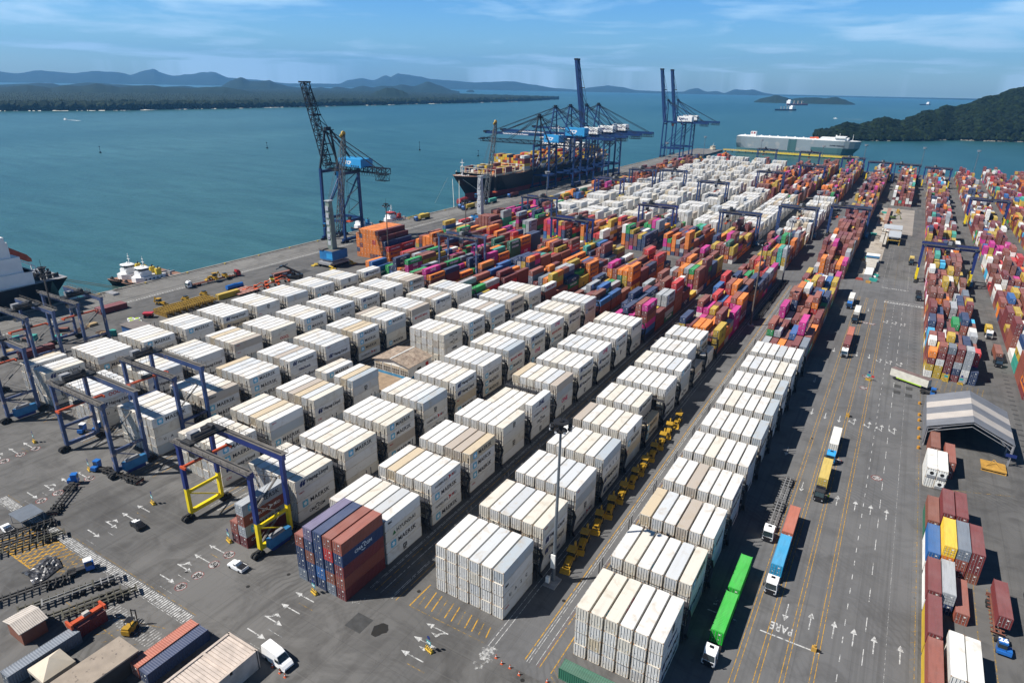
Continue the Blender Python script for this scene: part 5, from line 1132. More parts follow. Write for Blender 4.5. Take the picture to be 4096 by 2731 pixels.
# tugs and small boats
def tug(x, y, L_, rz, lab, hullm, upm, funm, band=None):
    t = thing('tugboat', lab, 'tugboat', (x, y, WZ), rz, 'tugboats moored along the quay'); h_ = hull(L_, L_*.36, 2.4, -.5, 1.0, wl=.6, sheer=1.6, transom=.8); ho = h_.build('hull', [hullm, hullm, M_DECK], t); k = L_/30; B = L_*.36
    fd = MB()
    for i in range(9): a = -1.1+i*.275; fd.cyl((2.8+3.2*(1-math.cos(a)), math.sin(a)*B*.42-.3, 2.9), (2.8+3.2*(1-math.cos(a)), math.sin(a)*B*.42+.3, 2.9), .8, 8)
    fd.build('fender', M_TYRE, ho)
    d1 = MB().loft([[(6*k, -2*k, 2.4), (6*k, 2*k, 2.4), (6*k, 2*k, 5.2), (6*k, -2*k, 5.2)], [(9*k, -4*k, 2.4), (9*k, 4*k, 2.4), (9*k, 4*k, 5.2), (9*k, -4*k, 5.2)], [(20*k, -4*k, 2.4), (20*k, 4*k, 2.4), (20*k, 4*k, 4.8), (20*k, -4*k, 4.8)]], 0)
    for i in range(5): d1.box((10+i*2)*k, -4.02*k, 3.8, .7, .1, .7, 1); d1.box((10+i*2)*k, 4.02*k, 3.8, .7, .1, .7, 1)
    if band: d1.bx(9.2*k, 20*k, -4.05*k, 4.05*k, 4.5, 5.0, 2)
    d1.build('deckhouse', [upm, M_GL, band or upm], t)
    br = MB().bx(8.2*k, 14*k, -2.8*k, 2.8*k, 5.2, 7.4, 0); pr = [(8.2, -1.6), (9.3, -2.9), (12.6, -2.9), (13.6, -1.6), (13.6, 1.6), (12.6, 2.9), (9.3, 2.9), (8.2, 1.6)]
    br.prism([(a*k, b_*k, 7.4) for a, b_ in pr], (0, 0, 1.0), 0).prism([(a*k*.995+.05, b_*k*.97, 8.4) for a, b_ in pr], (0, 0, 1.0), 1).prism([((a-.2 if a < 10 else a+.2)*k, b_*k*1.08, 9.4) for a, b_ in pr], (0, 0, .35), 2)
    br.build('wheelhouse', [upm, M_GL, band or upm], t)
    ms = MB().cyl((12*k, 0, 9.7), (12*k, 0, 15.5), .22, 6, 0, .12).box(12*k, 0, 12.4, .3, 2.4, .2, 0).box(12*k, 0, 14, .3, 1.4, .2, 0).blob((11.4*k, .8, 10.4), .55, 0, 2); ms.build('mast', M_WHT, t)
    [MB().bx(16*k, 18.6*k, y_*k-.9*k, y_*k+.9*k, 4.8, 8.2, 0).cyl((17.2*k, y_*k, 8.2), (17.8*k, y_*k, 9.4), .35, 6, 1).build('funnel', [funm, M_BLKM], t) for y_ in (-2.7, 2.7)]
    wi = MB().cyl((22*k, -1.5*k, 3.3), (22*k, 1.5*k, 3.3), .9, 10).bx(24*k, 25*k, -1.2*k, 1.2*k, 2.4, 4.6).bx(L_*.72, L_-.4, -B*.42, -B*.36, 2.4, 3.2).bx(L_*.72, L_-.4, B*.36, B*.42, 2.4, 3.2); wi.build('winch', M_GREY, t)
M_TB = mat('tug_black', (.012, .013, .016), .5, 0, .2); M_TW = mat('tug_white', (.75, .75, .75), .5, 0, .1); M_TYL = mat('tug_yellow', (.62, .46, .05), .5, 0, .1); M_TR = mat('tug_red', (.42, .05, .04), .5, 0, .1); M_TBL = mat('tug_blue', (.04, .20, .42), .5, 0, .1)
tug(-341.2, 176.5, 32, R(88), 'black hulled tug with white wheelhouse, nearer the quay of the pair', M_TB, M_TW, M_TYL)
tug(-353.5, 176, 32, R(88), 'black hulled tug with white wheelhouse, outer one of the pair', M_TB, M_TW, M_TYL)
tug(-342.5, 346, 27, R(90), 'tug with white and blue upperworks behind the near quay crane', M_TBL, M_TW, M_TBL, M_TBL)
tug(-342.5, 377, 31, R(82), 'tug with red and white wheelhouse right of the near quay crane', M_TB, M_TW, M_TR, M_TR)
tug(-300, 1200, 30, R(120), 'small cream coloured boat at the far end of the quay', M_TB, M_LASH, M_LASH)
bg2 = MB().bx(-3.5, 3.5, -12, 12, -1, 1.4, 0).bx(-3.2, -2.8, -11, 11, 1.4, 2.2, 1).bx(2.8, 3.2, -11, 11, 1.4, 2.2, 1).bx(-2, 2, 4, 9, 1.4, 3, 1); tag(bg2.build('barge', [mat('barge_green', (.20, .27, .06), .7, 0, .3), M_TYL], None, (-339, 420, WZ)), 'greenish yellow work barge tied up behind the red wheelhouse tug', 'barge')
# ship stern at the left edge
t = thing('cargo_ship', 'black hulled cargo ship with white superstructure at the left edge', 'ship', (-350, -40, 0), R(90)); h_ = hull(190, 30, 11, -3.2, .7, wl=1.5, sheer=2.0, transom=.9); h_.build('hull', [M_HBK, M_HBK, M_GREY], t)
MB().bx(150, 176, -13, 13, 11, 17, 0).bx(152, 173, -12, 12, 17, 24, 0).bx(153, 170, -11, 11, 24, 31, 0).bx(152, 168, -14, 14, 31, 34, 0).bx(168, 168.1, -13, 13, 32, 33.4, 1).bx(173, 173.1, -10, 10, 18.5, 19.6, 1).bx(170, 170.1, -9, 9, 25.5, 26.5, 1).bx(173, 177, -13.5, 13.5, 16.8, 17.0, 2).build('superstructure', [M_HW, M_GL, M_GREY], t)
MB().bx(163, 171, -4, 4, 34, 40, 0).build('funnel', [M_RN], t)
lb = MB().loft([[(175, 8.5, 23.5), (175, 10.5, 23.5), (175, 10.5, 25), (175, 8.5, 25)], [(177, 8, 21), (177, 11, 21), (177, 11, 25), (177, 8, 25)], [(184, 8, 16.4), (184, 11, 16.4), (184, 11, 20), (184, 8, 20)], [(186, 9, 16), (186, 10, 16), (186, 10, 17.5), (186, 9, 17.5)]], 0).bar((173, 7.6, 23), (186, 7.6, 14), .5, .5, 1).bar((173, 11.4, 23), (186, 11.4, 14), .5, .5, 1).bar((186, 7.6, 11), (186, 7.6, 14), .4, .4, 1).bar((186, 11.4, 11), (186, 11.4, 14), .4, .4, 1); lb.build('lifeboat', [mat('lifeboat_red', (.45, .07, .03), .5), M_HW], t)
wi = MB()
for i in range(8): wi.cyl((178+(i % 4)*2.6, -9+(i//4)*6, 12), (179.8+(i % 4)*2.6, -9+(i//4)*6, 12), .9, 8)
wi.bar((188, -9, 11), (188, -9, 13), .4).bar((188, 9, 11), (188, 9, 13), .4).box(181, 0, 11.8, 5, 3, 1.6); wi.build('deck_winch', M_BLKM, t)
ml = MB().bar((-345, 145, 11), (-333, 172, .6), .22).bar((-341, 146, 10), (-332.6, 170, .6), .22); tag(ml.build('mooring_rope', mat('rope_brown', (.28, .22, .12), .9)), 'brown mooring ropes from the left ship to the quay', 'rope')
# anchored ships far out
M_FS = mat('far_hull_navy', (.02, .03, .06), .6, 0, .1, .02)
def farship(px, py, px2, lab, flip=False, red=False):
    a = at(px, py, WZ); b_ = at(px2, py, WZ); L_ = (b_-a).length; t = thing('bulk_carrier', lab, 'cargo ship', a, math.atan2(b_.y-a.y, b_.x-a.x))
    B = L_*.15; MB().loft([[(0, 0, L_*.055), (0, .1, L_*.055), (L_*.03, .1, 0), (L_*.03, 0, 0)], [(L_*.08, -B/2, L_*.05), (L_*.08, B/2, L_*.05), (L_*.1, B/2, -1), (L_*.1, -B/2, -1)], [(L_, -B/2, L_*.05), (L_, B/2, L_*.05), (L_*.98, B/2, -1), (L_*.98, -B/2, -1)]], 0).build('hull', M_HRD if red else M_FS, t)
    sx = (.78, .95) if not flip else (.06, .16)
    MB().bx(L_*sx[0], L_*sx[1], -B*.45, B*.45, L_*.05, L_*.14, 0).bx(L_*(sx[0]+.03), L_*(sx[1]-.05), -B*.3, B*.3, L_*.14, L_*.17, 0).build('superstructure', M_HW, t)
    cm = MB()
    if not 'small' in lab:
        for f in ((.3, .45, .6) if not flip else (.35, .55, .75)): cm.bar((L_*f, 0, L_*.05), (L_*f, 0, L_*.14), L_*.012); cm.bar((L_*f, 0, L_*.13), (L_*(f+.1), 0, L_*.12), L_*.01)
        cm.build('deck_crane', M_LASH, t)
farship(3098, 443, 3179, 'navy bulk ship with white stern house anchored in the bay, nearer one'); farship(3147, 422, 3224, 'red bulk ship anchored in front of the low green island', True, True); farship(3680, 421.5, 3717, 'small white-housed ship near the horizon above the wooded headland')
def wake(px, py, n, lab):
    a = at(px, py, WZ); t = thing('motorboat', lab, 'boat', a, 0); MB().loft([[(0, -.5, .3), (0, .5, .3), (0, .5, 1.5), (0, -.5, 1.5)], [(5, -2, 0), (5, 2, 0), (5, 2, 1.8), (5, -2, 1.8)], [(14, -2, 0), (14, 2, 0), (14, 2, 1.8), (14, -2, 1.8)]], 0).build('hull', M_HW, t); MB().bx(5, 10, -1.4, 1.4, 1.8, 3.6, 0).build('cabin', M_HW, t)
    wk = MB().poly([(14, -1, .25), (14+n, -6, .2), (14+n, 6, .2), (14, 1, .25)]); o = wk.build('water_wake', mat('foam_white', (.5, .56, .58), .8)); o.location = a; struct(o)
wake(3333, 475, 90, 'tiny white motorboat trailing foam left of the headland'); wake(255, 479, 60, 'tiny white motorboat far out on the left water')
for (px, py, z), lb in (((402, 612, 9), 'small dark channel buoy at the left of the bay'), ((1069, 594, 9), 'slender channel marker left of the near quay crane boom'), ((1679, 602, 13), 'slender channel marker between quay crane and ship'), ((1913, 625, 8), 'slim channel marker just above the ship bow')):
    p = at(px, py, WZ); MB_ = MB().cyl((0, 0, 0), (0, 0, 1.6), 1.4, 8, 0).cyl((0, 0, 1.4), (0, 0, z), .35, 6, 0, .2).box(0, 0, z, 1.2, 1.2, 1.2, 0); tag(MB_.build('channel_marker', M_SD, None, p), lb, 'buoy', 'slim channel markers standing in the bay')
# ------------------------------------------------------------ painted markings
Z1 = 0.012
def worn(name, c, amt):
    m, N, L, b = nodes_mat(name); tc = N.new('ShaderNodeTexCoord'); P = tc.outputs['Object']
    b.inputs['Base Color'].default_value = (*c, 1); b.inputs['Roughness'].default_value = .8
    al = ramp(N, L, noise(N, L, P, 1.1, 8, .75), .34+amt*.12, .44+amt*.2); L.new(al, b.inputs['Alpha']); return m
PW = worn('paint_white', (.50, .50, .49), .45); PY = worn('paint_yellow', (.46, .25, .02), .4); PWF = worn('paint_white_faded', (.45, .45, .44), .8); PYF = worn('paint_yellow_faded', (.40, .24, .04), .9); PBK = mat('rubber_black', (.015, .014, .013), .9); PRD = worn('paint_red', (.28, .06, .05), .8)
mw, my, mwf, myf, mbk, mrd = MB(), MB(), MB(), MB(), MB(), MB()
def rect(mb, x0, x1, y0, y1, z=Z1): mb.poly([(x0, y0, z), (x1, y0, z), (x1, y1, z), (x0, y1, z)])
def line(mb, a, b_, w, z=Z1):
    a = Vector((a[0], a[1], z)); b_ = Vector((b_[0], b_[1], z)); d = (b_-a).normalized(); n = Vector((-d.y, d.x, 0))*w/2; mb.poly([a-n, b_-n, b_+n, a+n])
def arrow(mb, x, y, ang, L_=5.2, w=.22, hw=.62, hl=1.7, z=Z1, head=0):    # tip at x,y pointing ang (radians from +X)
    c, s_ = math.cos(ang), math.sin(ang); f = lambda u, v: (x+u*c-v*s_, y+u*s_+v*c, z)
    mb.poly([f(0, 0), f(-hl, hw), f(-hl, -hw)]); mb.poly([f(-hl, -w/2), f(-hl, w/2), f(-L_, w/2), f(-L_, -w/2)])
    if head: mb.poly([f(-L_+.3, w/2), f(-L_+1.0, w/2), f(-L_+2.2, head*1.5), f(-L_+3.0, head*1.5), f(-L_+2.3, head*2.3), f(-L_+1.3, head*1.5), f(-L_+1.7, head*1.5)][:3]); mb.poly([f(-L_+1.2, head*1.0), f(-L_+3.1, head*1.35), f(-L_+1.6, head*1.9)])
for x0 in (-9.4, -8.55, -5.65, -4.85, -1.5, -.75, 3.2, 3.95):
    for a, b_ in ((-60, 375),): 
        line(my if -2 < x0 < 10 or True else myf, (x0+ (0.0), a), (x0, b_), .13)
for y in np.arange(-60, 375, 5.2):
    rect(mw, 7.35, 7.5, y, y+1.9)
for y in np.arange(-60, 375, 9.6): rect(mw, 11.1, 11.25, y, y+4.6)
for k, y in enumerate(np.arange(-20, 372, 1.6)):
    if k % 5 < 3: line(myf, (18.9, y), (19.9, y+.8), .1)
line(myf, (19.7, -50), (19.7, 372), .14); line(mwf, (14.9, -50), (14.9, 372), .08); 
for y in (122.2, 170.9, 222, 285, 340):
    for x in ((5.6, 9.2, 12.8) + ((17.3,) if y < 130 else ()) + ((1.3,) if y < 240 else ())): arrow(mw, x, y, R(90), head=0 if y < 200 else 1)
for x, y in ((-11.6, 217), (-7.4, 216), (-3.1, 216), (-7.6, 167.5), (-3.3, 116.8), (-11.7, 282), (-3.1, 282), (1.4, 282), (-7.4, 350), (-3.3, 350), (-14.3, 245), (-14.3, 185), (-15.2, 118)): arrow(mw, x, y, R(-90), 5.4)
line(mw, (-7, 111.7), (3.9, 111.7), .32); line(mw, (-17.5, 111.7), (-11.5, 111.7), .32); line(mw, (3, 375.4), (19.6, 375.4), .35)
def gtext(mb, s, x, y, h, ang, wsc=1.0, sp=1.0): 
    put(mb, text_mb(s, h, bold=.03, thick=.002, sp=sp), T(x, y, Z1) @ Matrix.Rotation(ang, 4, 'Z') @ Matrix.Diagonal((wsc, 1, 1, 1)))
gtext(mw, 'PARE', -3.4, 114.4, 2.2, math.pi, .55, 1.15); gtext(mwf, 'PARE', -14.8, 115, 2.2, math.pi, .55, 1.15)
for x in (5.2, 9.2, 13.2, 17.6): gtext(mw, 'PARE', x, 372, 2.6, 0, .6, 1.1)
for x, n_ in ((2.0, '2'), (6.5, '3'), (11, '4')): gtext(mw, 'FAIXA '+n_, x, 401, 1.6, 0, .5)
rect(mwf, -.6, 12.8, 400, 400.2); 
for x in (0.2, 12.5): line(mwf, (x, 402), (x, 520), .15)
for x in (2.2, 5.9, 9.0): 
    for y in np.arange(405, 510, 4): rect(mwf if x != 5.9 else myf, x, x+.14, y, y+2.4)
for x, y in ((1.8, 250), (1.8, 262), (9.6, 186), (-1, 190), (-3.0, 330), (-.4, 330)):
    mrd.cyl((x, y, Z1-.004), (x, y, Z1-.003), 1.5, 24); mwf.cyl((x, y, Z1), (x, y, Z1+.001), 1.2, 24)
# backhoe lane lines
for x, mb_, w_ in ((-43.4, my, .2), (-42.9, mw, .1), (-42.4, mw, .1), (-41.0, mw, .1), (-40.6, mrd, .07), (-40.2, my, .16), (-37.8, my, .2)): line(mb_, (x, 80.5), (x, 376), w_)
for a in range(3): line(myf, (-37.8, 80.2+a*1.4), (-36.2, 79.0+a*1.4), .18)
# truck lanes between the rows
for s in 'BCDEFGH':
    x = RIGHT[s]
    for dx_, mb_ in ((1.4, mw), (1.75, mw), (2.9, my), (4.3, mw), (5.4, myf), (7.0, mw), (7.35, mw), (8.4, my)): 
        if s == 'B': continue
        line(mb_, (x+dx_, 79.5), (x+dx_, 376), .13)
line(mw, (-51, 79.8), (-50.4, 376), .12); line(mw, (-50, 79.8), (-49.4, 376), .12)
for k in range(60):      # worn thick white patches at lane mouths
    for bx_, by_ in ((-50.2, 77.6), (-79.4, 76.5)): 
        x = bx_+rnd.gauss(0, .6); y = by_+rnd.gauss(0, 1.5); mwf.poly([(x+rnd.uniform(-.35, .35), y+rnd.uniform(-.5, .5), Z1+.002+k*1e-5) for _ in range(5)]) if bx_ < -70 and k < 10 else (mwf.poly([(x, y, Z1+.002+k*1e-5), (x+.5, y+.1, Z1+.002+k*1e-5), (x+.45, y+.7, Z1+.002+k*1e-5), (x-.1, y+.5, Z1+.002+k*1e-5)]) if bx_ > -70 else None)
# cross aisle arrows
for k in range(-1, 6):
    xb = -64.6-28.6*k if k > 0 else (-64.6 if k == 0 else -30)
    if k == -1: continue
    for y, d in ((70.2, 1), (66.4, 1), (62.4, 0), (58.4, -1)):
        if k == 0 and y < 66: d = 1; y += 15.6 if y > 60 else 0
        if k == 0 and y < 60: continue
        if k == 0 and y == 66.4: y = 74.1
        if d == 1: arrow(mw, xb, y, math.pi, 5.4, .24, .6, 1.7, head=(1 if k == 0 and y > 71 else 0))
        elif d == 0: arrow(mw, xb+4.8, y, 0, 5.0, .24, .6, 1.6, head=1)
        else: arrow(mw, xb+4.8, y, 0, 5.2, .24, .6, 1.7)
    for y in (68.4, 60.4, 56.3): line(myf if y > 64 else mwf, (xb+3, y), (xb+7, y), .12)
for y, txt_ in ((70.4, '30'), (66.6, '30'), (62.5, '30'), (58.5, '30')):
    for x in (-115.0, -172.5, -201): mrd.cyl((x, y, Z1-.004), (x, y, Z1-.003), 1.3, 28); mwf.cyl((x, y, Z1), (x, y, Z1+.001), 1.12, 28); put(mbk, text_mb(txt_, 1.1, bold=.05, thick=.002), T(x, y, Z1+.004) @ Matrix.Rotation(0, 4, 'Z'))
# crossing, hatching
for k in range(118): rect(mw, -182+k*.655, -182+k*.655+.33, 52.7, 54.8)
for k in range(27): rect(mwf, -123.5+k*.7, -123.5+k*.7+.3, 45.2, 48.8)
rect(mwf, -182, -105, 52.35, 52.5); line(myf, (-182, 55.2), (-105, 55.2), .12)
for k in range(11): line(my, (-164+k*1.5, 44.6), (-164+k*1.5+4.4, 52.4), .32); line(my, (-164+k*1.5+4.4, 44.6), (-164+k*1.5, 52.4), .32, Z1+.003)
line(my, (-164, 52.4), (-149, 52.4), .3, Z1+.005); line(my, (-164, 44.6), (-145, 44.6), .3, Z1+.005)
for k in range(6): line(myf, (-149+k*1.5, 47), (-146+k*1.5, 52.4), .3); line(myf, (-146+k*1.5, 47), (-149+k*1.5, 52.4), .3, Z1+.003)
line(my, (-70.4, 87), (-70.4, 79.9), .28); line(myf, (-70.4, 79.9), (-51.8, 79.9), .18)
for k in range(11): line(my if k % 3 else myf, (-69.6+k*1.65, 86-(.2*k)), (-68.9+k*1.65, 81.0), .24)
for k in range(12): line(myf, (20.6+k*1.6, 262), (21.9+k*1.6, 272.5), .22)
line(myf, (20.5, 262), (40, 262), .2)
for x in (30.5, 46): line(myf, (x, 110), (x, 190), .22)
for x0, y0, x1, y1 in ((27, 190, 42, 196), (33, 150, 33, 112), (-125, 44, -107, 50), (-131, 43.5, -108, 43.5)): line(myf, (x0, y0), (x1, y1), .2)
for k in range(6): line(myf, (-127+k*3.2, 41.5), (-124+k*3.2, 45), .14)
# crane rails and kerb stones along the quay
for x in (-331.0, -314.6): line(mbk, (x, -100), (x, 1010), .45, .02); line(mwf, (x+.9, -100), (x+.9, 1010), .2, .02)
for y in np.arange(60, 420, 1.35): rect(mw, -310.6, -309.2, y, y+.6, .02)
line(mwf, (-326, -100), (-326, 1000), .15, .02); line(mwf, (-321, -100), (-321, 1000), .15, .02)
# oil patch, manholes, darker patches
def blot(mb, x, y, rx, ry, n=14, z=.009):
    mb.poly([(x+rx*math.cos(2*math.pi*i/n)*rnd.uniform(.75, 1.1), y+ry*math.sin(2*math.pi*i/n)*rnd.uniform(.75, 1.1), z) for i in range(n)])
blot(mbk, -71.3, 71.9, 1.5, 2.0, 16)
for x, y in ((-98.6, 73.1), (-71.3, 84.1), (-43.9, 98), (-41.5, 76.5), (-118, 62), (-9, 200), (-103, 66), (-38.6, 140)): mbk.cyl((x, y, .007), (x, y, .009), .42, 14)
md = MB()
for x, y, w_, h_ in ((15, 257, 2.2, 3), (11.3, 257, 2.2, 3), (15, 250, 2.2, 3.2), (11.3, 251, 2.2, 3), (-78, 69, 4, 4), (-99.5, 78, 4, 3), (-286, 232, 6, 18)): rect(md, x, x+w_, y, y+h_, .008)
for k in range(26): rect(md, 16.4, 18.2, 280+k*4.1, 280.5+k*4.1, .008); 
for k in range(40): rect(md, 46.6, 48.4, 205+k*4.1, 206+k*4.1, .008)
wt = MB()      # wheel dark streaks in front of the blocks
for (n_, mb_, m_) in (('white_road_markings', mw, PW), ('yellow_road_markings', my, PY), ('faded_white_markings', mwf, PWF), ('faded_yellow_markings', myf, PYF), ('black_ground_marks', mbk, PBK), ('red_ground_marks', mrd, PRD), ('tarmac_patches', md, mat('tarmac_dark', (.05, .05, .05), .9, 0, .3, .8))): struct(mb_.build(n_, m_))
# ------------------------------------------------------------ vehicles
def paintm(n, c): return mat('vehicle_'+n, c, .35, 0, .05, 1)
V_W = paintm('white', (.78, .78, .78)); V_R = paintm('red', (.42, .02, .02)); V_B = paintm('blue', (.02, .13, .42)); V_K = paintm('black', (.015, .015, .018)); V_OR = paintm('orange_red', (.5, .06, .02)); V_CB = paintm('light_blue', (.03, .28, .60)); M_CH = mat('chassis_steel', (.035, .033, .032), .7, .2, .3); M_CHR = mat('chassis_rust', (.20, .075, .05), .8, .1, .3); M_CHG = mat('chassis_grey', (.22, .22, .22), .7, .2, .3); M_CHX = mat('chassis_green', (.075, .07, .05), .7, .1, .4)
M_CAT = mat('machine_yellow', (.40, .235, .02), .5, 0, .15, .8); M_DK = mat('cab_black', (.02, .02, .02), .3, 0, .1)
def wheels(mb, xs, w, r, m=0, dual=True):
    for x in xs:
        for y in (-w, w): mb.cyl((y-(.3 if dual else .15), x, r), (y+(.3 if dual else .15), x, r), r, 12, m)
# truck faces -Y, front at y=0
def truck_proto(cabm, ty='cab'):
    P = Proto(); c = MB(); 
    sec = [[(-1.2, 0.06, .5), (1.2, 0.06, .5), (1.2, .0, 1.6), (1.05, .35, 3.0), (-1.05, .35, 3.0), (-1.2, .0, 1.6)], [(-1.25, 1.0, .5), (1.25, 1.0, .5), (1.25, 1.0, 1.7), (1.15, 1.0, 3.6), (-1.15, 1.0, 3.6), (-1.25, 1.0, 1.7)], [(-1.25, 2.3, .7), (1.25, 2.3, .7), (1.25, 2.3, 1.7), (1.15, 2.3, 3.75), (-1.15, 2.3, 3.75), (-1.25, 2.3, 1.7)]]
    c.loft(sec, 0); P.add('cab', c, cabm)
    g_ = MB().poly([(-1.1, -.02, 1.75), (1.1, -.02, 1.75), (1.0, .3, 2.85), (-1.0, .3, 2.85)]); g_.quadbox([(-1.08, -.03, 1.75), (1.08, -.03, 1.75), (1.08, .05, 1.75), (-1.08, .05, 1.75), (-.98, .27, 2.8), (.98, .27, 2.8), (.98, .36, 2.8), (-.98, .36, 2.8)])
    for x in (-1.25, 1.2): g_.bx(x, x+.05, .5, 1.35, 1.8, 2.7)
    i = 0; P.add('windscreen', g_, M_GL, i); gr = MB().bx(-1.0, 1.0, -.06, .02, .75, 1.5, 0).bx(-1.2, 1.2, -.12, .1, .45, .7, 0); P.add('grille', gr, V_K, i)
    for x in (-1.05, .75): P.add('headlight', MB().bx(x, x+.3, -.1, .02, .72, .95), M_LAMP, i)
    for x in (-1.6, 1.35): P.add('mirror', MB().bx(x, x+.25, .2, .35, 1.8, 2.6), V_K, i)
    P.add('sunroof', MB().bx(-.4, .4, 1.3, 1.9, 3.68, 3.76), V_K, i)
    ch = MB().bx(-.45, .45, 1.2, 7.0, .75, 1.05, 0).bx(-1.2, 1.2, 5.0, 6.9, .9, 1.05, 0).bx(-1.2, -.6, 2.7, 4.0, .5, 1.0, 0).bx(.6, 1.2, 2.7, 4.0, .5, 1.0, 0).bx(-1.15, 1.15, 2.5, 2.8, .9, 2.6, 0); P.add('chassis', ch, M_CH)
    w_ = MB(); wheels(w_, (1.5,), 1.05, .52, dual=False); wheels(w_, (5.2, 6.4), .95, .52); P.add('wheels', w_, M_TYRE); return P
def trailer_proto(L_, cm, axles, frame=True):
    P = Proto(); f = MB()
    for x in (-.5, .5): f.bx(x-.12, x+.12, 0, L_, .95, 1.28, 0)
    for k in range(int(L_/1.3)+1): f.bx(-1.2, 1.2, k*1.3, k*1.3+.2, 1.05, 1.25, 0)
    f.bx(-1.22, 1.22, 0, .3, 1.0, 1.3, 0).bx(-1.22, 1.22, L_-.3, L_, 1.0, 1.35, 0); P.add('frame', f, cm); w_ = MB(); wheels(w_, axles, .95, .5); P.add('wheels', w_, M_TYRE); P.add('bumper', MB().bx(-1.15, 1.15, L_-.1, L_, .5, .9), M_CHR); return P
TP = {}
def truck(x, y, rz, cab, lab, boxes=(), trailers=((12.6, 0),), group='trucks on the terminal roads', cm=None):
    if cab not in TP: TP[cab] = truck_proto({'white': V_W, 'red': V_R, 'blue': V_B, 'black': V_K, 'lightblue': V_CB}[cab])
    TP[cab].place('truck', lab, 'truck', (x, y, 0), rz, group); c, s_ = math.cos(rz), math.sin(rz); off = 5.4
    for L_, _ in trailers:
        key = ('t', L_, (cm or M_CH).name)
        if key not in TP: TP[key] = trailer_proto(L_, cm or M_CH, (L_-3.6, L_-2.4, L_-1.2) if L_ > 9 else (L_-2.4, L_-1.2))
        TP[key].place('trailer', 'container trailer coupled behind the ' + lab, 'trailer', (x-s_*off, y+c*off, 0), rz, 'trailers behind the trucks'); off += L_+.5
    for dy, L_, nm, code, wh in boxes:
        col, cn = PAL[nm] if nm in PAL else (nm, 'pale'); H = SH if L_ < 10 else HC_
        kind = (L_, H, not wh, wh); _, bm_, _, dm = bodymesh(kind); t = thing('shipping_container', '%s container carried by the %s' % (cn, lab), 'container', (x-s_*dy-c*WD/2, y+c*dy-s_*WD/2, 1.3), rz, 'containers carried on trucks')
        cc = (.7, .7, .66) if wh else col
        ob('container_body', bm_, t, color=cc); 
        for d in dm: ob('door', d, t, color=cc)
        if code: ob('lettering', logomesh(code, 1, WHT if not wh else None)[1], t)
PAL['vgreen'] = ((.015, .42, .03), 'vivid green'); PAL['vblue'] = ((.02, .30, .55), 'bright blue'); PAL['salmon'] = ((.42, .12, .07), 'salmon red'); PAL['gold'] = ((.55, .40, .08), 'golden yellow')
truck(-13.6, 97.0, 0, 'white', 'white truck pulling two green containers', ((5.3, LH, 'vgreen', None, False), (18.6, LH, 'vgreen', None, False)), ((12.4, 0), (12.6, 0)))
truck(-7.3, 122.6, 0, 'white', 'white truck pulling a blue and a salmon container', ((5.3, LH, 'vblue', None, False), (18.4, LH, 'salmon', None, False)), ((12.4, 0), (12.6, 0)))
truck(-11.3, 140.5, 0, 'white', 'white truck pulling two empty frames', (), ((12.6, 0), (12.6, 0)), cm=M_CHG)
truck(-3.0, 164.6, 0, 'black', 'black truck with a short yellow container', ((5.6, 12.19, 'gold', None, False),), ((12.6, 0),))
truck(-2.7, 186.2, 0, 'lightblue', 'light blue truck with a pale grey container', ((5.3, LH, 'grey', None, True),), ((12.6, 0),))
truck(-7.5, 277.2, 0, 'white', 'white truck with two maroon containers', ((5.3, LH, 'maroon', None, False), (18.2, LH, 'salmon', None, False)), ((12.4, 0), (12.6, 0)))
truck(-7.6, 325.5, 0, 'black', 'black truck with a cream container beyond the maroon pair', ((5.3, LH, 'white', None, True),)); truck(-11.9, 348, 0, 'blue', 'dark blue truck with a cream container nearest the coloured row', ((5.3, LH, 'white', None, True),))
truck(12.8, 466, 0, 'black', 'dark truck with a yellow box beyond the cross aisle', ((5.4, 6.06, 'gold', None, False),), ((7.2, 0),)); truck(17.6, 383, 0, 'black', 'black truck parked under the large navy crane', (), ((12.6, 0),))
truck(45.8, 300, 0, 'black', 'dark truck between the two right rows', ((5.4, 12.19, 'brown', None, False),)); truck(44.9, 336, 0, 'white', 'white truck between the two right rows farther back', ((5.4, 6.06, 'ochre', None, False),), ((8, 0),))
for x, y, cab, nm, lb in ((-323, 396, 'blue', 'ochre', 'blue truck with yellow box near the red wheelhouse tug'), (-327, 461, 'blue', 'navy', 'blue truck with navy box by the ship bow'), (-320, 456, 'blue', 'ochre', 'blue truck with yellow box by the ship bow'), (-320.6, 493, 'blue', 'teal', 'blue truck with teal box alongside the ship'), (-323.3, 537, 'blue', 'maroon', 'blue truck with maroon box alongside the ship'), (-306, 640, 'blue', 'navy', 'blue truck on the quay right of the cranes')):
    truck(x, y, 0, cab, lb, ((5.5, LH, nm, None, False),), group='trucks on the quay')
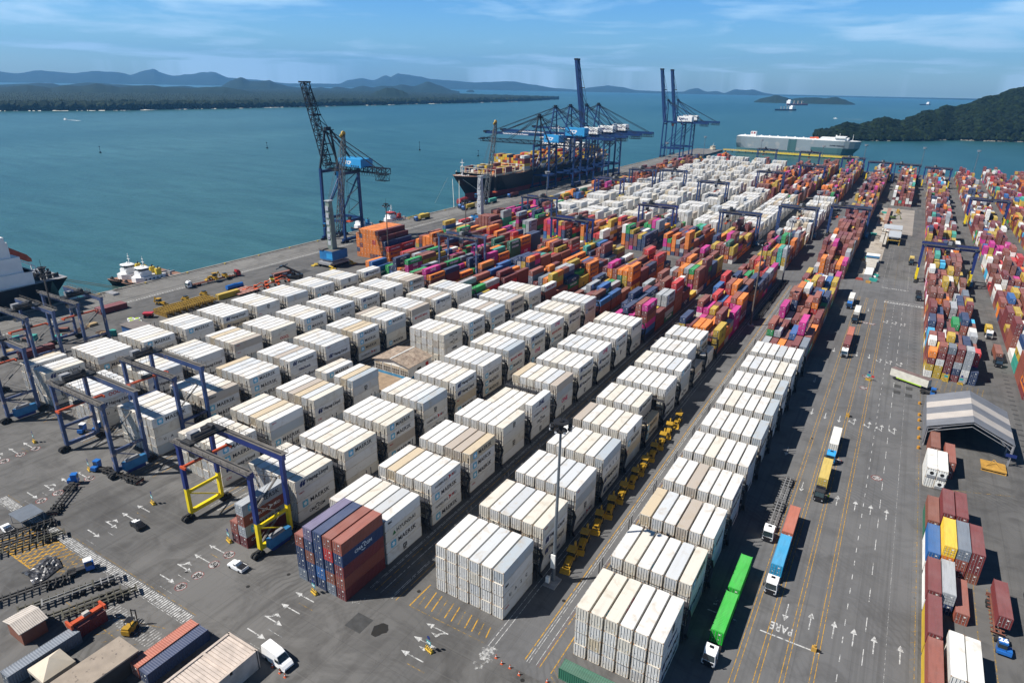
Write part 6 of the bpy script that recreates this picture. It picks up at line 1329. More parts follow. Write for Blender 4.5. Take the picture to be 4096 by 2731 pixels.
# terminal tractors
def tt_proto(roof):
    P = Proto(); c = MB().bx(-1.2, 1.2, 0, 1.6, .6, 1.2, 0).bx(-1.2, .2, .3, 1.7, 1.2, 2.9, 0).bx(-1.22, .22, .28, 1.5, 1.7, 2.6, 1).bx(-1.25, .25, .2, 1.8, 2.9, 3.05, 2); P.add('cab', c, [V_B, M_GL, roof]); P.add('hood', MB().bx(.25, 1.2, .1, 1.7, .9, 1.6), V_B); P.add('chassis', MB().bx(-.6, .6, 1.2, 5.0, .6, 1.1).bx(-1.1, 1.1, 3.4, 4.9, .95, 1.1), M_CH)
    w_ = MB(); wheels(w_, (.9,), 1.0, .52, dual=False); wheels(w_, (4.1,), .9, .52); P.add('wheels', w_, M_TYRE); return P
TT = tt_proto(V_B); TTW = tt_proto(V_W)
CHS = trailer_proto(12.6, M_CH, (9.2, 10.5, 11.8)); CHGn = trailer_proto(13.2, M_CHX, (9.6, 10.9)); CHR_ = trailer_proto(12.6, M_CHR, (9.2, 10.5)); CHGY = trailer_proto(14.2, M_CHG, (9.8, 11.1, 12.4))
GT = 'blue terminal tractors around the yard'; GC = 'empty container chassis'
TT.place('terminal_tractor', 'blue terminal tractor in front of the chassis in the left aisle', 'tractor', (-174.0, 67.5, 0), R(-135), GT); CHS.place('chassis', 'empty dark chassis behind the tractor in the left aisle', 'chassis', (-171.3, 66.3, 0), R(-140), GC)
TTW.place('terminal_tractor', 'blue tractor with white roof under crane numbered 20', 'tractor', (-199.6, 82.0, 0), R(-60), GT); TTW.place('terminal_tractor', 'second white roofed blue tractor under crane numbered 20', 'tractor', (-197.0, 85, 0), R(-60), GT)
TT.place('terminal_tractor', 'blue tractor at the foot of the crane sill in front', 'tractor', (-175.5, 73.2, 0), R(-70), GT); CHS.place('chassis', 'chassis behind the tractor by the crane foot', 'chassis', (-171, 74, 0), R(-80), GC)
TT.place('terminal_tractor', 'blue tractor beside the white block behind crane', 'tractor', (-165, 92, 0), R(0), GT)
TTW.place('terminal_tractor', 'white roofed tractor on the yellow box markings', 'tractor', (-136.2, 52.2, 0), R(158), GT)
for (x, y), lb, p in zip([(-141.6, 35.4), (-134.9, 36.6), (-133.2, 40.2), (-128.2, 38.6), (-126.0, 40.6), (-161.0, 41.0), (-158.0, 42.4), (-164.5, 44.0)], ['long empty chassis behind the white roofed tractor', 'empty chassis just above the kiosk', 'grey long chassis ending at the crossing', 'olive chassis beside the red spreader', 'rightmost olive chassis of the bottom left group', 'dark chassis across the yellow markings corner', 'second dark chassis on the yellow markings', 'chassis at the left edge by the shade tent'], (CHS, CHGn, CHGY, CHGn, CHGn, CHS, CHGn, CHS)):
    p.place('chassis', lb, 'chassis', (x, y, 0), R(-22), GC)
for k in range(6): CHS.place('chassis', ['nearest', 'second', 'third', 'fourth', 'fifth', 'farthest'][k]+' empty dark chassis in the line behind the brown light mast', 'chassis', (-46.9, 302+k*13.2, 0), 0, GC)
TT.place('terminal_tractor', 'blue tractor with a white 26 on its roof at right', 'tractor', (34.3, 129.4, 0), 0, GT); n26 = MB(); put(n26, text_mb('26', 1.1, bold=.06, thick=.01), T(33.8, 130.5, 3.08)); tag(n26.build('roof_number', L_WHT), 'white number 26 painted on the right tractor roof', 'number')
CHR_.place('chassis', 'rusty chassis behind the tractor marked 26', 'chassis', (33.6, 134.4, 0), 0, GC)
# diagonal lorry leaving the road
Rz = R(65); TT.place('terminal_tractor', 'blue tractor turning beside the striped shed', 'tractor', (24.3, 256.2, 0), Rz+R(15), GT)
TRL = Proto(); b_ = MB().bx(-1.25, 1.25, 0, 13.5, 1.3, 4.1, 0).bx(-1.27, 1.27, -.02, 13.52, 4.1, 4.16, 1).bx(-1.28, -1.2, 2, 11, .9, 1.3, 2).bx(1.2, 1.28, 2, 11, .9, 1.3, 2); TRL.add('trailer_body', b_, [mat('cream_panel', (.55, .53, .46), .6), mat('roof_brown', (.17, .12, .11), .8, 0, .3), mat('lime_strip', (.35, .55, .05), .6)]); w_ = MB(); wheels(w_, (10.2, 11.5), 1.0, .52); TRL.add('wheels', w_, M_TYRE); TRL.place('trailer', 'cream box trailer with brown roof turning across the road', 'trailer', (22.0, 260.6, 0), R(64), 'box trailers')
# backhoe loaders
BH = Proto()
BH.add('machine_body', MB().bx(-.55, .55, .9, 3.4, .9, 1.9, 0).bx(-.5, .5, .3, 1.2, 1.0, 1.75, 0).bx(-.9, .9, 3.2, 5.2, .8, 1.6, 0).bx(-.35, .35, .25, .32, 1.0, 1.7, 1), [M_CAT, M_DK])
i = BH.add('cab', MB().bx(-.85, .85, 3.1, 4.9, 1.6, 3.0, 1), [M_CAT, M_GL]); BH.add('roof', MB().bx(-1.0, 1.0, 2.9, 5.1, 3.0, 3.2, 0), M_CAT, i)
BH.add('loader_arm', MB().bar((-.75, 3.0, 1.7), (-.75, -.4, .7), .2, .3).bar((.75, 3.0, 1.7), (.75, -.4, .7), .2, .3).bar((-.75, .3, 1.0), (.75, .3, 1.0), .2, .2), M_CAT)
BH.add('bucket', MB().prism([(-1.15, -.4, .15), (-1.15, -1.3, .1), (-1.15, -1.25, .25), (-1.15, -.6, .45), (-1.15, -.5, 1.0), (-1.15, -.35, 1.0)], (2.3, 0, 0)), M_CAT)
BH.add('boom', MB().bar((0, 5.2, 1.2), (0, 6.3, 3.6), .35, .45).bar((0, 6.3, 3.6), (0, 6.9, 1.6), .28, .35).bx(-.35, .35, 6.5, 7.1, .9, 1.6).bar((-1.1, 5.4, .3), (1.1, 5.4, .3), .2, .3).bar((-1.1, 5.4, .3), (-.6, 5.3, 1.2), .15), M_CAT)
w_ = MB(); wheels(w_, (1.0,), .85, .45, dual=False); wheels(w_, (4.2,), .9, .72, dual=False); BH.add('wheels', w_, M_TYRE)
o_ = ['first', 'second', 'third', 'fourth', 'fifth', 'sixth', 'seventh', 'eighth', 'ninth', 'tenth', 'eleventh']
for k in range(11): BH.place('backhoe', o_[k]+' yellow backhoe of the line, counted from the light mast', 'backhoe', (-47.4+.02*k+rnd.uniform(-.2,.2), 106.2+k*7.75+rnd.uniform(-.5,.5), 0), R(rnd.uniform(2, 12)), 'yellow backhoes parked in a line', scale=1.0)
# small vehicles
def car_proto(bodym, glassy=True, pick_=False):
    P = Proto(); b_ = MB(); s = [(-.85, 0, .35), (.85, 0, .35), (.85, 0, .75), (-.85, 0, .75)]
    def ring(y, w, z0, z1): return [(-w, y, z0), (w, y, z0), (w, y, z1), (-w, y, z1)]
    b_.loft([ring(0, .8, .35, .7), ring(.35, .88, .3, .85), ring(1.4, .9, .3, .95), ring(3.6, .9, .3, .98), ring(4.3, .86, .35, .95)], 0)
    if pick_: b_.loft([ring(1.2, .72, .95, .96), ring(1.9, .68, .95, 1.5), ring(2.4, .68, .95, 1.5), ring(2.6, .72, .95, 1.0)], 0); b_.bx(-.8, .8, 2.75, 4.2, .9, .99, 1); b_.bar((-.7, 2.8, 1.5), (-.7, 4.6, 1.5), .06, .06, 1).bar((.7, 2.8, 1.5), (.7, 4.6, 1.5), .06, .06, 1).bar((.7, 4.2, 1), (.7, 4.2, 1.5), .06, .06, 1).bar((-.7, 4.2, 1), (-.7, 4.2, 1.5), .06, .06, 1)
    else: b_.loft([ring(1.2, .72, .95, .96), ring(1.9, .66, .95, 1.48), ring(3.2, .66, .95, 1.5), ring(4.1, .72, .95, 1.0)], 0)
    P.add('car_body', b_, [bodym, V_K]); g_ = MB(); g_.quadbox([(-.68, 1.22, 1.0), (.68, 1.22, 1.0), (.68, 1.3, .99), (-.68, 1.3, .99), (-.6, 1.83, 1.46), (.6, 1.83, 1.46), (.6, 1.9, 1.46), (-.6, 1.9, 1.46)])
    for x in (-.73, .69): g_.bx(x, x+.04, 1.75, 2.4 if pick_ else 3.3, 1.02, 1.38)
    P.add('window', g_, M_GL, 0); w_ = MB(); wheels(w_, (.8, 3.45), .78, .32, dual=False); P.add('wheels', w_, M_TYRE); return P
car_proto(V_W, pick_=True).place('pickup', 'white pickup with ladder rack in the front aisle', 'pickup', (-111.9, 68.5, 0), R(-88), None, scale=1.1)
cp = car_proto(V_K); t = cp.place('car', 'dark car with white roof patch in the left aisle', 'car', (-144.2, 65.6, 0), R(-96), None, scale=1.1); MB().bx(-.62, .62, 1.95, 2.35, 1.5, 1.54).bx(-.5, .5, .4, 1.2, .93, .97).build('roof_panel', V_W, t)
cw = car_proto(V_W, pick_=True); cw.place('pickup', 'white pickup parked at the left picture edge', 'pickup', (-168.5, 48.5, 0), R(-95)); 
vp = Proto(); vb = MB(); rg = lambda y, w, z0, z1, wt: [(-w, y, z0), (w, y, z0), (wt, y, z1), (-wt, y, z1)]
vb.loft([rg(0, .95, .4, .95, .85), rg(.5, 1.0, .35, 1.25, .95), rg(1.1, 1.02, .35, 1.35, .98), rg(1.9, 1.02, .35, 2.35, .82), rg(2.6, 1.02, .35, 2.6, .85), rg(5.7, 1.02, .35, 2.62, .88), rg(5.95, 1.0, .4, 2.5, .86)], 0); vp.add('van_body', vb, V_W)
vp.add('windscreen', MB().quadbox([(-.93, 1.12, 1.42), (.93, 1.12, 1.42), (.93, 1.2, 1.4), (-.93, 1.2, 1.4), (-.76, 1.84, 2.3), (.76, 1.84, 2.3), (.76, 1.92, 2.3), (-.76, 1.92, 2.3)]).bx(-1.03, -.98, 1.3, 2.3, 1.35, 1.95).bx(.98, 1.03, 1.3, 2.3, 1.35, 1.95), M_GL, 0)
w_ = MB(); wheels(w_, (1.1, 4.7), .88, .36, dual=False); vp.add('wheels', w_, M_TYRE); vp.add('bumper', MB().bx(-.9, .9, -.08, .1, .35, .6), V_K, 0)
vp.place('van', 'white panel van driving on the bottom aisle', 'van', (-78.8, 55.9, 0), R(86), None, scale=1.12)
fl = Proto(); fl.add('machine_body', MB().bx(-.7, .7, 0, 2.4, .4, 1.3).bx(-.6, .6, .1, .9, 1.3, 1.7), M_CAT); fl.add('cab', MB().bx(-.6, .6, .9, 2.2, 2.3, 2.4).bar((-.55, 1, 1.3), (-.55, 1, 2.3), .08).bar((.55, 1, 1.3), (.55, 1, 2.3), .08).bar((-.55, 2.1, 1.3), (-.55, 2.1, 2.3), .08).bar((.55, 2.1, 1.3), (.55, 2.1, 2.3), .08), V_K); fl.add('mast', MB().bar((-.4, 2.7, .2), (-.4, 2.8, 3.4), .14).bar((.4, 2.7, .2), (.4, 2.8, 3.4), .14).bar((-.4, 2.8, 3.2), (.4, 2.8, 3.2), .12).bx(-.4, -.2, 2.8, 4.0, .2, .28).bx(.2, .4, 2.8, 4.0, .2, .28), V_K); w_ = MB(); wheels(w_, (.5, 2.1), .65, .38, dual=False); fl.add('wheels', w_, M_TYRE); fl.place('forklift', 'yellow and black forklift in the bottom left yard', 'forklift', (-111.4, 44.6, 0), R(25), None, scale=1.15)
# reach stackers
RS = Proto(); RS.add('machine_body', MB().bx(-1.9, 1.9, 0, 7.5, .9, 1.9, 0).bx(-1.6, 1.6, 5.5, 8.2, 1.0, 2.8, 0), M_DK); RS.add('cab', MB().bx(-.8, .8, 2.2, 4.0, 1.9, 3.8, 0).bx(-.82, .82, 2.15, 3.4, 2.3, 3.5, 1), [M_DK, M_GL]); RS.add('boom', MB().bar((0, 7.4, 3.2), (0, -2.6, 6.8), .9, .9).bar((0, 5, 2.2), (0, 1.4, 4.6), .4, .4), M_DK)
RS.add('spreader', MB().bx(-6, 6, -3.3, -2.9, 6.0, 6.4).bx(-1.4, 1.4, -4.0, -2.4, 6.2, 6.8), M_DK); w_ = MB(); wheels(w_, (1.3, 6.8), 1.6, .85); RS.add('wheels', w_, M_TYRE)
RS.place('reach_stacker', 'dark reach stacker lowering a maroon container at right', 'reach stacker', (41.2, 141.5, 0), R(-90), 'reach stackers'); RS.place('reach_stacker', 'dark reach stacker beside the brown container near the quay', 'reach stacker', (-279.5, 232.5, 0), R(-70), 'reach stackers')
def single(x, y, z, nm, lab, L_=LH, rz=0, code=None, wh=False):
    col, cn = PAL[nm]; kind = (L_, HC_ if wh else SH, not wh, wh); _, bm_, _, dm = bodymesh(kind); t = thing('shipping_container' if not wh else 'refrigerated_container', lab, 'container', (x, y, z), rz, 'single containers around the yard')
    c_ = (.72, .72, .69) if wh else col; ob('container_body', bm_, t, color=c_)
    for d in dm: ob('door', d, t, color=c_)
    if code: ob('lettering', logomesh(code, 1, WHT)[1], t)
single(33.0, 135.6, 2.0, 'maroon', 'maroon container held by the reach stacker above a chassis'); single(-286.8, 227.6, 0, 'brown', 'brown container standing by the quayside reach stacker', LH, R(-6), 'W')
single(-24.0, 80.3, 0, 'dgreen', 'dark green container lying crosswise in front of the white stack', LH, R(90), 'U')
single(-102.5, 40.6, 0, 'salmon', 'salmon container beside the navy one at the bottom'); single(-99.7, 40.6, 0, 'navy', 'navy container beside the salmon one at the bottom'); single(-119.8, 27.6, 0, 'slate', 'slate grey container in the corner near the kiosk'); single(-121.0, 39.2, 0, 'maroon', 'maroon open container with spreader frame, bottom left', 6.06)
single(-279.0, 187, 0, 'ochre', 'ochre container at the quayside by the steel mats', LH)
single(-277.5, 100, 0, 'maroon', 'maroon container among junk under the left cranes', LH)
# corner yard stacks right of the road
YD = [(20.8, 109.3, ['ochre', 'brick']), (20.8, 122.4, ['ochre', 'maroon']), (20.8, 135.6, ['white', 'maroon']), (20.8, 149.5, ['white', 'blue']), (20.8, 162.9, ['dgreen', 'brown']), (23.4, 136.3, ['navy', 'grey']), (23.4, 149.7, ['orange', 'orange', 'yellow']), (26.0, 149.9, ['maroon', 'brick', 'slate']), (28.6, 150.0, ['brown', 'maroon', 'maroon']), (23.4, 163.6, ['brown', 'maroon', 'maroon']), (26.1, 163.8, ['brown', 'maroon', 'maroon']), (26.2, 134.8, ['brick']), (21.6, 203.6, ['brown', 'brown']), (25.2, 196.5, ['maroon', 'brick'])]
nmn = {'ochre': 'yellow', 'brick': 'brick red', 'maroon': 'maroon', 'white': 'white', 'blue': 'blue', 'dgreen': 'dark green', 'brown': 'brown', 'navy': 'navy', 'grey': 'pale grey', 'orange': 'orange', 'yellow': 'bright yellow', 'slate': 'slate grey'}
for i, (x, y, st_) in enumerate(YD):
    for t_, nm in enumerate(st_): single(x, y, t_*SH, nm, '%s container, %s of the %s pile in the corner yard' % (nmn[nm], ['bottom', 'second', 'top'][t_] if t_ < len(st_)-1 else 'top', ['nearest left', 'second left', 'third left', 'fourth left', 'fifth left', 'pale grey topped', 'yellow topped', 'slate topped', 'rightmost tall', 'left rear maroon', 'right rear maroon', 'lone brick', 'two brown by the shed', 'brick topped by the shed'][i]))
for i, (x, y) in enumerate(((24.1, 112.3), (26.7, 112.2), (20.6, 188.8), (23.1, 188.8))):
    for t_ in (0, 1): single(x, y, t_*HC_, 'white', 'white container, %s one of the %s white pair at the yard edge' % (['lower', 'upper'][t_], ['near left', 'near right', 'far left', 'far right'][i]), LH, 0, None, True)
for x, z in ((21.9, HC_), (24.3, HC_), (24.3, 0)):
    rf = MB().bx(-1, 1, -.14, -.04, .9, 2.2, 0).cyl((0, -.18, 1.6), (0, -.14, 1.6), .5, 14, 1).bx(-1, 1, -.13, -.05, .2, .7, 2); tag(rf.build('refrigeration_unit', [M_WHT, M_BLKM, M_GREY], None, (x, 188.75, z)), 'black-fanned cooling unit on the %s of the far white containers' % {(21.9, HC_): 'upper left', (24.3, HC_): 'upper right', (24.3, 0): 'lower right'}[(x, z)], 'cooling unit')
# ------------------------------------------------------------ buildings
t = thing('storage_shed', 'open ended grey shed with two white roof bands on the right', 'shed', (0, 0, 0)); M_RG = mat('shed_grey', (.17, .175, .19), .6, 0, .15, .3); M_TR = mat('shed_translucent', (.44, .40, .36), .6, 0, .1, .3)
def shed_roof(x0, x1, y0, y1, ze, za, bands, m0, m1, th=.15):
    mb = MB(); xm = (x0+x1)/2; ys = [y0]+[q for b in bands for q in b]+[y1]
    for i, (a, b_) in enumerate(zip(ys, ys[1:])):
        mm_ = i % 2; 
        for xa, za_, xb, zb in ((x0, ze, xm, za), (xm, za, x1, ze)): mb.quadbox([(xa, a, za_-th), (xb, a, zb-th), (xb, b_, zb-th), (xa, b_, za_-th), (xa, a, za_), (xb, a, zb), (xb, b_, zb), (xa, b_, za_)], mm_)
    return mb
shed_roof(20.2, 42.2, 214, 239, 6.6, 11.2, [(218.6, 223.2), (228.2, 232.8)], 0, 1).build('roof', [M_RG, M_TR], t)
fr = MB()
for y in (214.3, 221, 228, 238.7):
    for x in (20.6, 41.8): fr.bar((x, y, 0), (x, y, 6.4), .35)
    fr.bar((20.6, y, 5.9), (31.2, y, 10.6), .25); fr.bar((31.2, y, 10.6), (41.8, y, 5.9), .25); fr.bar((22.5, y, 5.6), (31.2, y, 9.4), .15); fr.bar((31.2, y, 9.4), (40, y, 5.6), .15); fr.bar((20.6, y, 4.4), (24, y, 7.2), .15); fr.bar((41.8, y, 4.4), (38.5, y, 7.2), .15)
fr.build('frame', M_GREY, t); MB().bx(20.25, 20.4, 214, 239, 1.0, 6.5).bx(42.0, 42.15, 214, 239, 3.5, 6.5).build('side_wall', M_RG, t); MB().bx(20.6, 41.8, 238.6, 238.8, 0, 6.3).build('rear_wall', mat('shed_dark', (.06, .06, .065), .8), t)
tag(MB().bx(40.6, 43.2, 213.4, 213.5, 3.0, 4.0, 0).bx(41.8, 42.0, 213.5, 213.7, 0, 4.0, 1).build('shed_sign', [M_RN, M_GREY]), 'small navy sign on the right front post of the striped shed', 'sign')
MBf = MB().bx(35, 41, 207, 212.4, .6, .9, 0).bar((35, 207, .1), (41, 207, .1), .2, .2, 0).bar((35, 207, .2), (38, 211, 2.2), .15, .15, 0).bar((41, 207, .2), (38, 211, 2.2), .15, .15, 0); tag(MBf.build('lifting_cradle', mat('frame_ochre', (.45, .25, .05), .7, 0, .3)), 'ochre steel frame lying at the mouth of the striped shed', 'frame')
for k, y in enumerate((246, 236, 231.5, 225, 218, 211)): tag(MB().cyl((0, 0, 0), (0, 0, .8), .45, 10).cyl((0, 0, .8), (0, 0, .9), .3, 10).build('bollard', mat('bollard_orange', (.45, .22, .03), .7), None, (19.4, y, 0)), 'short rusty orange drum along the left side of the striped shed', 'drum', 'orange drums beside the striped shed')
# tin roofed building among the white rows
t = thing('substation_building', 'small white building with corrugated brown tin roof among white containers', 'building', (0, 0, 0)); M_TIN = mat('tin_roof', (.34, .27, .21), .7, 0, .4, .5, stain=(.18, .12, .09), stainamt=.3); M_PLA = mat('plaster_white', (.66, .64, .60), .8, 0, .12, .4); M_BW = mat('plinth_blue', (.05, .22, .40), .7, 0, .2)
rf = MB(); n = 34
for i in range(n):
    a = 164.6+i*.42; b_ = a+.42; h = .06 if i % 2 else 0
    for xa, za_, xb, zb in ((-157.2, 5.1, -148.2, 6.9), (-148.2, 6.9, -139.6, 5.1)): rf.quadbox([(xa, a, za_-.1), (xb, a, zb-.1), (xb, b_, zb-.1), (xa, b_, za_-.1), (xa, a, za_+h), (xb, a, zb+h), (xb, b_, zb+h), (xa, b_, za_+h)], 0)
for i in range(36): rf.bx(-148.45, -147.95, 164.7+i*.39, 164.9+i*.39, 6.9, 7.1, 1)
rf.build('roof', [M_TIN, M_WHT], t)
MB().bx(-156.6, -140.2, 165.4, 178.4, 0, 5.0, 0).bx(-156.66, -140.14, 165.34, 178.46, 0, .9, 1).prism([(-156.6, 165.4, 5.0), (-140.2, 165.4, 5.0), (-148.3, 165.4, 6.7)], (0, 13, 0), 0).build('wall', [M_PLA, M_BW], t)
for i in range(4):
    x = -156.2+i*4.05; f_ = MB().bx(x, x+3.6, 165.2, 165.38, 1.3, 4.5, 0).build('window', M_PLA, t); pn = MB()
    for a in range(4):
        for b_ in range(3): pn.bx(x+.12+a*.86, x+.8+a*.86, 165.15, 165.2, 1.45+b_*1.0, 2.3+b_*1.0, 0 if b_ < 2 else 1)
    pn.build('pane', [mat('dusty_glass', (.10, .085, .07), .3, 0, .5, .8), mat('tan_glass', (.42, .34, .24), .5, 0, .3)], f_)
MB().bx(-140.2, -140.1, 170, 172.2, 2.3, 3.2, 0).build('window', M_GL, t); MB().bx(-140.2, -140.1, 175, 176.6, 2.2, 3.8, 0).build('wall_panel', V_R, t)
struct(MB().poly([(-157, 152.5, .014), (-140, 152.5, .014), (-140, 165.3, .014), (-157, 165.3, .014)]).build('bare_ground', mat('bare_earth', (.30, .22, .15), .9, 0, .3, .4)))
MB_ = MB().bx(-9, 9, -3.4, 3.4, 0, 4.2, 0).bx(-9.6, 9.6, -4, 4, 4.2, 4.5, 1); tag(MB_.build('transformer_house', [M_PLA, mat('roof_felt', (.09, .08, .06), .9)], None, (-140.5, 576, 0)).__class__ and bpy.data.objects['transformer_house'], 'small white flat roofed house amid far white containers', 'house'); bpy.data.objects['transformer_house'].scale = (.45, 1.4, 1.2)
# gatehouse lanes in the middle of the road
t = thing('gate_canopy', 'pale flat gate canopies over the lanes beyond the cross aisle', 'canopy', (0, 0, 0)); M_PAL = mat('canopy_white', (.42, .44, .46), .6, 0, .1, .2); M_CREAM = mat('concrete_cream', (.46, .43, .38), .8, 0, .2, .3)
MB().bx(-7.5, 4.6, 550, 568, 6.6, 7.1, 0).bx(-3.2, 4.6, 524, 548.5, 5.6, 6.1, 0).build('roof', M_PAL, t)
cl_ = MB()
for x in (-3, 4.4):
    for y in (525, 536, 548): cl_.bar((x, y, 0), (x, y, 5.6), .4)
for x in (-7.2, 4.3):
    for y in (551, 567): cl_.bar((x, y, 0), (x, y, 6.6), .4)
cl_.bar((-3, 524.3, 3.5), (4.4, 524.3, 3.5), .3, .4).build('column', mat('column_ochre', (.5, .33, .06), .7), t)
MB().bx(-7.8, -5.6, 512, 563, 3.4, 3.9, 0).bx(-5.0, -3.6, 508, 556, 3.0, 3.4, 0).build('walkway_roof', M_CREAM, t); MB().bx(-3.2, -2.4, 526, 547, 0, 5.4, 0).bx(3.6, 4.4, 526, 547, 0, 5.4, 0).build('booth', mat('booth_dark', (.07, .065, .06), .8), t)
struct(MB().poly([(-14, 425, .02), (-3.6, 425, .02), (-3.6, 700, .02), (-14, 700, .02)]).build('bare_island', mat('island_concrete', (.36, .32, .27), .9, 0, .25, .12, stain=(.18, .14, .11), stainamt=.3))); struct(MB().poly([(-3.6, 570, .02), (12, 570, .02), (12, 700, .02), (-3.6, 700, .02)]).build('works_ground', mat('works_tan', (.28, .25, .22), .9, 0, .25, .1)))
t = thing('gate_office', 'small blue and white office block at the near end of the gate', 'office', (0, 0, 0)); MB().bx(-12, -4.9, 459, 466, 0, 3.6, 0).bx(-12.2, -4.7, 458.6, 466.2, 3.6, 4.6, 1).bx(-12.2, -4.7, 458.6, 466.2, 4.6, 4.7, 0).build('wall', [M_WHT, M_PWR], t); MB().bx(-10.5, -5.5, 434, 458, 2.6, 3.0, 0).bx(-10.3, -5.7, 434.2, 457.8, 0, 2.6, 1).build('annex', [M_CREAM, M_GREY], t)
t = thing('site_cabin', 'long white cabin in front of the gate office', 'cabin', (0, 0, 0)); MB().bx(-10.2, -6.0, 415, 433, 0, 2.8, 0).bx(-10.2, -6.0, 415, 433, 2.8, 2.95, 1).build('wall', [M_GREY, M_WHT], t)
g = random.Random(22)
jl = [('skip_bin', 'teal', (.03, .30, .26)), ('spoil_heap', 'brown', (.16, .09, .05)), ('material_pile', 'red', (.35, .07, .05)), ('crate', 'ochre', (.42, .24, .06)), ('tank', 'white', (.6, .6, .58))]
for k in range(22):
    nm, cn, c = jl[k % 5]; x = -13.5+g.random()*9; y = 418+g.random()*260 if k > 8 else 404+g.random()*60
    mb = MB()
    if nm == 'spoil_heap': mb.blob((0, 0, .4), 2.2, 0, k, .5)
    elif nm == 'tank': mb.cyl((-1.4, 0, 1), (1.4, 0, 1), .9, 10).bx(-1, 1, -.7, .7, 0, .3)
    elif nm == 'skip_bin': mb.prism([(-1.6, -1, 0), (1.6, -1, 0), (2.2, -1, 1.5), (-2.2, -1, 1.5)], (0, 2, 0))
    elif nm == 'crate': mb.bx(-1.2, 1.2, -1, 1, 0, .9).bx(-1.3, 1.3, -.2, .2, .9, 1.2)
    else:
        for q in range(4): mb.bx(-2+q*.2, 2-q*.2, -1+q*.15, 1-q*.15, q*.3, q*.3+.26)
    tag(mb.build(nm, mat('junk_'+cn, c, .8, 0, .3), None, (x, y, .02)), {'skip_bin': 'teal skip bin on the construction island by the gate', 'spoil_heap': 'brown earth heap on the construction island by the gate', 'material_pile': 'reddish stacked sheets on the construction island by the gate', 'crate': 'ochre crate on the construction island by the gate', 'tank': 'white tank on the construction island by the gate'}[nm], nm.replace('_', ' '), nm.replace('_', ' ')+'s on the construction island')
ex = Proto(); ex.add('machine_body', MB().bx(-1.4, 1.4, -1.6, 2, 1.0, 2.4), mat('excavator_green', (.12, .17, .05), .6)); ex.add('track', MB().bx(-1.8, -1.1, -2, 2, 0, .9), M_BLKM); ex.add('track', MB().bx(1.1, 1.8, -2, 2, 0, .9), M_BLKM); ex.add('boom', MB().bar((0, -1.6, 2), (0, -4.4, 4.6), .5).bar((0, -4.4, 4.6), (0, -6.0, 1.2), .4).box(0, -6.1, .8, 1.2, .9, .9), mat('excavator_arm', (.2, .22, .08), .6)); ex.add('cab', MB().bx(-1.3, -.3, -1.5, .2, 2.4, 3.4), M_GL); ex.place('excavator', 'dark green excavator working beyond the gate canopies', 'excavator', (-3.5, 640, 0), R(110))
tag(MB().bx(-9.0, -6.6, 610, 682, 0, 2.6).bx(-9.2, -6.4, 609.8, 682.2, 2.6, 2.8).build('pipe_trench_cover', mat('brick_dull', (.35, .2, .15), .8, 0, .3, .3)), 'long reddish concrete strip structure beyond the gate canopies', 'barrier')
t = ex.place('loader', 'yellow construction machine at the far end of the works', 'loader', (-.8, 676, 0), 0); 
for c in t.children: 
    c.data = c.data.copy(); c.data.materials.clear(); c.data.materials.append(M_CAT)
# quay side buildings and gear
t = thing('quay_shed', 'long low quay shed with pale curved roof behind the cranes', 'shed', (0, 0, 0)); MB().bx(-283, -274, 560, 629, 0, 5.2, 0).build('wall', mat('shed_navy', (.03, .05, .10), .7), t); MB().loft([[(-283.6, 558, 5.2), (-280, 558, 6.4), (-277, 558, 6.4), (-273.4, 558, 5.2)], [(-283.6, 631, 5.2), (-280, 631, 6.4), (-277, 631, 6.4), (-273.4, 631, 5.2)]], 0).build('roof', mat('shed_roof_pale', (.48, .46, .42), .8, 0, .2, .2), t)
t = thing('flat_roof_cabin', 'flat grey roofed blue cabin between quay and white rows', 'cabin', (0, 0, 0)); MB().bx(-271.2, -258, 136.5, 143, 0, 3.7, 0).build('wall', mat('cabin_blue', (.04, .10, .24), .7), t); MB().bx(-271.8, -257.6, 136, 143.6, 3.7, 4.0, 0).build('roof', mat('roof_felt_grey', (.17, .15, .14), .9, 0, .2), t)
# stack of yellow steel mats
t = thing('steel_mat_stack', 'wide stack of brownish yellow steel beams beside the quay road', 'beam stack', (-283.5, 158, 0)); mb = MB()
for k in range(24): mb.bx(0, 10.0, k*1.12, k*1.12+.4, 1.6+.2*(k % 2), 2.5, 0); mb.bx(0, 10.0, k*1.12+.1, k*1.12+.3, 0, 1.6, 0) if k % 3 == 0 else None
for x in (1, 3.5, 6, 8.5): mb.bx(x, x+.35, 0, 27, 1.2, 1.65, 1); mb.bx(x, x+.3, 0, 27, 2.5, 2.7, 1)
mb.build('beam', [mat('beam_brown', (.22, .13, .02), .7, 0, .4, .6), mat('beam_yellow', (.48, .30, .03), .6, 0, .3)], t)
BH.place('backhoe', 'yellow backhoe parked behind the steel beam stack', 'backhoe', (-290, 168, 0), R(100)); 
sk = Proto(); sk.add('machine_body', MB().bx(-.9, .9, 0, 2.6, .4, 1.8, 0).bx(-.8, .8, .6, 2.0, 1.8, 2.3, 1), [M_CAT, M_DK]); sk.add('bucket', MB().bx(-1, 1, -.9, -.3, .1, .9), M_CAT); w_ = MB(); wheels(w_, (.5, 2.0), .95, .42, dual=False); sk.add('wheels', w_, M_TYRE)
sk.place('skid_loader', 'left small loader behind the steel beam stack', 'skid loader', (-291, 178, 0), R(-80), 'small loaders near the quay'); sk.place('skid_loader', 'right small loader behind the steel beam stack', 'skid loader', (-291, 188, 0), R(-80), 'small loaders near the quay')
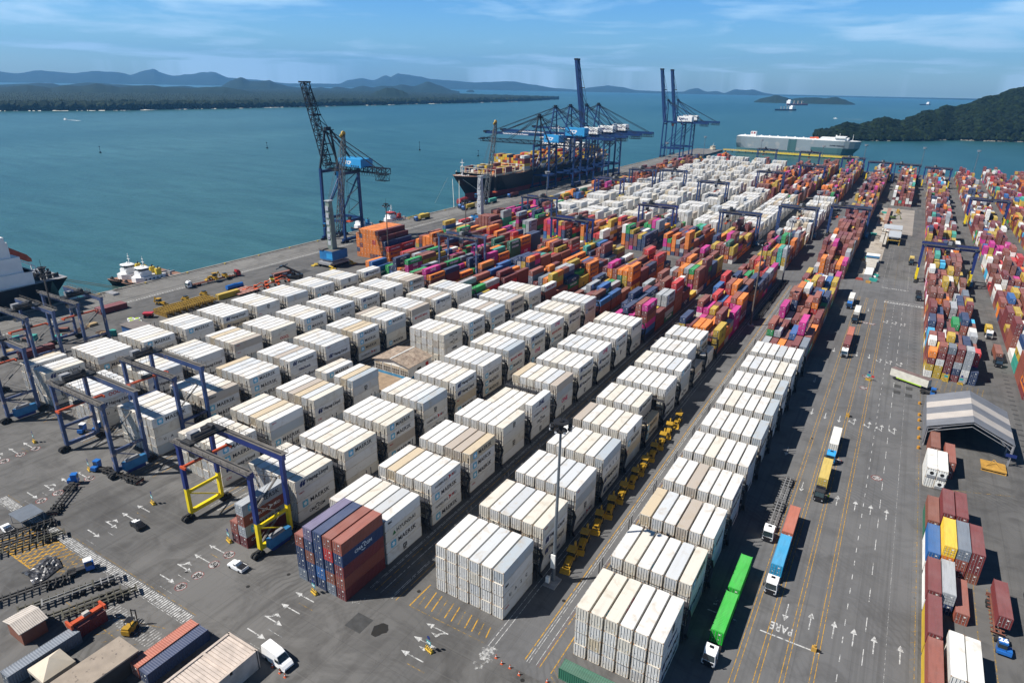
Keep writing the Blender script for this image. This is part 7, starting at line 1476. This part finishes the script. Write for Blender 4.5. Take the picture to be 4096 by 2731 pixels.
# low-bed transports with machines
truck(-306.8, 190.2, R(-4), 'white', 'white truck with a long red low trailer', (), ((22, 0),), 'low-bed trucks on the quay', M_CHR); truck(-305.5, 221.5, R(176), 'red', 'red truck with a red low trailer beside it', (), ((22, 0),), 'low-bed trucks on the quay', M_CHR)
BH.place('backhoe', 'yellow loader riding on the long red low trailer', 'backhoe', (-307.5, 203, 1.3), R(-8)); sk.place('skid_loader', 'small loader on the low trailer, middle machine', 'skid loader', (-304.2, 206, 1.3), R(90), 'small loaders near the quay'); sk.place('skid_loader', 'small loader on the low trailer, rear machine', 'skid loader', (-304, 212, 1.3), R(90), 'small loaders near the quay')
tk = Proto(); tk.add('tank', MB().cyl((0, 0, 1.7), (0, 9, 1.7), 1.2, 14).bx(-.4, .4, 3, 6, 2.8, 3.0), V_B); tk.add('chassis', MB().bx(-1, 1, 0, 9.4, .5, .8), M_CH); w_ = MB(); wheels(w_, (6, 7.3), .9, .5); tk.add('wheels', w_, M_TYRE); tk.place('tank_trailer', 'blue tank trailer between steel beams and orange machines', 'tank trailer', (-286.5, 199, 0), R(-4))
t = thing('flatbed_rack', 'dull red flat trailers parked by the blue tank', 'trailer', (-283, 196, 0)); mb = MB()
for k in range(4): mb.bx(k*2.6, k*2.6+2.2, 0, 12, .9, 1.1, 0); [mb.bx(k*2.6+.1, k*2.6+2.1, q*2.4+.3, q*2.4+2.1, 1.1, 1.16, 1) for q in range(5)]
mb.build('frame', [M_CHR, mat('deck_pink', (.42, .22, .18), .8, 0, .2)], t)
M_ORG = mat('loader_orange', (.62, .10, .02), .6, 0, .2)
for k in range(7):
    e = Proto() if k == 0 else e
    if k == 0: e.add('frame', MB().bar((0, 0, .7), (0, 3, 2.2), .4).bar((0, 3, 2.2), (0, 6.5, .9), .35).bx(-1, 1, 5.8, 6.8, .3, 1.1).bx(-.8, .8, -.6, .8, .3, 1.3), M_ORG); w_ = MB(); wheels(w_, (0, 4.5), .9, .5, dual=False); e.add('wheels', w_, M_TYRE)
    e.place('farm_machine', ['nearest', 'second', 'third', 'fourth', 'fifth', 'sixth', 'farthest'][k]+' orange folded farm machine by the white rows', 'farm machine', (-278.5+(k % 2)*4.4-.6*k, 203+k*3.9, 0), R(-30), 'orange farm machines near the quay')
hp = Proto(); hp.add('hopper', MB().loft([[(-.7, 0, .8), (.7, 0, .8), (.7, 3, .8), (-.7, 3, .8)], [(-1.5, -.6, 2.4), (1.5, -.6, 2.4), (1.5, 3.6, 2.4), (-1.5, 3.6, 2.4)]], 0), V_R); w_ = MB(); wheels(w_, (.4, 2.6), 1.1, .7); hp.add('wheels', w_, M_TYRE); hp.place('spreader_wagon', 'bright red hopper wagon left of the steel beams', 'wagon', (-282, 153, 0), R(-50))
for k, (x, y) in enumerate(((-284, 147.5), (-281.5, 149), (-280.5, 146), (-278, 147.6))): tag(MB().cyl((0, 0, 0), (0, 0, .9), 1.3, 16, 0).cyl((0, 0, .9), (0, 0, 1.1), .8, 14, 1).build('wheel', [V_W, mat('lime_green', (.45, .60, .08), .6)], None, (x, y, 0)), 'large white and lime wheel lying near the red wagon', 'wheel', 'large lime wheels by the red wagon')
tr_ = Proto(); tr_.add('machine_body', MB().bx(-.9, .9, 0, 3, .8, 1.8), mat('tractor_lime', (.45, .60, .05), .5)); tr_.add('cab', MB().bx(-.8, .8, 2, 3.8, 1.8, 3.2), M_GL); w_ = MB(); wheels(w_, (.6, 3.2), 1.0, .8, dual=False); tr_.add('wheels', w_, V_W); tr_.place('farm_tractor', 'lime green farm machine beside the quayside reach stacker', 'farm tractor', (-279.5, 222, 0), R(60))
# junk under the left cranes
g = random.Random(4)
for k in range(16):
    t_ = k % 4; x = -300+g.random()*30; y = 100+g.random()*38; mb = MB()
    if t_ == 0: mb.bx(-2.4, 2.4, -1.2, 1.2, 0, 1.5, 0).bx(-2.3, 2.3, -1.1, 1.1, 1.3, 1.52, 1); lb, nm, mm2 = 'dark open skip among junk under the left cranes', 'skip_bin', [M_BLKM, M_CHR]
    elif t_ == 1: 
        for q in range(7): mb.bar((-3, q*.5-1.5, .2+.15*(q % 3)), (3+g.random(), q*.5-1.2, .25+.15*(q % 3)), .22)
        lb, nm, mm2 = 'pile of rusty steel sections under the left cranes', 'scrap_pile', [mat('scrap_rust', (.16, .10, .07), .9, 0, .5, .8)]
    elif t_ == 2: mb.bx(-1.1, 1.1, -1.1, 1.1, 0, 2.2, 0).bx(-1.2, 1.2, -1.2, 1.2, 2.2, 2.35, 0); lb, nm, mm2 = 'teal portable cabin among junk under the left cranes', 'portable_cabin', [mat('cabin_teal', (.04, .28, .24), .7)]
    else:
        for q in range(5): mb.bx(-2+q*.1, 2, -1.2, 1.2, q*.22, q*.22+.18, 0)
        lb, nm, mm2 = 'tan timber pallets stacked under the left cranes', 'pallet_stack', [mat('timber_tan', (.36, .26, .14), .9, 0, .3)]
    tag(mb.build(nm, mm2, None, (x, y, 0)), lb, nm.replace('_', ' '), nm.replace('_', ' ')+'s under the left cranes').rotation_euler = (0, 0, g.random()*3)
for k in range(2): sts  # (quay cranes are placed above)
tag(MB().bx(-309.5, -300, 150, 150.2, 0, .3).bx(-331.8, -325, 163, 166, 0, .9).build('rubber_boat', M_GREY), 'grey inflatable boat and gear on the quay edge', 'boat')
# ------------------------------------------------------------ bottom left corner yard
t = thing('low_roof_building', 'low building with ribbed cream roof at the bottom edge', 'building', (0, 0, 0)); M_CR = mat('cream_roof', (.52, .44, .38), .7, 0, .2, .5); M_GUT = mat('gutter_grey', (.22, .20, .18), .8, 0, .3)
mb = MB()
for i in range(26):
    y = 36+i*.66
    mb.bx(-91.4, -84.4, y, y+.56, 3.6, 4.0, 0)
mb.bx(-91.4, -84.4, 36, 53.2, 3.5, 3.85, 1); mb.build('roof', [M_CR, M_GUT], t)
mb = MB().bx(-91.9, -91.4, 36, 53.4, 0, 4.2, 0).bx(-84.4, -83.9, 36, 53.4, 0, 4.2, 0).bx(-91.9, -83.9, 53.2, 53.6, 0, 4.2, 0).bx(-91.9, -83.9, 47.7, 48.2, 3.5, 4.25, 0); mb.build('parapet', mat('parapet_cream', (.50, .42, .36), .8, 0, .2), t)
t = thing('tan_roof_shelter', 'long flat tan roofed shelter at the bottom left', 'shelter', (0, 0, 0)); 
MB().bx(-108.4, -102.2, 26, 42.4, 3.7, 4.0, 0).build('roof', mat('tan_roof', (.30, .25, .20), .9, 0, .15, .5, stain=(.10, .08, .07), stainamt=0), t); MB().bx(-108.2, -102.4, 26.2, 42.2, 0, 3.7).build('wall', mat('shelter_dark', (.05, .045, .04), .9), t)
t = thing('canopy_tent', 'pointed cream canopy tent beside the tan shelter', 'tent', (-113.6, 33, 0)); MB().poly([(-2.7, -2.7, 2.6), (2.7, -2.7, 2.6), (0, 0, 4.4)]).poly([(2.7, -2.7, 2.6), (2.7, 2.7, 2.6), (0, 0, 4.4)]).poly([(2.7, 2.7, 2.6), (-2.7, 2.7, 2.6), (0, 0, 4.4)]).poly([(-2.7, 2.7, 2.6), (-2.7, -2.7, 2.6), (0, 0, 4.4)]).bx(-2.7, 2.7, -2.7, -2.65, 1.9, 2.6).bx(2.65, 2.7, -2.7, 2.7, 1.9, 2.6).build('fabric_roof', mat('canvas_cream', (.55, .48, .38), .8, 0, .08), t)
lg = MB()
for x in (-2.6, 2.6):
    for y in (-2.6, 2.6): lg.bar((x, y, 0), (x, y, 2.6), .12)
lg.build('frame', M_GREY, t)
t = thing('kiosk', 'small kiosk with gabled corrugated roof at the left edge', 'kiosk', (-128.3, 35.5, 0)); rf = MB()
for i in range(15): 
    for xa, za_, xb, zb in ((-3.2, 3.2, 0, 4.1), (0, 4.1, 3.2, 3.2)): rf.quadbox([(xa, -2.4+i*.34, za_), (xb, -2.4+i*.34, zb), (xb, -2.14+i*.34, zb), (xa, -2.14+i*.34, za_), (xa, -2.4+i*.34, za_+.08), (xb, -2.4+i*.34, zb+.08), (xb, -2.14+i*.34, zb+.08), (xa, -2.14+i*.34, za_+.08)], 0)
rf.quadbox([(-3.2, -2.4, 3.1), (0, -2.4, 4.0), (0, 2.6, 4.0), (-3.2, 2.6, 3.1), (-3.2, -2.4, 3.2), (0, -2.4, 4.1), (0, 2.6, 4.1), (-3.2, 2.6, 3.2)], 1).quadbox([(0, -2.4, 4.0), (3.2, -2.4, 3.1), (3.2, 2.6, 3.1), (0, 2.6, 4.0), (0, -2.4, 4.1), (3.2, -2.4, 3.2), (3.2, 2.6, 3.2), (0, 2.6, 4.1)], 1)
rf.build('roof', [mat('kiosk_roof', (.50, .45, .40), .7, 0, .15), M_GUT], t); MB().bx(-2.7, 2.7, -2, 2.2, 0, 3.1).build('wall', mat('kiosk_rust', (.20, .08, .05), .9), t)
spm = MB().bx(0, 1, -3, 3, 0, .5, 0).bx(-.6, 1.6, -3.3, -2.9, -.2, .9, 0).bx(-.6, 1.6, 2.9, 3.3, -.2, .9, 0).bx(.1, .9, -.6, .6, .5, 1.1, 1); tag(spm.build('container_spreader', [M_SPR, M_CREAM], None, (-120.2, 42.3, 2.9)), 'red steel spreader lying on the open maroon container', 'spreader')
# tarp, covered by black sheet
g = random.Random(31); V = []; F = []; n = 16
for i in range(n):
    for j in range(n): u, v_ = i/(n-1), j/(n-1); V.append((-147.8+u*6.2+.5*math.sin(v_*5), 42.6+v_*6.2+.4*math.sin(u*4), .25+.55*abs(nz(i, j, .35, 2))*2*math.sin(math.pi*min(1, max(0, u)))**.3))
for i in range(n-1):
    for j in range(n-1): a = i*n+j; F.append((a, a+n, a+n+1, a+1))
me = bpy.data.meshes.new('tarpaulin'); me.from_pydata(V, [], F); me.materials.append(mat('tarp_black', (.05, .05, .055), .35, 0, .3, .5, .6)); tag(ob('tarpaulin', me), 'crumpled dark plastic tarpaulin on the ground beside yellow markings', 'tarpaulin')
t = thing('shade_tent', 'dark grey flat topped shade tent at the left edge', 'tent', (-165.5, 52.5, 0)); MB().bx(-3, 3, -2.5, 2.5, 2.7, 2.85).build('fabric_roof', mat('tent_grey', (.12, .14, .17), .8), t); lg = MB(); [lg.bar((x, y, 0), (x, y, 2.7), .12) for x in (-2.8, 2.8) for y in (-2.3, 2.3)]; lg.build('frame', M_GREY, t)
# ------------------------------------------------------------ signs, barriers, cones
SG = Proto(); br = MB().prism([(-.9, -.35, 0), (.9, -.35, 0), (.9, .35, 0), (-.9, .35, 0)], (0, 0, .35), 0).prism([(-.85, -.18, .35), (.85, -.18, .35), (.85, .18, .35), (-.85, .18, .35)], (0, 0, .55), 0)
for k in range(4): br.bx(-.75+k*.42, -.55+k*.42, -.365, -.35, .02, .34, 1).bx(-.75+k*.42, -.55+k*.42, -.19, -.18, .35, .88, 1).bx(-.75+k*.42, -.55+k*.42, -.19, .19, .9, .905, 1)
SG.add('base', br, [mat('barrier_yellow', (.65, .42, .05), .8, 0, .1), M_BLKM]); SG.add('pole', MB().bar((0, .05, .9), (0, .05, 3.6), .09), M_GREY); b_ = MB().bx(-.6, .6, 0, .05, 1.7, 2.5, 0); SG.add('sign_plate', b_, mat('sign_teal', (.02, .30, .32), .6)); SG.add('round_sign', MB().cyl((0, 0, 3.3), (0, .05, 3.3), .42, 16), M_RN)
codes = {(-89.6, 72.0): 'A07', (-59.9, 72.8): 'A08', (-118.8, 73.3): 'A06', (-147.5, 72.6): 'A05', (-176.3, 72.4): 'A04', (-205, 72): 'A03'}
txs = {'A07': 'row sign on striped base before the blue and brown stack', 'A08': 'row sign on striped base in the middle of the front aisle', 'A06': 'row sign on striped base left of the small mixed stack', 'A05': 'row sign on striped base left of the yellow-legged crane', 'A04': 'row sign on striped base at the wheels of crane 20', 'A03': 'row sign on striped base left of crane 20'}
for (x, y), cd_ in codes.items():
    t = SG.place('row_sign', txs[cd_], 'sign', (x, y, 0), R(-12), 'row signs on striped bases'); q = MB(); put(q, text_mb(cd_, .42, bold=.05), T(0, -.02, 2.1) @ Matrix.Rotation(R(90), 4, 'X'), 4); q.build('lettering', LM, t)
t = SG.place('row_sign', 'green and red sign pair on striped base in the main road', 'sign', (2.6, 258.2, 0), R(-12), 'row signs on striped bases'); MB().bx(.9, 1.9, 0, .05, 1.6, 2.3).build('sign_plate', V_R, t)
for x, y, lb in ((27.4, 273.2, 'left'), (32.2, 273.0, 'right')): SG.place('row_sign', lb+' green row sign before the first right-hand stack', 'sign', (x, y, 0), 0, 'row signs on striped bases')
for x, y, lb in ((-1.0, 222, 'orange block with dark panel in the middle of the road'), (2.9, 111.8, 'rusty stand at the stop line of the main road')): tag(MB().box(0, 0, .5, .9, .7, 1.0, 0).box(.9, 0, .35, .9, .1, .6, 1).box(0, 0, 1.2, .3, .3, .5, 0).build('traffic_stand', [mat('stand_ochre', (.45, .26, .05), .8), M_BLKM], None, (x, y, 0)), lb, 'stand')
cn = MB().bx(-.25, .25, -.25, .25, 0, .06, 0).cyl((0, 0, .06), (0, 0, .9), .2, 10, 0, .04).cyl((0, 0, .35), (0, 0, .55), .15, 10, 1, .12).mesh('traffic_cone', [mat('cone_orange', (.55, .10, .03), .6), M_WHT])
for x, y in ((-82.1, 54.8), (-79.9, 54.6), (-78.4, 54.5), (-48.2, 78.2), (-46.6, 77.6), (-44.8, 77.6), (-42.6, 77.2), (-37.5, 78.5)): tag(ob('traffic_cone', cn, None, (x, y, 0)), 'small orange traffic cone standing on the bottom aisle', 'cone', 'orange traffic cones on the front aisle')
# person in a yellow vest by the black truck
t = thing('person', 'person in yellow vest and dark trousers beside the black truck', 'person', (-.9, 167.5, 0))
pb = MB().loft([[(-.17, -.1, .05), (.17, -.1, .05), (.17, .1, .05), (-.17, .1, .05)], [(-.18, -.12, .9), (.18, -.12, .9), (.18, .12, .9), (-.18, .12, .9)], [(-.24, -.13, 1.4), (.24, -.13, 1.4), (.24, .13, 1.4), (-.24, .13, 1.4)], [(-.07, -.07, 1.5), (.07, -.07, 1.5), (.07, .07, 1.5), (-.07, .07, 1.5)], [(-.1, -.11, 1.62), (.1, -.11, 1.62), (.1, .11, 1.62), (-.1, .11, 1.62)], [(-.06, -.07, 1.78), (.06, -.07, 1.78), (.06, .07, 1.78), (-.06, .07, 1.78)]], 0)
pb.build('body', mat('trousers_dark', (.03, .035, .05), .9), t); MB().loft([[(-.25, -.15, .85), (.25, -.15, .85), (.25, .15, .85), (-.25, .15, .85)], [(-.28, -.16, 1.42), (.28, -.16, 1.42), (.28, .16, 1.42), (-.28, .16, 1.42)]], 0).build('vest', mat('vest_yellow', (.55, .70, .05), .7), t); MB().blob((0, 0, 1.76), .16, 0, 1, .7).build('helmet', M_WHT, t)
